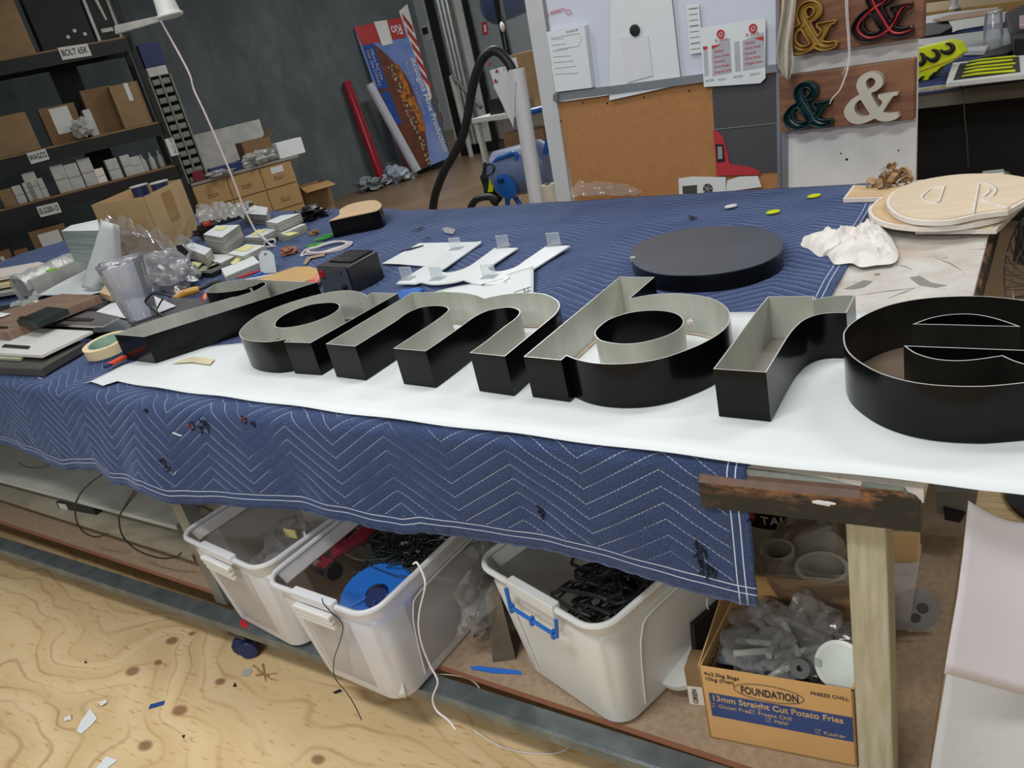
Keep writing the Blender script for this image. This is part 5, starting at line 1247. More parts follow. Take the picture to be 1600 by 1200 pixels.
a, b = P(92, 794, .212), P(150, 805, .212)
MB().obox(a, b - a, (0, .08, 0), (0, 0, .032)).build('case', 'black_plastic', th, smooth=0, bevel=.003)
MB().obox(a + (b - a) * .05 - Vector((0, .001, 0)), (b - a) * .22, (0, .001, 0), (0, 0, .028)).build('label', 'label', th, smooth=0)
for lb, pts in (('black cable hanging in a loop left of the steel leg, nearer the board end', [(230, 740), (205, 775), (190, 800), (186, 812), (192, 838), (215, 860), (250, 872), (275, 870), (283, 864)]),
                ('left black cable looping down in front of the pale board', [(180, 730), (150, 748), (128, 768), (118, 790), (120, 815), (132, 832), (150, 839), (168, 834)])):
    th = thing('hanging_cable', lb, 'cable', PY(*pts[0], 1.16), 'cables hanging left of the steel leg')
    MB().tube(curve([PY(a, b, 1.13) for a, b in pts]), .003, 6).build('cable', 'wire_dark', th)
    MB().tube(curve([PY(a + 14 * (1 - i / 3), b - 6, 1.14) for i, (a, b) in enumerate(pts[:4])]), .002, 6).build('second_strand', 'wire_dark', th)
tag(MB().tube(curve([PY(q[0], q[1], 1.18) for q in ((30, 722), (36, 728), (60, 731), (92, 722))]), .002, 6).build('hanging_cable', 'wire_dark'), 'short thin wire below the blanket hem at far left', 'cable')
# loose wires draped over the tubs
th = thing('loose_wire', 'white wire draped over the middle tub down to the floor', 'wire')
w1 = [(646, 881, .93), (652, 880, .93), (662, 900, .92), (664, 918, .91), (656, 952, .905), (654, 980, .90), (660, 1010, .90), (672, 1040, .90), (684, 1065, .89), (676, 1090, .88), (682, 1110, .87), (700, 1125, .86), (712, 1140, .85)]
MB().tube(curve([PY(*q) for q in w1]), .0022, 6).build('wire', 'white_cord', th)
th = thing('loose_wire', 'thin dark wire hanging from the latch of the middle tub', 'wire')
w2 = [(503, 930, .93), (505, 942, .905), (516, 955, .90), (535, 975, .90), (532, 1000, .90), (522, 1030, .90), (523, 1058, .90), (540, 1080, .89), (553, 1100, .88), (565, 1125, .87)]
MB().tube(curve([PY(*q) for q in w2]), .0013, 5).build('wire', 'wire_dark', th)
th = thing('loose_wire', 'pale thin wire looping from under the shelf behind the front rail', 'wire')
MB().tube(curve([P(q[0], q[1], .12) if q[1] < 1100 else P(q[0], q[1], .02) for q in ((668, 1055), (700, 1054), (735, 1062), (752, 1080), (755, 1098))]), .0015, 5).build('wire', 'white_cord', th)
MB().tube(curve([P(q[0], q[1], .004) for q in ((740, 1140), (770, 1160), (800, 1172), (850, 1178), (885, 1170), (898, 1140), (902, 1115))]), .0018, 5).build('wire', 'white_cord', th)
# scraps on the floor
def scrap(pxs, mat, label, z=.002, lift=0):
    mb = MB(); mb.prism([P(a, b, z) + Vector((0, 0, lift if i % 2 else 0)) for i, (a, b) in enumerate(pxs)], (0, 0, .0012)); o = mb.build('floor_scrap', mat, smooth=0); tag(o, label, 'scrap', 'scraps on the plywood floor')
scrap([(141, 1107), (152, 1123), (141, 1135), (127, 1147), (120, 1143), (126, 1128)], 'white_paper', 'larger white paper scrap on the floor at left')
scrap([(166, 1182), (184, 1188), (160, 1206), (146, 1206)], 'white_paper', 'white paper scrap at the bottom edge of the floor')
scrap([(235, 1101), (257, 1095), (256, 1101), (232, 1108)], 'sign_navy', 'small dark blue tape piece on the floor')
scrap([(380, 1046), (392, 1044), (394, 1050), (386, 1058), (377, 1056)], 'bag_milky', 'translucent scrap on the floor below the caster')
scrap([(367, 1066), (370, 1073), (364, 1073)], 'ink', 'tiny black triangle on the floor below the translucent scrap')
scrap([(284, 1150), (289, 1148), (287, 1154)], 'ink', 'tiny black chip on the floor near the knots')
scrap([(520, 1082), (531, 1077), (535, 1080), (524, 1084)], 'ink', 'small black chip below the middle tub')
scrap([(153, 1098), (165, 1093), (168, 1097), (158, 1104)], 'foam_edge', 'pale wood filler flake above the white paper scrap')
scrap([(100, 1122), (110, 1117), (112, 1124), (101, 1127)], 'foam_edge', 'pale triangular flake left of the white paper scrap')
scrap([(133, 1032), (137, 1036), (132, 1036)], 'ink', 'tiny black sliver on the left floor')
th = thing('wood_splinters', 'small bunch of wood splinters on the floor below the caster', 'splinters', P(412, 1050, .002), None)
for k, (x0, y0, x1, y1) in enumerate(((395, 1040, 425, 1062), (402, 1048, 420, 1056), (410, 1038, 415, 1064), (400, 1055, 432, 1052))):
    MB().tube([P(x0, y0, .004), P(x1, y1, .004)], [.003, .001], 5).build('splinter', 'sawdust', th)
tag(MB().hexa([P(376, 978, .141)] * 1 + [P(386, 984, .141), P(388, 976, .141), P(380, 972, .141)], [P(374, 970, .142), P(380, 974, .142), P(386, 972, .142), P(378, 968, .142)]).build('red_clip', 'red_bright', smooth=0), 'small red and black clip on rail by the leftmost tub', 'clip')
# ================================================================ beyond the bench: whiteboard and ampersand panel
def plane_pts(pt, dirx):
    d = Vector(dirx).normalized(); n = Vector((d.y, -d.x, 0)); return Vector(pt), d, n
WBp, WBd, WBn = plane_pts((-1.8, 3.34, 0), (1, -.15, 0))
def W(px, py, out=0.0): return ON(px, py, WBp + WBn * out, WBn)      # out = towards the camera
wb = thing('whiteboard_stand', 'tall aluminium framed board, whiteboard above and brown pinboard below', 'whiteboard', (W(870, 300).x + .5, W(870, 300).y, 0))
def wq(mb, pxs, out=0, th_=.004, m=0): return mb.prism([W(a, b, out) for a, b in pxs], -WBn * th_, m)
wq(MB(), [(836, -60), (1213, -60), (1217, 112), (868, 158)], .0).build('white_panel', 'board_white', wb, smooth=0)
wq(MB(), [(869, 160), (1217, 112), (1218, 400), (915, 400)], .0).build('pin_panel', 'pin_brown', wb, smooth=0)
wq(MB(), [(810, -60), (838, -60), (922, 520), (903, 520)], .012, .03).build('side_post', 'frame_white', wb, smooth=0)
wq(MB(), [(838, -60), (842, -60), (873, 150), (868, 152)], .008, .008).build('inner_trim', 'frame_alu', wb, smooth=0)
wq(MB(), [(1211, -60), (1217, -60), (1222, 420), (1216, 420)], .012, .03).build('side_post', 'frame_alu', wb, smooth=0)
wq(MB(), [(866, 146), (1218, 100), (1218, 112), (868, 159)], .02, .03).build('pen_tray', 'frame_alu', wb, smooth=0)
for a, b in ((864, 154), (1213, 106)):
    wq(MB(), [(a, b - 6), (a + 7, b - 7), (a + 7, b + 3), (a, b + 4)], .03, .02).build('tray_end', 'steel_dull', wb, smooth=0)
wq(MB(), [(1112, 132), (1216, 116), (1217, 268), (1120, 275)], .006, .004).build('charcoal_poster', 'poster_dark', wb, smooth=0)
pw = thing('red_print', 'red printed shape with black slot at foot of the charcoal poster', 'print', W(1150, 272, .012))
wq(MB(), [(1114, 202), (1122, 206), (1130, 215), (1137, 240), (1140, 256), (1175, 262), (1187, 268), (1188, 273), (1120, 275)], .011, .003).build('shape', 'poster_red', pw, smooth=0)
wq(MB(), [(1118, 225), (1130, 226), (1132, 252), (1120, 254)], .014, .002).build('slot', 'ink', pw, smooth=0)
wq(MB(), [(1121, 229), (1128, 229), (1129, 248), (1122, 249)], .016, .001).build('slot_face', 'ink_grey', pw, smooth=0)
hl = MB(); hl.tube([W(1112, 203, .009), W(1217, 192, .009)], .0012, 4); hl.build('poster_crease', 'ink_grey', wb, smooth=0)
pins = MB()
for a, b in ((911, 160), (949, 161), (1006, 152), (877, 189), (1077, 142)): pins.lathe([(.004, 0), (.002, .006)], W(a, b, .0), 8, WBn)
pins.build('pin', 'black_matt', wb)
# papers on the whiteboard
def note(pxs, label, mat='white_paper', out=.008, th_=.002, name='pinned_paper', cat='paper'):
    th = thing(name, label, cat, W(*pxs[0], out), 'papers on the framed board'); wq(MB(), pxs, out, th_).build('sheet', mat, th, smooth=0); return th
n1 = note([(854, 50), (913, 40), (925, 137), (868, 144)], 'thick pad of forms at the left of the whiteboard', out=.03, th_=.028)
ln = MB()
for k in range(7): ln.tube([W(862 + k * .8, 62 + k * 9, .031), W(880 + k * 4 % 30, 60 + k * 9 - (k % 3), .031)], .0008, 4)
ln.tube([W(860, 60, .031), W(905, 52, .031), W(909, 60, .031), W(904, 72, .031), W(870, 77, .031)], .0007, 4)
ln.build('ruled_line', 'ink_grey', n1, smooth=0)
text('Invoice #', 'printed_text', .016, W(885, 52, .0315), WBd, (0, 0, 1), 'ink_grey', n1)
n2 = note([(955, -40), (1045, -40), (1064, 132), (952, 157)], 'large blank sheet held by black magnet on the whiteboard', out=.016, th_=.002)
n3 = note([(968, 58), (1012, 56), (1020, 118), (980, 129)], 'smaller curled sheet on the large blank sheet', 'paper_shade', out=.02, th_=.002)
tag(MB().lathe([(.020, 0), (.022, .004), (.022, .010), (.018, .012)], W(993, 47, .018), 28, WBn).build('magnet', 'ink'), 'round black magnet on the large blank sheet', 'magnet')
n4 = note([(1072, 8), (1092, 5), (1098, 82), (1078, 85)], 'narrow list sheet left of the two printed cards', out=.012)
ln = MB()
for k in range(8): ln.tube([W(1076 + k * .5, 14 + k * 9, .0135), W(1090 + k * .5, 12 + k * 9, .0135)], .0010 if k % 3 else .002, 4)
ln.build('printed_line', 'ink_grey', n4, smooth=0)
n5 = note([(1093, 44), (1196, 28), (1196, 122), (1188, 130), (1100, 136)], 'wide printed sheet with two red and grey card designs', 'white_paper', out=.024, th_=.002)
for (x0, y0, x1) in ((1112, 45, 1140), (1160, 36, 1193)):
    g = MB(); g.prism([W(x0, y0 + 28, .0255), W(x1, y0 + 14, .0255), W(x1 + 3, y0 + 68, .0255), W(x0 + 1, y0 + 74, .0255)], -WBn * .0004); g.build('grey_block', 'ink_grey' if False else plain('pale_grey_print', '#b4b6bd', .6), n5, smooth=0)
    g = MB(); g.prism([W(x0, y0 + 26, .0262), W(x0 + 14, y0 + 25, .0262), W(x0, y0 + 32, .0262)] if x0 < 1150 else [W(x1 - 14, y0 + 24, .0262), W(x1, y0 + 20, .0262), W(x1, y0 + 28, .0262)], -WBn * .0004); g.build('red_wedge', 'red_ink', n5, smooth=0)
    cc = W((x0 + x1) / 2, y0 + 8, .0262); MB().tube([cc + WBd * .0125 * math.cos(a) + Vector((0, 0, .0125 * math.sin(a))) for a in [2 * PI * i / 24 for i in range(24)]], .0035, 6, True).build('round_emblem', 'red_ink', n5)
    MB().lathe([(.005, 0), (.005, .001)], cc, 12, WBn).build('emblem_centre', 'red_ink', n5)
    text('St. Johns', 'printed_text', .015, W(x0 + 5, y0 + 21, .0265), WBd, (0, 0, 1), 'red_ink', n5)
    for k, s_ in enumerate(('Medical', 'Drive Mode', 'Personal', 'Drive Mode', 'Original Icons')):
        text(s_, 'printed_text', .0125, W(x0 + 4, y0 + 38 + k * 8 - (4 if x0 > 1150 else 0), .0262), WBd, (0, 0, 1), 'red_ink', n5)
g = MB(); g.prism([W(1147, 66, .0255), W(1155, 64, .0255), W(1157, 110, .0255), W(1149, 112, .0255)], -WBn * .0004); g.prism([W(1099, 78, .0255), W(1105, 77, .0255), W(1107, 117, .0255), W(1101, 119, .0255)], -WBn * .0004); g.build('grey_bar', plain('pale_grey_bar', '#b9bbc2', .6), n5, smooth=0)
g = MB(); g.prism([W(1098, 73, .0262), W(1105, 72, .0262), W(1105, 77, .0262), W(1099, 78, .0262)], -WBn * .0004); g.build('red_tab', 'red_ink', n5, smooth=0)
for s_, a, b in (('PAGE A', 1122, 126), ('FOLIO B', 1172, 118), ('RETURN', 1146, 122), ('RETURN', 1102, 128)): text(s_, 'printed_text', .010, W(a, b, .0262), WBd, (0, 0, 1), 'ink_grey', n5)
text('S. STRAUSS', 'handwriting', .022, W(854, 25, .006), WBd, (0, 0, 1), 'red_ink', wb) if False else text('6. AFFINITY', 'handwriting', .020, W(854, 25, .006), WBd, (0, 0, 1), 'red_ink', wb)
MB().tube([W(888 + 4 * math.cos(a), 19 + 4 * math.sin(a), .006) for a in [2 * PI * i / 16 for i in range(16)]], .0012, 4, True).build('marker_circle', 'red_ink', wb)
n6 = note([(1060, 279), (1080, 276), (1134, 277), (1134, 300), (1061, 304)], 'pinned leaflet showing dark panel and round fan, foot of pinboard', out=.012)
wq(MB(), [(1066, 291), (1089, 289), (1089, 302), (1067, 303)], .0135, .001).build('dark_picture', 'charcoal_panel', n6, smooth=0)
cc = W(1106, 295, .0135); MB().lathe([(.022, 0), (.022, .001)], cc, 24, WBn).build('round_picture', 'charcoal_panel', n6)
for k in range(5):
    a = k * 2 * PI / 5; MB().tube([cc + WBn * .002, cc + WBn * .002 + WBd * .02 * math.cos(a) + Vector((0, 0, .02 * math.sin(a)))], .0025, 4).build('fan_blade', 'ink_grey', n6, smooth=0)
n7 = note([(1136, 282), (1155, 276), (1184, 275), (1190, 292), (1134, 300)], 'curved plain leaflet pinned right of the fan leaflet', out=.014)
# ampersand panel
APp, APd, APn = plane_pts((W(1228, 200).x, W(1228, 200).y - .02, 0), (1, -.13, 0))
def A_(px, py, out=0.0): return ON(px, py, APp + APn * out, APn)
def aq(mb, pxs, out=0, th_=.004, m=0): return mb.prism([A_(a, b, out) for a, b in pxs], -APn * th_, m)
ap = thing('display_stand', 'tall white display panel behind the ampersand boards', 'panel', A_(1330, 290))
aq(MB(), [(1228, -60), (1436, -60), (1428, 420), (1230, 420)], 0, .02).build('panel_face', 'panel_white', ap, smooth=0)
aq(MB(), [(1218, -60), (1228, -60), (1232, 420), (1223, 420)], .01, .03).build('edge_post', 'frame_alu', ap, smooth=0)
for a, b, r in ((1323, 249, .005), (1314, 240, .003), (1404, 235, .003)):
    MB().lathe([(r, 0), (r, .001)], A_(a, b, .0), 10, APn).build('hole', 'ink', ap)
M['walnut_board'] = plain('walnut_board', '#8a5f44', .45, col2='#6e4836', scale=4, stretch=(.6, 1, 9), lo=.4, hi=.6)
b1 = aq(MB(), [(1216, 120), (1429, 91), (1427, 187), (1219, 207)], .05, .04).build('display_board', 'walnut_board', smooth=0, bevel=.003); tag(b1, 'lower walnut board carrying the teal and cream ampersands', 'board', 'walnut boards on the display panel')
b2 = aq(MB(), [(1216, -70), (1446, -70), (1442, 59), (1240, 88), (1217, 60)], .05, .04).build('display_board', 'walnut_board', smooth=0, bevel=.003); tag(b2, 'upper walnut board carrying the mustard and red ampersands', 'board', 'walnut boards on the display panel')
# ampersand outline (from the cream one), in board metres relative to its centre
AMP_O = [(1100, 145), (1170, 160), (1215, 200), (1230, 255), (1210, 310), (1150, 360), (1095, 395), (1178, 548, 1), (1215, 500), (1212, 470), (1170, 435, 1), (1175, 400, 1), (1390, 375, 1), (1388, 410, 1), (1330, 430), (1225, 595, 1), (1290, 612), (1360, 610), (1390, 600, 1), (1405, 655, 1), (1350, 685), (1260, 703), (1190, 695), (1135, 668, 1), (1070, 700), (980, 730), (900, 728), (830, 690), (790, 620), (795, 560), (840, 490), (900, 435), (965, 400, 1), (935, 340), (930, 280), (960, 210), (1020, 165)]
AMP_H = [[(1085, 210), (1130, 225), (1142, 260), (1120, 300), (1062, 340, 1), (1040, 295), (1040, 245)], [(975, 455, 1), (1080, 620, 1), (1040, 642), (975, 645), (925, 610), (905, 560), (920, 500)]]
def apx(p): return (1215 + p[0] / 7.27, 90 + p[1] / 7.27)
cen = A_(*apx((1095, 440)), .05)
def loc2(p):
    q = A_(*apx(p), .05) - cen; return Vector((q.dot(APd), q.z, 0))
def amp_loops(): 
    o = smooth_loop([(loc2(p), len(p) > 2) for p in AMP_O], True, 4); h = [smooth_loop([(loc2(p), len(p) > 2) for p in hh], True, 4) for hh in AMP_H]
    return o, h
import bmesh
def amp_face(o, hs, z):
    bm = bmesh.new(); eds = []
    for lp in [o] + hs:
        vs = [bm.verts.new((p.x, p.y, z)) for p in lp]
        for i in range(len(vs)): eds.append(bm.edges.new((vs[i], vs[(i + 1) % len(vs)])))
    bmesh.ops.triangle_fill(bm, edges=eds, use_beauty=True)
    bm.verts.index_update(); v = [p.co.copy() for p in bm.verts]; f = [tuple(x.index for x in fc.verts) for fc in bm.faces]; bm.free(); return v, f
def ampersand(label, px, py, style, sc=1.0, face=None, side=None, extra=None):
    c = A_(px, py, .05)
    th = thing('ampersand', label, 'ampersand', c, 'ampersands on the walnut boards')
    o, hs = amp_loops(); o = [p * sc for p in o]; hs = [[p * sc for p in h] for h in hs]
    def w3(p, z): return c + APd * p.x + Vector((0, 0, p.y)) + APn * (.001 + z)
    dep = .035
    if style == 'solid':
        v, f = amp_face(o, hs, 0); MB().add([w3(p, dep) for p in v], f).build('face', face, th, smooth=0)
    else:
        v, f = amp_face(o, hs, 0); MB().add([w3(p, .006) for p in v], f).build('back_face', extra, th, smooth=0)
    mb = MB()
    for lp in [o] + hs:
        n = len(lp); vs = [w3(p, 0) for p in lp] + [w3(p, dep) for p in lp]; mb.add(vs, [(j, (j + 1) % n, n + (j + 1) % n, n + j) for j in range(n)])
    mb.build('return', side, th, smooth=40, solid=0 if style == 'solid' else .003)
    if style != 'solid':
        # raised centre ridge lines along the strokes
        st = [[(1370, 395), (1290, 420), (1180, 600), (1060, 680), (940, 690), (850, 620), (860, 540), (960, 440), (1120, 340), (1185, 270), (1165, 205), (1095, 180), (1020, 205), (985, 280), (1010, 370), (1100, 520), (1180, 640), (1280, 665), (1390, 635)]]
        for s_ in st:
            pts = curve([w3(loc2(p) * sc, .012 if style != 'neon' else .022) for p in s_], 4)
            MB().tube(pts, .004 if style == 'neon' else .006, 8).build('tube_line', face, th)
            if style == 'ridge':
                MB().tube([p + APd * .009 + Vector((0, 0, .004)) for p in pts], .0022, 6).build('tube_line', face, th); MB().tube([p - APd * .009 for p in pts], .0022, 6).build('tube_line', face, th)
    return th
cpx = apx((1095, 440))
ampersand('solid cream ampersand on the lower walnut board', cpx[0], cpx[1], 'solid', 1.0, 'cream', 'cream')
ampersand('dark teal ampersand on the lower walnut board with wires reaching it', 1265.5, 163, 'ridge', .97, 'green_dark', 'green_dark', extra='green_dark')
ampersand('mustard yellow ampersand on the upper walnut board', 1271, 41, 'ridge', .98, 'gold', 'gold', extra='gold')
ampersand('dark ampersand with thin red centre line on upper walnut board', 1382, 16, 'neon', 1.06, 'red_bright', 'maroon', extra='maroon')
th = thing('hanging_wires', 'pair of thin white wires hanging down over the walnut boards', 'wires', A_(1325, 5, .12))
for dx in (0, 3):
    MB().tube(curve([A_(a + dx * (1 - i / 8), b, .10) for i, (a, b) in enumerate(((1320, -40), (1322, 20), (1325, 60), (1326, 90), (1324, 105), (1320, 120), (1312, 140), (1300, 154), (1297, 162)))]), .0018, 6).build('wire', 'white_cord', th)
MB().tube(curve([A_(a, b, .10) for a, b in ((1326, 95), (1320, 108), (1316, 116))]), .0014, 5).build('wire_end', 'white_cord', th)
th = thing('draped_cloth', 'off-white cloth strip hanging between whiteboard and walnut boards', 'cloth', A_(1228, 60, .12))
def dc(u, v):
    L = [(1226, -60), (1221, 20), (1213, 80), (1217, 105), (1229, 124)]; R = [(1248, -60), (1243, 10), (1238, 70), (1240, 95), (1233, 126)]
    k = v * 4; i = min(3, int(k)); f_ = k - i; a = Vector(L[i]).lerp(Vector(L[i + 1]), f_); b = Vector(R[i]).lerp(Vector(R[i + 1]), f_); q = a.lerp(b, u); return A_(q.x, q.y, .12 + .02 * math.sin(u * 9 + v * 4))
MB().grid(16, 24, dc).build('cloth', 'cloth', th, smooth=60, solid=.002)
film('plastic_bag', 'thin clear plastic heap at the foot of the pinboard behind the blanket', 'bag', [W(885, 308, .14), W(1010, 305, .14), W(980, 290, .05), W(905, 282, .05)], .022, 15, 'bag', 30, 14)

# ---------------------------------------------------------------- second bench at the right
F1 = P(1430, 140, .87); F2 = P(1604, 118, .87)
sb = thing('second_bench', 'second bench with blue blanket behind the display panel at the right', 'workbench', (F1.x, F1.y, 0))
fd = (F2 - F1).normalized(); bdv = Vector((.28, 1, 0)).normalized(); fo = F1 - fd * .8
MB().obox(fo, fd * 4.0, bdv * 3.2, (0, 0, -.02)).build('tabletop', 'leg_wood', sb, smooth=0)
MB().obox(fo + Vector((0, 0, -.105)), fd * 4.0, bdv * .04, (0, 0, .082)).build('apron', plain('grey_apron', '#6f6a60', .7, var=.1), sb, smooth=0)
for k in (0, 3.8): MB().obox(fo + fd * k - Vector((0, 0, .87)), fd * .08, bdv * .08, (0, 0, .85)).build('leg', 'leg_wood', sb, smooth=0)
t_ = NT('far_blue_blanket'); o_ = t_.obj(); b_ = t_.mix(t_.ramp(t_.noise(o_, 4, 4), .35, .65), '#3a4470', '#2d3658'); t_.l(b_, t_.b.inputs['Base Color']); t_.bump(t_.noise(o_, 14, 4), .5, .02); M['far_blanket'] = t_.done(.95, spec=.1)
o_ = MB().grid(60, 40, lambda u, v: fo + Vector((0, 0, .006 + .006 * noise.noise(Vector((u * 30, v * 20, 0))))) + fd * (4 * u) + bdv * (3.1 * v) + (Vector((0, 0, -.03)) - bdv * .02 if v == 0 else Vector((0, 0, 0)))).build('moving_blanket', 'far_blanket', smooth=60); tag(o_, 'second blue blanket covering the bench at the right background', 'blanket')
ds = MB(); ds.obox(fo + bdv * .35 - Vector((0, 0, .86)), fd * 4, bdv * .03, (0, 0, .75)); tag(ds.build('shade_backing', 'black_matt', smooth=0), 'dark cupboard sheet added as shade in the space under the second bench', 'backing')  # added black sheet standing in for the deep shade under this bench
Z2 = .88
def S2(px, py, z=Z2): return P(px, py, z)
# fluoro channel letters
th = thing('fluoro_letter', 'fluorescent yellow sign part with black loops lying on its side', 'sign part', S2(1440, 128))
a, b = S2(1425, 128), S2(1480, 110); c3, c4 = P(1425, 70, Z2 + .10), P(1500, 75, Z2 + .12)
y1 = a.y
front = [PY(1418, 80, y1), PY(1450, 72, y1), PY(1480, 65, y1), PY(1494, 70, y1), PY(1502, 84, y1), PY(1490, 95, y1), PY(1470, 105, y1), PY(1450, 125, y1), PY(1436, 127, y1), PY(1418, 130, y1)]
MB().prism(front, bdv * .12).build('body', 'hivis', th, smooth=0, bevel=.004)
for cx, cy, rx, ry_ in ((1438, 92, 6, 8), (1457, 86, 9, 8), (1479, 75, 10, 7)):
    ring = [PY(cx + rx * math.cos(t), cy + ry_ * math.sin(t), y1 - .004) for t in [PI * (-.55 + 1.45 * i / 14) for i in range(15)]]
    MB().tube(ring, [.004 + .012 * math.sin(PI * i / 14) for i in range(15)], 6).build('black_loop', 'ink', th)
for cx, cy in ((1460, 116), (1440, 123)):
    MB().tube([PY(cx - 9, cy + 6, y1 - .002), PY(cx, cy - 1, y1 - .004), PY(cx + 5, cy - 4, y1 - .002)], [.003, .010, .003], 6).build('black_loop', 'ink', th)
MB().tube([PY(1436, 112, y1 - .002), PY(1475, 98, y1 - .002), PY(1499, 88, y1 - .002)], .003, 5).build('fold_line', 'amber', th)
# framed tray with fluoro letters
th = thing('sign_tray', 'white framed tray with fluorescent yellow letters on black', 'sign', S2(1480, 128))
z_ = Z2 + .02
def tr(pxs, h, m, nm, zz_=z_): MB().prism([P(a, b, zz_ + h) for a, b in pxs], (0, 0, -h)).build(nm, m, th, smooth=0)
tr([(1478, 130), (1489, 98), (1620, 84), (1640, 112)], .02, 'white_plastic', 'frame')
tr([(1490, 124), (1500, 99), (1592, 88), (1594, 111)], .005, 'ink', 'black_face', z_ + .02)
for k in range(5):
    y_ = 97 + k * 5.6; x_ = 1512 - k * 2.2
    MB().tube([P(x_, y_ - .2, z_ + .03), P(x_ + 20, y_ - 3.5, z_ + .032), P(1586 - (k % 2) * 4, y_ - 9, z_ + .03)], [.004, .009 if k % 2 else .006, .006], 6).build('yellow_letter_stroke', 'hivis', th)
# upside-down cup
cb0 = S2(1551, 76); ct = PY(1560, 16, cb0.y); hC = ct.z - cb0.z
th = thing('clear_cup', 'clear plastic cup upside down on the second bench', 'cup', cb0); r0 = .062
MB().lathe([(r0, 0), (r0 * .97, hC * .05), (r0 * .93, hC * .3), (r0 * .8, hC * .95), (r0 * .72, hC), (.001, hC)], cb0, 32, (0, 0, 1), cap=False).build('body', 'jug', th)
MB().tube([cb0 + Vector((r0 * math.cos(a), r0 * math.sin(a), .003)) for a in [2 * PI * i / 32 for i in range(32)]], .003, 6, True).build('rim', 'bag_milky', th)
def item(name, pxs, h, mat, label, cat, z=Z2, bevel=.003):
    th_ = MB(); th_.prism([P(a, b, z + h) for a, b in pxs], (0, 0, -h)); tag(th_.build(name, mat, smooth=0, bevel=bevel), label, cat)
item('white_channel', [(1425, 70), (1428, 62), (1585, 42), (1592, 50), (1588, 58), (1500, 70)], .05, plain('pale_extrusion', '#b9bdb9', .4), 'long pale grey extrusion on the second bench behind the fluorescent part', 'extrusion')
item('white_channel', [(1490, 80), (1492, 76), (1545, 70), (1540, 78)], .03, 'frame_white', 'short white extrusion left of the upside down cup', 'extrusion')
item('black_tray', [(1533, 90), (1540, 80), (1580, 68), (1600, 68), (1575, 82)], .02, 'ink', 'black curved tray under the upside down cup', 'tray')
item('black_case', [(1425, 60), (1425, 34), (1480, 30), (1488, 42), (1470, 52)], .06, 'ink', 'long black case at the back of the second bench', 'case')
item('tan_hide', [(1457, 30), (1480, 24), (1555, 13), (1570, 14), (1545, 22), (1500, 29), (1470, 32)], .01, 'leather', 'tan hide scrap lying over white board on second bench', 'hide', Z2 + .08)
item('white_board', [(1425, 38), (1430, 28), (1490, 18), (1560, 11), (1560, 20), (1480, 32)], .01, 'frame_white', 'white board under the tan hide on the second bench', 'board', Z2 + .06)
item('timber_beam', [(1425, 22), (1425, 8), (1600, -14), (1600, 0)], .08, plain('yellow_timber', '#a3834a', .6, var=.1), 'long yellow timber beam at the back of second bench', 'timber', Z2)
item('timber_beam', [(1425, 2), (1425, -14), (1600, -40), (1600, -24)], .08, plain('yellow_timber_far', '#8a6c38', .6, var=.1), 'rear yellow timber beam above the front one', 'timber', Z2 + .04)
item('black_equipment', [(1585, 60), (1570, 20), (1605, 5), (1640, 60)], .10, 'black_matt', 'black equipment behind the upside down cup', 'equipment')
item('pink_card', [(1593, 40), (1593, 24), (1620, 22), (1620, 40)], .02, plain('pink_card', '#c8a8a8', .6), 'pink card at the right edge of the photo', 'card', Z2 + .12)
c_l = P(1492, 14, Z2 + .08)
th = thing('white_desk_lamp', 'white post with round foot on the second bench', 'lamp post', c_l)
MB().lathe([(.05, 0), (.05, .01), (.028, .035), (.026, .3)], c_l, 28).build('post', 'frame_white', th)
th = thing('bench_cable', 'grey cable hanging from the tray down the second bench front', 'cable', S2(1500, 130))
MB().tube(curve([PY(a, b, F1.y - .05) for a, b in ((1478, 131), (1495, 131), (1503, 138), (1506, 155), (1507, 180), (1511, 220), (1513, 260))]), .004, 6).build('cable', plain('grey_cable', '#4a4a4a', .5), th)
# pedestal fan at the right of the bench
fc = PY(1600, 400, 2.25); th = thing('pedestal_fan', 'large black pedestal fan with wire guard right of the bench', 'fan', (fc.x + .05, fc.y, 0)); Rf = .25
fn2 = Vector((-.75, -.62, .1)).normalized(); fu = fn2.cross(Vector((0, 0, 1))).normalized(); fv = fu.cross(fn2)
if fv.z < 0: fv = -fv
FC = fc + Vector((.12, .05, -.10)); M['guard'] = plain('chrome_guard_wire', '#8d8884', .35, metal=.7)
for sg in (1, -1):
    mb = MB()
    for k in range(44):
        a = 2 * PI * k / 44; d = fu * math.cos(a) + fv * math.sin(a)
        mb.tube([FC + d * (Rf * t) + fn2 * (sg * .075 * (1 - t ** 3)) for t in (.22, .5, .75, .92, 1)], .0016, 4)
    for t in (.22, .6, 1): mb.tube([FC + (fu * math.cos(a) + fv * math.sin(a)) * Rf * t + fn2 * (sg * .075 * (1 - t ** 3)) for a in [2 * PI * i / 40 for i in range(40)]], .0024, 4, True)
    mb.build('front_guard' if sg > 0 else 'rear_guard', 'guard', th)
for k in range(3):
    a = 2 * PI * k / 3; d = fu * math.cos(a) + fv * math.sin(a); e_ = fu * -math.sin(a) + fv * math.cos(a)
    MB().add([FC + d * .03, FC + d * .20 + e_ * .02 + fn2 * .02, FC + d * .22 + e_ * .12, FC + d * .08 + e_ * .09 - fn2 * .02], [(0, 1, 2, 3)]).build('blade', 'charcoal_panel', th, smooth=0, solid=.003)
MB().lathe([(.05, -.02), (.05, .02), (.035, .05)], FC, 24, fn2).build('hub', 'black_plastic', th)
MB().lathe([(.06, -.2), (.07, -.1), (.07, -.03)], FC, 24, fn2).build('motor', 'black_plastic', th)
MB().tube([FC - fn2 * .12 - Vector((0, 0, .02)), Vector((FC.x + .08, FC.y + .08, .04))], .018, 12).build('pole', 'galv', th)
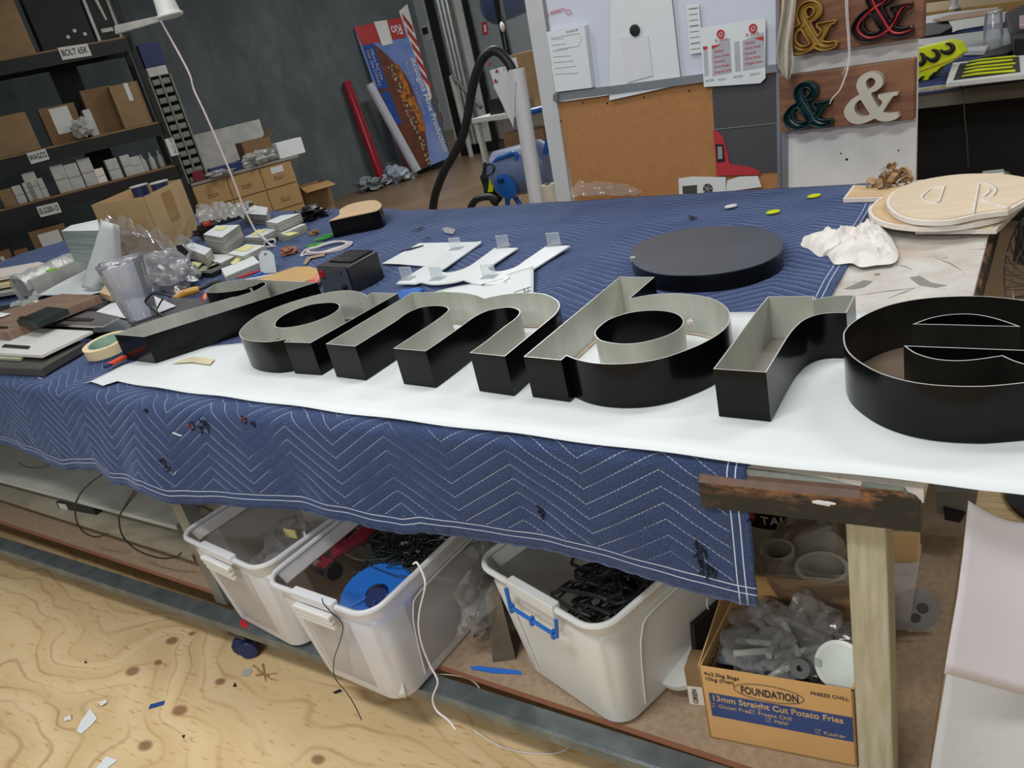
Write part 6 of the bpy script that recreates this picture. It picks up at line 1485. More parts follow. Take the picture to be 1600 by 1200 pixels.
MB().lathe([(.22, 0), (.22, .02), (.05, .05)], (FC.x + .08, FC.y + .08, 0), 32).build('base', 'black_plastic', th)

# ================================================================ left background: shelving, cabinets
DS = 2.0
def lwq(sA, sB, zA, zB, d0, d1, mb=None, m=0):
    mb = mb or MB(); return mb.hexa([SW(sA, d1, zA), SW(sB, d1, zA), SW(sB, d0, zA), SW(sA, d0, zA)], [SW(sA, d1, zB), SW(sB, d1, zB), SW(sB, d0, zB), SW(sA, d0, zB)], m)
sE, _ = SP(256, 200, DS)
shelf = thing('storage_shelving', 'tall black storage shelving with wooden decks and printed labels at the left', 'shelving', SW(sE - 1.5, DS - .3, 0))
zs = [SP(192, 57, DS)[1], SP(245, 190, DS)[1], SP(270, 258, DS)[1]]; zs.append(zs[-1] - .62)
for z in zs:
    lwq(sE - 3.4, sE, z - .025, z, DS - .6, DS - .02).build('deck', 'shelf_wood', shelf, smooth=0)
    lwq(sE - 3.4, sE, z - .16, z - .02, DS - .03, DS).build('beam', 'shelf_black', shelf, smooth=0)
    lwq(sE - 3.4, sE, z - .16, z - .03, DS - .62, DS - .6).build('beam', 'shelf_black', shelf, smooth=0)
for s_ in (sE, sE - 3.4):
    for d_ in (DS, DS - .6):
        mb = lwq(s_ - .03, s_ + .03, 0, 3.4, d_ - .06, d_); mb.build('upright', 'shelf_black', shelf, smooth=0)
lwq(sE - .9, sE - .6, 0, 3.4, DS - .66, DS - .62).build('back_brace', 'shelf_black', shelf, smooth=0)
def slabel(txt, px0, py0, px1, py1, d=DS + .004, h=.11, rot=False, upz=Vector((0, 0, 1))):
    s0, z0 = SP(px0, py0, d); s1, z1 = SP(px1, py1, d); c0 = SW(s0, d, z0); ux = (SW(s1, d, z1) - c0)
    if rot: up = -WD
    mb = MB().obox(c0 - Vector((0, 0, h * .1)), ux, WN * .002, (0, 0, h)); mb.build('shelf_label', 'label', shelf, smooth=0)
    text(txt, 'label_text', h * .72, c0 + WN * .004 + ux * .05 + Vector((0, 0, h * .18)), ux, (0, 0, 1), 'ink', shelf, bold=.001, fit=ux.length * .88)
slabel('BOLT 65K', 97, 92, 143, 85, h=.13); slabel('WAGO2', 48, 255, 77, 247, h=.12); slabel('ELG200-12', 63, 338, 96, 330, h=.12)
# vertical label on the end upright
s0, z0 = SP(258, 247, DS + .004); s1, z1 = SP(251, 222, DS + .004)
MB().obox(SW(sE - .04, DS + .001, z0), WD * .10, WN * .002, (0, 0, z1 - z0 + .02)).build('shelf_label', 'label', shelf, smooth=0)
text('ALG150-D', 'label_text', .055, SW(sE + .045, DS + .004, z0 + .02), (0, 0, 1), -WD, 'ink', shelf)
def sbox(name, px0, py0, px1, py1, label, mat, depth=.35, d=DS - .06, closed=True, cat='box', group='boxes on the black shelving', zbase=None, parts=()):
    s0, z0 = SP(px0, py1, d); s1, z1 = SP(px1, py0, d)
    # px0/px1 read at mid height: lean of the frame is taken out by measuring both on one level
    zb = zbase if zbase is not None else min(z0, z1)
    ym = (py0 + py1) / 2; s0 = SP(px0, ym, d)[0]; s1 = SP(px1, ym, d)[0]; zt_ = SP((px0 + px1) / 2, py0, d)[1]
    if zt_ < zb + .03: zt_ = zb + .05
    th = thing(name, label, cat, SW((s0 + s1) / 2, d - depth / 2, zb), group)
    lwq(s0, s1, zb, zt_, d - depth, d).build('body', mat, th, smooth=0, bevel=.004)
    return th, s0, s1, zb, zt_
zA, zB_, zC, zD = zs
sbox('storage_box', -30, 0, 38, 80, 'cardboard box at top left corner of the shelving', 'card_dark', zbase=zA + .002)
q_ = sbox('storage_box', 40, -40, 128, 68, 'large black box printed with pale symbols on the top shelf', 'ink', zbase=zA + .002)
for k in range(3): MB().lathe([(.02, 0), (.02, .002)], SW(q_[2] - .25 + k * .09, DS - .058, zA + .10 + (.05 if k == 1 else 0)), 12, WN).build('printed_symbol', 'dusty_white', q_[0])
q_ = sbox('storage_box', 134, -40, 172, 60, 'narrow black box with white edges at the end of top shelf', 'ink', zbase=zA + .002)
for s_ in (q_[1] - .01, q_[2] - .02): lwq(s_, s_ + .03, q_[3], q_[4], DS - .3, DS - .055).build('white_edge', 'dusty_white', q_[0], smooth=0)
MB().tube([SW((q_[1] + q_[2]) / 2 + .03, DS - .055, zA + .20), SW((q_[1] + q_[2]) / 2, DS - .055, zA + .45)], [.012, .02], 8).build('printed_spoon', 'dusty_white', q_[0])
MB().lathe([(.05, 0), (.05, .002)], SW((q_[1] + q_[2]) / 2, DS - .057, zA + .5), 16, WN).build('printed_spoon_bowl', 'dusty_white', q_[0])
lwq(q_[1] + .06, q_[2] - .06, zA + .08, zA + .12, DS - .058, DS - .054).build('printed_strip', 'dusty_white', q_[0], smooth=0)
sbox('storage_box', -30, 180, 52, 228, 'wide cardboard box at the left end of the middle shelf', 'card_dark', zbase=zB_ + .002)
q_ = sbox('storage_box', 68, 163, 128, 222, 'cardboard box with white label on the middle shelf', 'card_brown', zbase=zB_ + .002)
lwq(q_[1] + .10, q_[1] + .30, zB_ + .10, q_[4] - .02, DS - .058, DS - .054).build('paper_label', 'label', q_[0], smooth=0)
MB().blob(SW(q_[2] - .02, DS - .0, zB_ + .11), (.10, .10, .10), 12, .3, 2.4, 6, zmin=zB_ + .004).build('clear_wrap', 'bag_milky', q_[0], smooth=30)
sbox('storage_box', 135, 135, 185, 205, 'brown cardboard box behind the clear wrap on the middle shelf', 'card_brown', zbase=zB_ + .002, d=DS - .2)
q_ = sbox('storage_box', 180, 128, 228, 197, 'tallest tan cardboard box at the right of the middle shelf', 'card_dark', zbase=zB_ + .002)
lwq((q_[1] + q_[2]) / 2, (q_[1] + q_[2]) / 2 + .05, q_[4] - .2, q_[4], DS - .058, DS - .054).build('tape_strip', 'label', q_[0], smooth=0)
sbox('storage_box', 133, 170, 146, 200, 'narrow white packet beside the tan box on the middle shelf', 'dusty_white', zbase=zB_ + .002, d=DS - .02)
rr = random.Random(9); k = 0
for px0, px1, py0, mt in ((-5, 18, 296, 'card_dark'), (18, 34, 290, 'dusty_white'), (36, 52, 284, 'dusty_white'), (38, 60, 268, 'dusty_white'), (58, 70, 278, 'dusty_white'), (84, 106, 256, 'dusty_white'), (106, 128, 254, 'dusty_white'), (128, 150, 245, 'dusty_white'), (150, 168, 262, 'foam_edge'), (172, 192, 246, 'dusty_white'), (196, 212, 240, 'dusty_white'), (212, 228, 242, 'dusty_white')):
    side = ['leftmost', 'second', 'third', 'fourth', 'fifth', 'sixth', 'seventh', 'eighth', 'ninth', 'tenth', 'eleventh', 'twelfth'][k]
    th_, a_, b_, c_2, d_2 = sbox('small_carton', px0, py0, px1, 300, side + ' small carton from the left on the third shelf', mt, .2, zbase=zC + .002, group='small cartons on the third shelf')
    lwq(a_ - .0, b_ + .0, c_2 + (d_2 - c_2) * .48, c_2 + (d_2 - c_2) * .50, DS - .058, DS - .055).build('seam_line', 'ink_grey', th_, smooth=0); k += 1
for (px0, px1, py0, lb) in ((-10, 24, 392, 'cardboard box with two white stickers at the left bottom shelf'), (28, 52, 388, 'cardboard box with white stickers, second on the bottom shelf'), (56, 118, 352, 'larger cardboard box with grey paper label on the bottom shelf')):
    q_ = sbox('storage_box', px0, py0, px1, 430, lb, 'card_brown', zbase=zD + .002)
    lwq(q_[1] + .08, q_[2] - .08, q_[4] - .28, q_[4] - .05, DS - .058, DS - .054).build('paper_label', 'label', q_[0], smooth=0)
th = thing('spray_bottle', 'small clear bottles at the right end of the third shelf', 'bottles', SW(sE - .2, DS - .2, zC))
for k in range(3): MB().lathe([(.035, 0), (.035, .12), (.012, .16), (.012, .2)], SW(sE - .15 - k * .1, DS - .15, zC + .002), 14).build('bottle', 'bag_milky', th)
# cabinets with drawers
s0c, s1c = max(sE + .06, SP(288, 290, DS)[0]), SP(452, 244, DS)[0]; zt = (SP(452, 244, DS)[1] + SP(300, 288, DS)[1]) / 2
cab = thing('drawer_cabinet', 'low tan laminate drawer cabinet with nine drawers by the grey wall', 'cabinet', SW((s0c + s1c) / 2, DS - .4, 0))
lwq(s0c, s1c, .05, zt - .03, DS - .75, DS - .02).build('carcass', 'drawer', cab, smooth=0)
lwq(s0c, s1c + .12, zt - .03, zt, DS - .8, DS + .01).build('worktop', 'drawer_top', cab, smooth=0)
cw = (s1c - s0c) / 3
for c_i in range(3):
    for r_i in range(3):
        z1_ = zt - .04 - r_i * .285; g_ = .008
        dr = lwq(s0c + cw * c_i + g_, s0c + cw * (c_i + 1) - g_, z1_ - .275, z1_ - g_, DS - .02, DS).build('drawer', 'drawer', cab, smooth=0)
        sm = s0c + cw * (c_i + .5)
        MB().tube([SW(sm - .06, DS, z1_ - .15), SW(sm - .05, DS + .025, z1_ - .15), SW(sm + .05, DS + .025, z1_ - .15), SW(sm + .06, DS, z1_ - .15)], .006, 6).build('handle', 'brass', dr)
lwq(s1c - .30, s1c - .13, zt - .15, zt - .07, DS, DS + .004).build('paper_label', 'label', cab, smooth=0)
# things on the cabinet
def ontop(name, sA, sB, h, dep, label, mat, cat, d=DS - .1, z=None):
    z = zt + .002 if z is None else z; th = thing(name, label, cat, SW((sA + sB) / 2, d - dep / 2, z)); lwq(sA, sB, z, z + h, d - dep, d).build('body', mat, th, smooth=0, bevel=.004); return th
sp = lambda px, py: SP(px, py, DS - .2)[0]
bx_ = carton('open_carton', SW(sp(385, 235), DS - .35, zt + .002), SW(sp(430, 225), DS - .35, zt + .002), -WN * .35, .30, zt, 'open brown carton on the drawer cabinet against the wall', 'card_brown', group=None)
MB().add([SW(sp(430, 225), DS - .35, zt + .30), SW(sp(430, 225), DS - .7, zt + .30), SW(sp(430, 225) + .15, DS - .68, zt + .40), SW(sp(430, 225) + .15, DS - .4, zt + .40)], [(0, 1, 2, 3)]).build('flap', 'card_brown', bx_, smooth=0, solid=.004)
ontop('white_box', sp(428, 235), sp(468, 228), .20, .2, 'white box at the right end of the drawer cabinet top', 'paper_shade', 'box', d=DS - .02)
th = ontop('blue_bag', sp(318, 245), sp(368, 235), .10, .2, 'folded blue bag on the left of the drawer cabinet top', 'navy', 'bag')
th = ontop('black_pouch', sp(368, 230), sp(398, 222), .10, .15, 'small black pouch in front of the open carton', 'ink', 'pouch', d=DS - .3)
th = thing('clear_parts', 'heap of clear plastic parts between blue bag and white box', 'plastic parts', SW(sp(405, 235), DS - .2, zt)); MB().blob(SW(sp(405, 235), DS - .2, zt + .07), (.22, .25, .09), 14, .4, 2.6, 4, zmin=zt + .003).build('parts', 'bag_milky', th, smooth=20)
MB().blob(SW(sp(330, 250), DS - .12, zt + .03), (.2, .2, .04), 12, .4, 2.6, 14, zmin=zt + .003).build('parts', 'bag_milky', th, smooth=20)
th = thing('leaning_board', 'pale panel leaning on the grey wall behind the drawer cabinet', 'panel', SW(-2.5, .4, 0))
s_a, z_a = SP(300, 214, .6); s_b, z_b = SP(405, 184, .6)
lwq(s_a - .3, s_b, .02, (z_a + z_b) / 2, .55, .58).build('panel', 'dusty_white', th, smooth=0)
# grey parts-drawer tower
tA = max(sE + .06, SP(232, 122, DS - .05)[0]); tB = SP(264, 116, DS - .05)[0]; zt2 = SP(250, 118, DS - .05)[1]
tw = thing('parts_bin_tower', 'tall narrow tower of small grey plastic bins beside the shelving', 'bin tower', SW((tA + tB) / 2, DS - .2, zt))
lwq(tA - .02, tB + .02, zt + .002, zt2, DS - .3, DS - .28).build('back_panel', 'bin_grey', tw, smooth=0)
for s_ in (tA - .02, (tA + tB) / 2 - .01, tB): lwq(s_, s_ + .02, zt + .002, zt2, DS - .3, DS - .03).build('side_panel', 'bin_grey', tw, smooth=0)
nb = 12; hb = (zt2 - zt) / nb
for k in range(nb):
    for j in range(2):
        a_ = tA + (tB - tA) / 2 * j + .015; b_ = a_ + (tB - tA) / 2 - .03; z_ = zt + .006 + k * hb
        mb = lwq(a_, b_, z_, z_ + hb * .62, DS - .06, DS - .04); lwq(a_, b_, z_, z_ + .01, DS - .28, DS - .04, mb); mb.build('bin', 'bin_grey', tw, smooth=0)
th = ontop('white_tray', tA, tB, .10, .25, 'white tray on top of the grey bin tower', 'dusty_white', 'tray', d=DS - .05, z=zt2 + .002)
th = ontop('blue_crate', tA - .0, tB + .02, .26, .3, 'navy blue crate on the tray above the bin tower', 'navy', 'crate', d=DS - .05, z=zt2 + .104)
th = ontop('red_box', SP(300, 275, DS - .05)[0], SP(317, 270, DS - .05)[0], .13, .1, 'small dark red box at the foot of the bin tower', 'red_car', 'box', d=DS + .0)
# carton on the floor
fa = P(480, 350, 0)
kf = SW(SP(478, 318, DS - .6)[0], DS - .6, 0)
sA_ = SP(478, 318, DS - .7)[0]; sB_ = SP(520, 308, DS - .7)[0]
bx2 = carton('floor_carton', SW(sA_, DS - .7, .0), SW(sB_, DS - .7, 0), -WN * .4, .42, 0, 'open carton on the floor right of the drawer cabinet', 'card_dark')
MB().add([SW(sA_, DS - .7, .42), SW(sB_, DS - .7, .42), SW(sB_ + .02, DS - .45, .36), SW(sA_ - .02, DS - .45, .36)], [(0, 1, 2, 3)]).build('flap', 'card_in', bx2, smooth=0, solid=.004)
# hanging cord and socket head
ch = P(418, 384, ZB + .01); yC = ch.y
hp = [(250, 30), (262, 52), (283, 90), (297, 118), (303, 140), (318, 172), (335, 210), (352, 250), (368, 290), (381, 325), (391, 345), (399, 360), (410, 372), (425, 383), (447, 392)]
th = thing('power_flex', 'long white cord hanging from the white lamp head onto the bench', 'cord', PY(418, 384, yC))
MB().tube(curve([PY(a, b, yC) for a, b in hp]), .005, 8).build('cord', 'pink', th)
lpc = curve([PY(a, b, yC - .02) for a, b in ((399, 360), (412, 372), (425, 384), (430, 378), (428, 374), (418, 376), (413, 382), (417, 389), (426, 390), (430, 384))], 4)
MB().tube([p if p.z > ZB + .008 else Vector((p.x, p.y, ZB + .008)) for p in lpc], .0055, 8).build('cord_loop', 'white_cord', th)
MB().blob(P(452, 392, ZB + .02), (.05, .04, .02), 8, .5, 3, 4).build('copper_tangle', plain('copper_strands', '#a8705c', .5, metal=.3), th, smooth=0)
th = thing('pendant_lamp', 'white plastic lamp head with flat arm at the top left', 'lamp head', PY(258, 10, yC))
c = PY(259, 12, yC); dl = (PY(268, 30, yC) - PY(252, -20, yC)).normalized()
MB().lathe([(.045, -.10), (.05, -.02), (.055, .03), (.065, .035), (.066, .045), (.06, .05)], PY(260, 10, yC), 28, (.05, 0, -1)).build('socket', 'white_plastic', th)
MB().prism([PY(178, 40, yC + .1), PY(250, 24, yC + .1), PY(249, 34, yC + .1), PY(180, 54, yC + .1)], (0, .03, 0)).build('arm', 'dusty_white', th, smooth=0, bevel=.003)

# ---------------------------------------------------------------- leaning sign, rolls by the wall
def RS(px, py, out=0.0): return ON(px, py, SW(0, .35, 0) + Vector((0, 0, 0)) + WN * out, WN)
# plane of the leaning sign: bottom edge on the floor, top against the wall
gS = SP(655, 269, .42)[0]
gA = SW(gS, .42, .01); lean = SW(gS, .06, 2.5) - gA
sg = thing('mine_sign', 'large leaning sign with red top, blue sky and orange machine picture', 'sign', gA)
sn = lean.cross(WD).normalized()
if sn.dot(EYE - gA) < 0: sn = -sn
gB = gA + WD
def G_(px, py, out=0): return ON(px, py, gA + sn * out, sn)
def gq(pxs, out, mat, name, th_=.004): return MB().prism([G_(a, b, out) for a, b in pxs], -sn * th_).build(name, mat, sg, smooth=0)
def gz(l): return [(530 + a / 4.285, 20 + b / 4.285) for a, b in l]
gq(gz([(98, 95), (415, 30), (745, 965), (535, 1055), (430, 1040)]), 0, 'sign_blue', 'panel', .03)
gq(gz([(98, 95), (415, 30), (450, 165), (160, 215), (150, 215)]), .006, 'sign_red', 'red_header')
gq(gz([(232, 60), (318, 48), (360, 205), (290, 222)]), .011, 'white_plastic', 'white_logo_block')
gq(gz([(160, 215), (225, 205), (275, 250), (535, 1050), (430, 1040), (380, 880)]), .008, 'sign_earth', 'earth_band')
gq(gz([(225, 205), (275, 240), (420, 380), (480, 480), (560, 700), (575, 790), (610, 1020), (540, 1050), (330, 520)]), .009, 'sign_earth', 'earth_band')
gq(gz([(155, 218), (228, 205), (330, 500), (262, 515)]), .012, 'sign_navy', 'navy_text_box')
gq(gz([(275, 535), (335, 520), (420, 740), (372, 752)]), .012, 'sign_navy', 'navy_box')
rr = random.Random(2)
for k in range(60):
    t = k / 59; cx = 330 + (600 - 330) * t + rr.uniform(-16, 16); cy = 340 + (1010 - 340) * t + rr.uniform(-14, 14)
    gq(gz([(cx, cy), (cx + 16, cy + rr.uniform(-8, 4)), (cx + 10, cy + 14)]), .014 + k * 1e-5, 'sign_scrub', 'scrub_patch', .002)
for pl in ([(360, 330), (400, 350), (460, 480), (480, 560), (440, 600), (410, 560), (430, 500)], [(440, 540), (500, 560), (560, 700), (580, 780), (530, 810), (520, 700), (470, 620)]):
    gq(gz(pl), .016, 'sign_machine', 'machine_picture', .002)
ud = (G_(*gz([(710, 940)])[0]) - G_(*gz([(480, 300)])[0]))
uo = G_(*gz([(474, 300)])[0], .014)
upv = sn.cross(ud)
if upv.dot(G_(*gz([(600, 500)])[0]) - G_(*gz([(500, 560)])[0])) < 0: upv = -upv
# letters read along the sign's long edge
text('dicoogina Mine Production', 'sign_text', .135, uo, ud, sn.cross(ud), 'white_plastic', sg, fit=ud.length * .99, bold=.002)
text('Range for Tomorrow', 'sign_text', .08, G_(*gz([(436, 330)])[0], .018), ud, sn.cross(ud), 'dusty_white', sg, fit=ud.length * .55)
text('Rio', 'sign_text', .22, G_(*gz([(410, 75)])[0], .014), G_(*gz([(330, 95)])[0]) - G_(*gz([(410, 75)])[0]), G_(*gz([(415, 140)])[0]) - G_(*gz([(405, 70)])[0]), 'white_plastic', sg, bold=.003, fit=(G_(*gz([(340, 92)])[0]) - G_(*gz([(410, 75)])[0])).length)
text('Pilbara Rail Line', 'sign_text', .075, G_(*gz([(205, 245)])[0], .016), ud, sn.cross(ud), 'dusty_white', sg); text('Iron Ore Delivery', 'sign_text', .075, G_(*gz([(180, 255)])[0], .016), ud, sn.cross(ud), 'dusty_white', sg)
# red-white chevron board behind
cbn = thing('hazard_board', 'red and white striped board standing behind the leaning sign', 'board', P(700, 240, 0))
def H_(px, py, out=0): return ON(px, py, gA - sn * .045 + sn * out, sn)
MB().prism([H_(*q) for q in gz([(400, -10), (455, -60), (620, 560), (600, 640), (560, 500)])], -sn * .004).build('panel', 'white_plastic', cbn, smooth=0)
for k in range(5):
    y_ = 30 + k * 95; x_ = 430 + k * 30; MB().prism([H_(*q, .003) for q in gz([(x_ - 10, y_ - 30), (x_ + 62, y_ + 62), (x_ + 72, y_ + 110), (x_ + 0, y_ + 15)])], -sn * .002).build('red_stripe', 'sign_red', cbn, smooth=0)
# rolls
def roll(name, label, top, bot, r, mat, d=.5, extra=None):
    th = thing(name, label, 'roll', bot); MB().lathe([(r * .75, 0), (r, 0), (r, (top - bot).length), (r * .75, (top - bot).length)], bot, 20, (top - bot).normalized()).build('tube', mat, th); 
    MB().lathe([(r * .7, -.004), (r * .7, .002)], top, 16, (top - bot).normalized()).build('end', 'dusty_white', th); return th
roll('red_roll', 'glossy dark red roll leaning on the grey wall', ON(541, 128, SW(0, .12, 0), WN), ON(599, 286, SW(0, .35, 0), WN), .075, plain('glossy_red', '#8e1a2a', .15, var=.03))
roll('white_roll', 'tall pale roll leaning against the mine sign', ON(577, 132, SW(0, .40, 0), WN), ON(652, 268, SW(0, .72, 0), WN), .075, plain('pale_roll', '#a9abb4', .4, var=.03))
roll('white_roll', 'short pale roll lying on the floor at the foot of the wall', ON(606, 266, SW(0, .30, 0), WN), ON(650, 279, SW(0, .62, 0), WN), .09, plain('grey_roll', '#9a9fa6', .5, var=.03))
th = thing('crumpled_paper', 'heap of crumpled blue and white paper between the rolls', 'paper', P(617, 282, 0)); MB().blob(SW(SP(617, 280, .5)[0], .5, .12), (.22, .16, .12), 14, .5, 2.6, 5, zmin=.003).build('heap', plain('bluish_crumple', '#7f8fa8', .7, col2='#b9c0c8', scale=6), th, smooth=15)
MB().blob(SW(SP(578, 290, .5)[0], .5, .1), (.22, .16, .10), 12, .5, 2.6, 7, zmin=.003).build('heap', plain('grey_crumple', '#6a747a', .7, col2='#8a9296', scale=6), th, smooth=15)
th = thing('leaning_tile', 'small grey tile leaning on the wall behind the rolls', 'tile', P(615, 268, 0)); a = SW(SP(605, 270, .12)[0], .12, .01); MB().obox(a, WD * .45, WN * .02, (0, 0, .30)).build('tile', 'steel_dull', th, smooth=0)
# switch, extinguisher, exit sign
c = BP(665, 49, BY - .02); th = thing('wall_switch', 'black and white wall switch beside the sliding door', 'switch', c); MB().box(c.x - .12, c.x + .12, BY - .03, BY, c.z - .14, c.z + .1).build('plate', 'dusty_white', th, smooth=0); MB().box(c.x - .05, c.x + .06, BY - .045, BY - .03, c.z - .04, c.z + .06).build('button', 'ink', th, smooth=0)
c = BP(680, 170, BY - .12); th = thing('fire_extinguisher', 'red fire extinguisher partly hidden behind the leaning sign', 'extinguisher', (c.x, c.y, c.z - .25)); MB().lathe([(.08, 0), (.09, .02), (.09, .42), (.03, .5), (.03, .55)], (c.x, c.y, c.z - .25), 24).build('body', 'sign_red', th); MB().lathe([(.091, .18), (.091, .32)], (c.x, c.y, c.z - .25), 24).build('label', 'label', th); MB().tube([(c.x, c.y, c.z + .3), (c.x + .06, c.y, c.z + .36)], .015, 6).build('lever', 'ink', th)
c = PY(757, 45, BY + .045); th = thing('fire_sign', 'small red fire sign stuck on the glass of the black framed doors', 'sign', c)
MB().prism([PY(752, 35, BY + .04), PY(761, 33.5, BY + .04), PY(763, 54, BY + .04), PY(754, 55.5, BY + .04)], (0, .008, 0)).build('plate', 'sign_red', th, smooth=0)
MB().prism([PY(756, 39, BY + .037), PY(759, 38.5, BY + .037), PY(760, 50, BY + .037), PY(757, 50.5, BY + .037)], (0, .002, 0)).build('extinguisher_symbol', 'white_plastic', th, smooth=0)
th = thing('handrail', 'grey metal handrail slanting beyond the glass door', 'handrail', PY(705, 120, 12.6)); MB().tube([PY(705, 118, 11.7), PY(752, 168, 11.7)], .04, 10).build('rail', 'steel_dull', th); MB().tube([PY(705, 118, 11.7), PY(737, 245, 11.7)], .045, 10).build('post', 'dusty_white', th)
th = thing('blue_drum', 'blue drum shape hanging high behind the glass at the top', 'drum', PY(795, 5, 14)); MB().lathe([(.25, -.5), (.32, -.4), (.32, .4), (.25, .5)], PY(795, 0, 14), 24, (1, 0, .1)).build('body', 'sign_navy', th)
th = thing('hanging_hook', 'thin chain with hook hanging behind the black hose', 'hook', PY(787, 40, 9)); MB().tube([PY(779, -20, 9), PY(784, 20, 9), PY(788, 60, 9), PY(791, 78, 9)], .008, 6).build('chain', 'charcoal_panel', th); MB().blob(PY(785, 42, 9), (.03, .03, .06), 8, .1, 1, 1).build('hook_block', 'dusty_white', th)
# white table with boxes, blower, paper roll, hose
c = P(737, 190, .87); wt = thing('white_table', 'white table with cardboard boxes behind the black hose', 'table', (c.x + .6, c.y + .4, 0))
a = P(736, 186, .87); b = P(870, 165, .87); dd = (b - a).normalized(); bk_v = Vector((-dd.y, dd.x, 0))
MB().obox(a - Vector((0, 0, .06)), dd * 2.0, bk_v * .7, (0, 0, .06)).build('tabletop', 'frame_white', wt, smooth=0, bevel=.004)
for s_ in (.02, 1.9):
    for e_ in (0.02, .62): MB().obox(a + dd * s_ + bk_v * e_ - Vector((0, 0, .87)), dd * .06, bk_v * .06, (0, 0, .81)).build('leg', 'frame_white', wt, smooth=0)
def tbx(name, s0, s1, h, z, label, mat, dep=.35, e=.2): th = thing(name, label, 'box', a + dd * ((s0 + s1) / 2) + bk_v * e, 'boxes around the white table'); MB().obox(a + dd * s0 + bk_v * e + Vector((0, 0, z)), dd * (s1 - s0), bk_v * dep, (0, 0, h)).build('body', mat, th, smooth=0, bevel=.003); return th
q_ = tbx('table_carton', .62, 1.15, .62, .002, 'tall cardboard box on the white table beside the board post', 'card_dark'); MB().obox(a + dd * .68 + bk_v * .199 + Vector((0, 0, .47)), dd * .13, bk_v * -.002, (0, 0, .12)).build('paper_label', 'label', q_, smooth=0)
tbx('table_carton', .30, .62, .50, .002, 'white box on the white table left of the tall cardboard box', 'dusty_white', .3, .3)
tbx('table_carton', .28, .50, .18, .002, 'small dark box on the white table front', 'ink', .2, .08)
tbx('table_carton', .60, .95, .12, .002, 'flat grey box under the tall cardboard box front', 'bin_grey', .15, .02)
tbx('table_carton', .40, 1.1, .62, -.865, 'large cardboard box under the white table', 'card_dark', .4, .1)
tbx('table_carton', .08, .36, .5, -.865, 'dark carton under the left of the white table', 'charcoal_panel', .3, .3)
M['hose'] = plain('black_ribbed_hose', '#202324', .45, var=.1)
th = thing('vacuum_hose', 'thick black vacuum hose arching up into the white paper roll', 'hose', PY(682, 325, 5.2)); yh = 5.0
MB().tube(curve([PY(x, y, yh) for x, y in ((680, 430), (676, 380), (676, 345), (677, 322), (682, 298), (695, 266), (710, 240), (724, 210), (732, 175), (737, 145), (744, 115), (754, 92), (768, 80), (780, 82), (790, 92), (799, 106), (803, 125))], 8), .033, 14).build('hose', 'hose', th)
MB().tube(curve([PY(x, y, yh + .1) for x, y in ((735, 325), (742, 314), (752, 309), (765, 308), (775, 312))], 6), .028, 12).build('hose_tail', 'hose', th)
yp = 4.6
th = thing('paper_roll', 'tall white paper roll standing behind the bench beside the board', 'roll', PY(838, 330, yp))
tp, bt = PY(807, 108, yp), PY(842, 335, yp); R0 = .052
MB().lathe([(R0 * .9, 0), (R0, .0), (R0, (tp - bt).length), (R0 * .85, (tp - bt).length), (R0 * .85, (tp - bt).length - .1)], bt, 28, (tp - bt).normalized(), cap=False).build('roll', 'paper_shade', th)
MB().add([PY(771, 134, yp - .02), PY(790, 108, yp - .02), PY(806, 128, yp - .06), PY(802, 200, yp - .05), PY(799, 192, yp - .05)], [(0, 1, 2, 3, 4)]).build('loose_sheet', 'paper_shade', th, smooth=0, solid=.002)
MB().add([PY(765, 110, yp + .04), PY(785, 104, yp + .04), PY(792, 140, yp + .03), PY(775, 140, yp + .03)], [(0, 1, 2, 3)]).build('loose_sheet', 'white_paper', th, smooth=0, solid=.002)
for (x, y) in ((775, 107), (773, 122), (764, 95)):
    MB().add([PY(x, y, yp - .03), PY(x + 5, y + 6, yp - .03), PY(x - 1, y + 8, yp - .03)], [(0, 1, 2)]).build('red_print', 'sign_red', th, smooth=0, solid=.002)
th = thing('small_roll', 'small cream roll standing at the foot of the board post', 'roll', PY(866, 320, 4.2)); MB().lathe([(.018, .45), (.05, .45), (.05, 0)], PY(868, 350, 4.2) + Vector((0, 0, -.2)), 24).build('roll', 'cloth', th); MB().lathe([(.018, 0), (.018, .002)], PY(868, 350, 4.2) + Vector((0, 0, .252)), 16).build('core', 'ink', th)
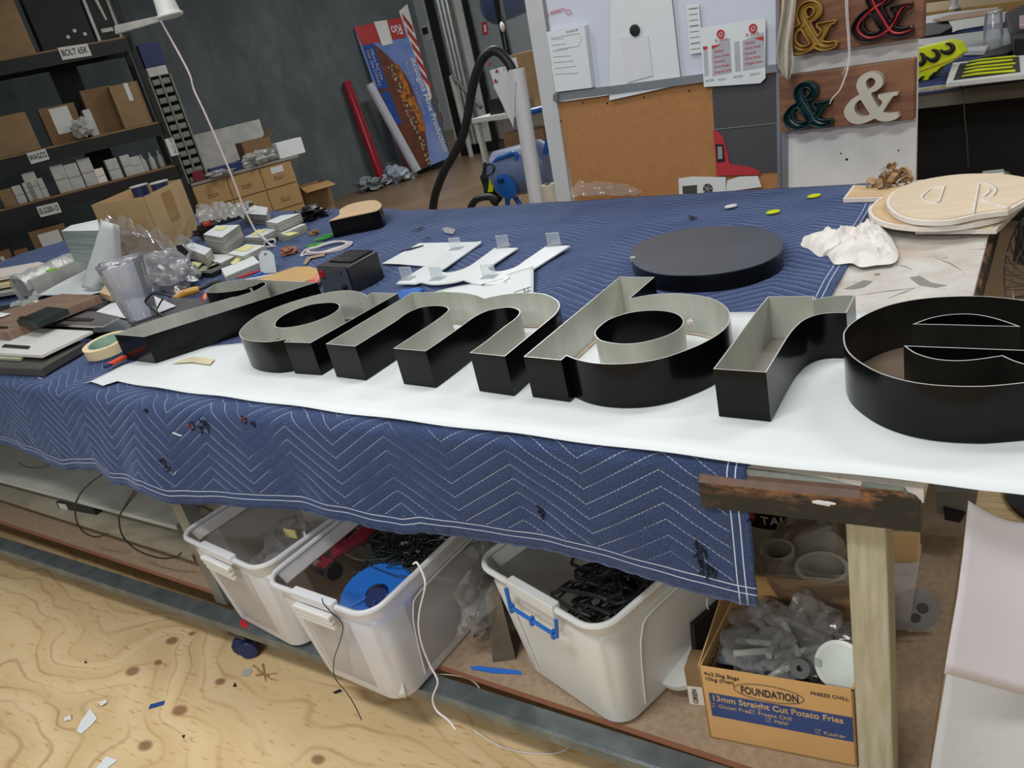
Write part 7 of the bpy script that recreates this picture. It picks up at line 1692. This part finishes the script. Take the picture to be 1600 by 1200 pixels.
th = thing('blue_blower', 'blue and grey industrial vacuum with round blue cap behind bench', 'vacuum', (PY(800, 320, 5.4).x, 5.4, 0)); yb_ = 5.4
MB().lathe([(.14, -.25), (.19, -.2), (.20, .2), (.15, .26)], PY(815, 265, yb_ + .1), 32, (1, .1, .05)).build('tank', plain('slate_tank', '#6f7fa6', .4), th)
MB().lathe([(.09, 0), (.095, .01), (.095, .03), (.06, .04)], PY(793, 291, yb_ - .12), 28, (-.15, -1, .05), ell=(.95, 1.15)).build('round_cap', 'blue_plastic', th)
MB().lathe([(.02, 0), (.02, .03)], PY(784, 282, yb_ - .17), 14, (-.15, -1, .05)).build('cap_knob', 'navy', th)
MB().tube(curve([PY(x, y, yb_ - .05) for x, y in ((770, 262), (776, 250), (790, 244), (806, 240), (808, 262), (803, 278))]), .018, 8).build('handle', 'blue_plastic', th)
MB().tube([PY(826, 176, yb_ - .02), PY(850, 170, yb_ - .02), PY(862, 168, yb_ - .02)], .025, 8).build('blue_arm', 'blue_plastic', th)
MB().tube([PY(858, 210, yb_ - .02), PY(852, 240, yb_ - .02)], .022, 8).build('blue_arm', 'blue_plastic', th)
q1_ = PY(793, 310, yb_); MB().tube([q1_, (q1_.x - .1, yb_, .03)], .022, 8).build('blue_leg', 'blue_plastic', th); q2_ = PY(805, 308, yb_); MB().tube([q2_, (q2_.x + .2, yb_, .03)], .022, 8).build('blue_leg', 'blue_plastic', th)
MB().hexa([PY(762, 300, yb_ - .1), PY(770, 300, yb_ - .1), PY(770, 300, yb_), PY(762, 300, yb_)], [PY(765, 278, yb_ - .1), PY(771, 280, yb_ - .1), PY(771, 280, yb_), PY(765, 278, yb_)]).build('yellow_clip', 'hivis', th, smooth=0)
MB().blob(PY(768, 290, yb_), (.07, .07, .14), 12, .3, 2, 3).build('motor', 'ink', th, smooth=20)
MB().tube(curve([PY(x, y, yb_ - .1) for x, y in ((757, 262), (765, 256), (772, 262), (768, 272), (759, 272), (757, 262))]), .008, 6).build('power_lead', 'wire_dark', th)
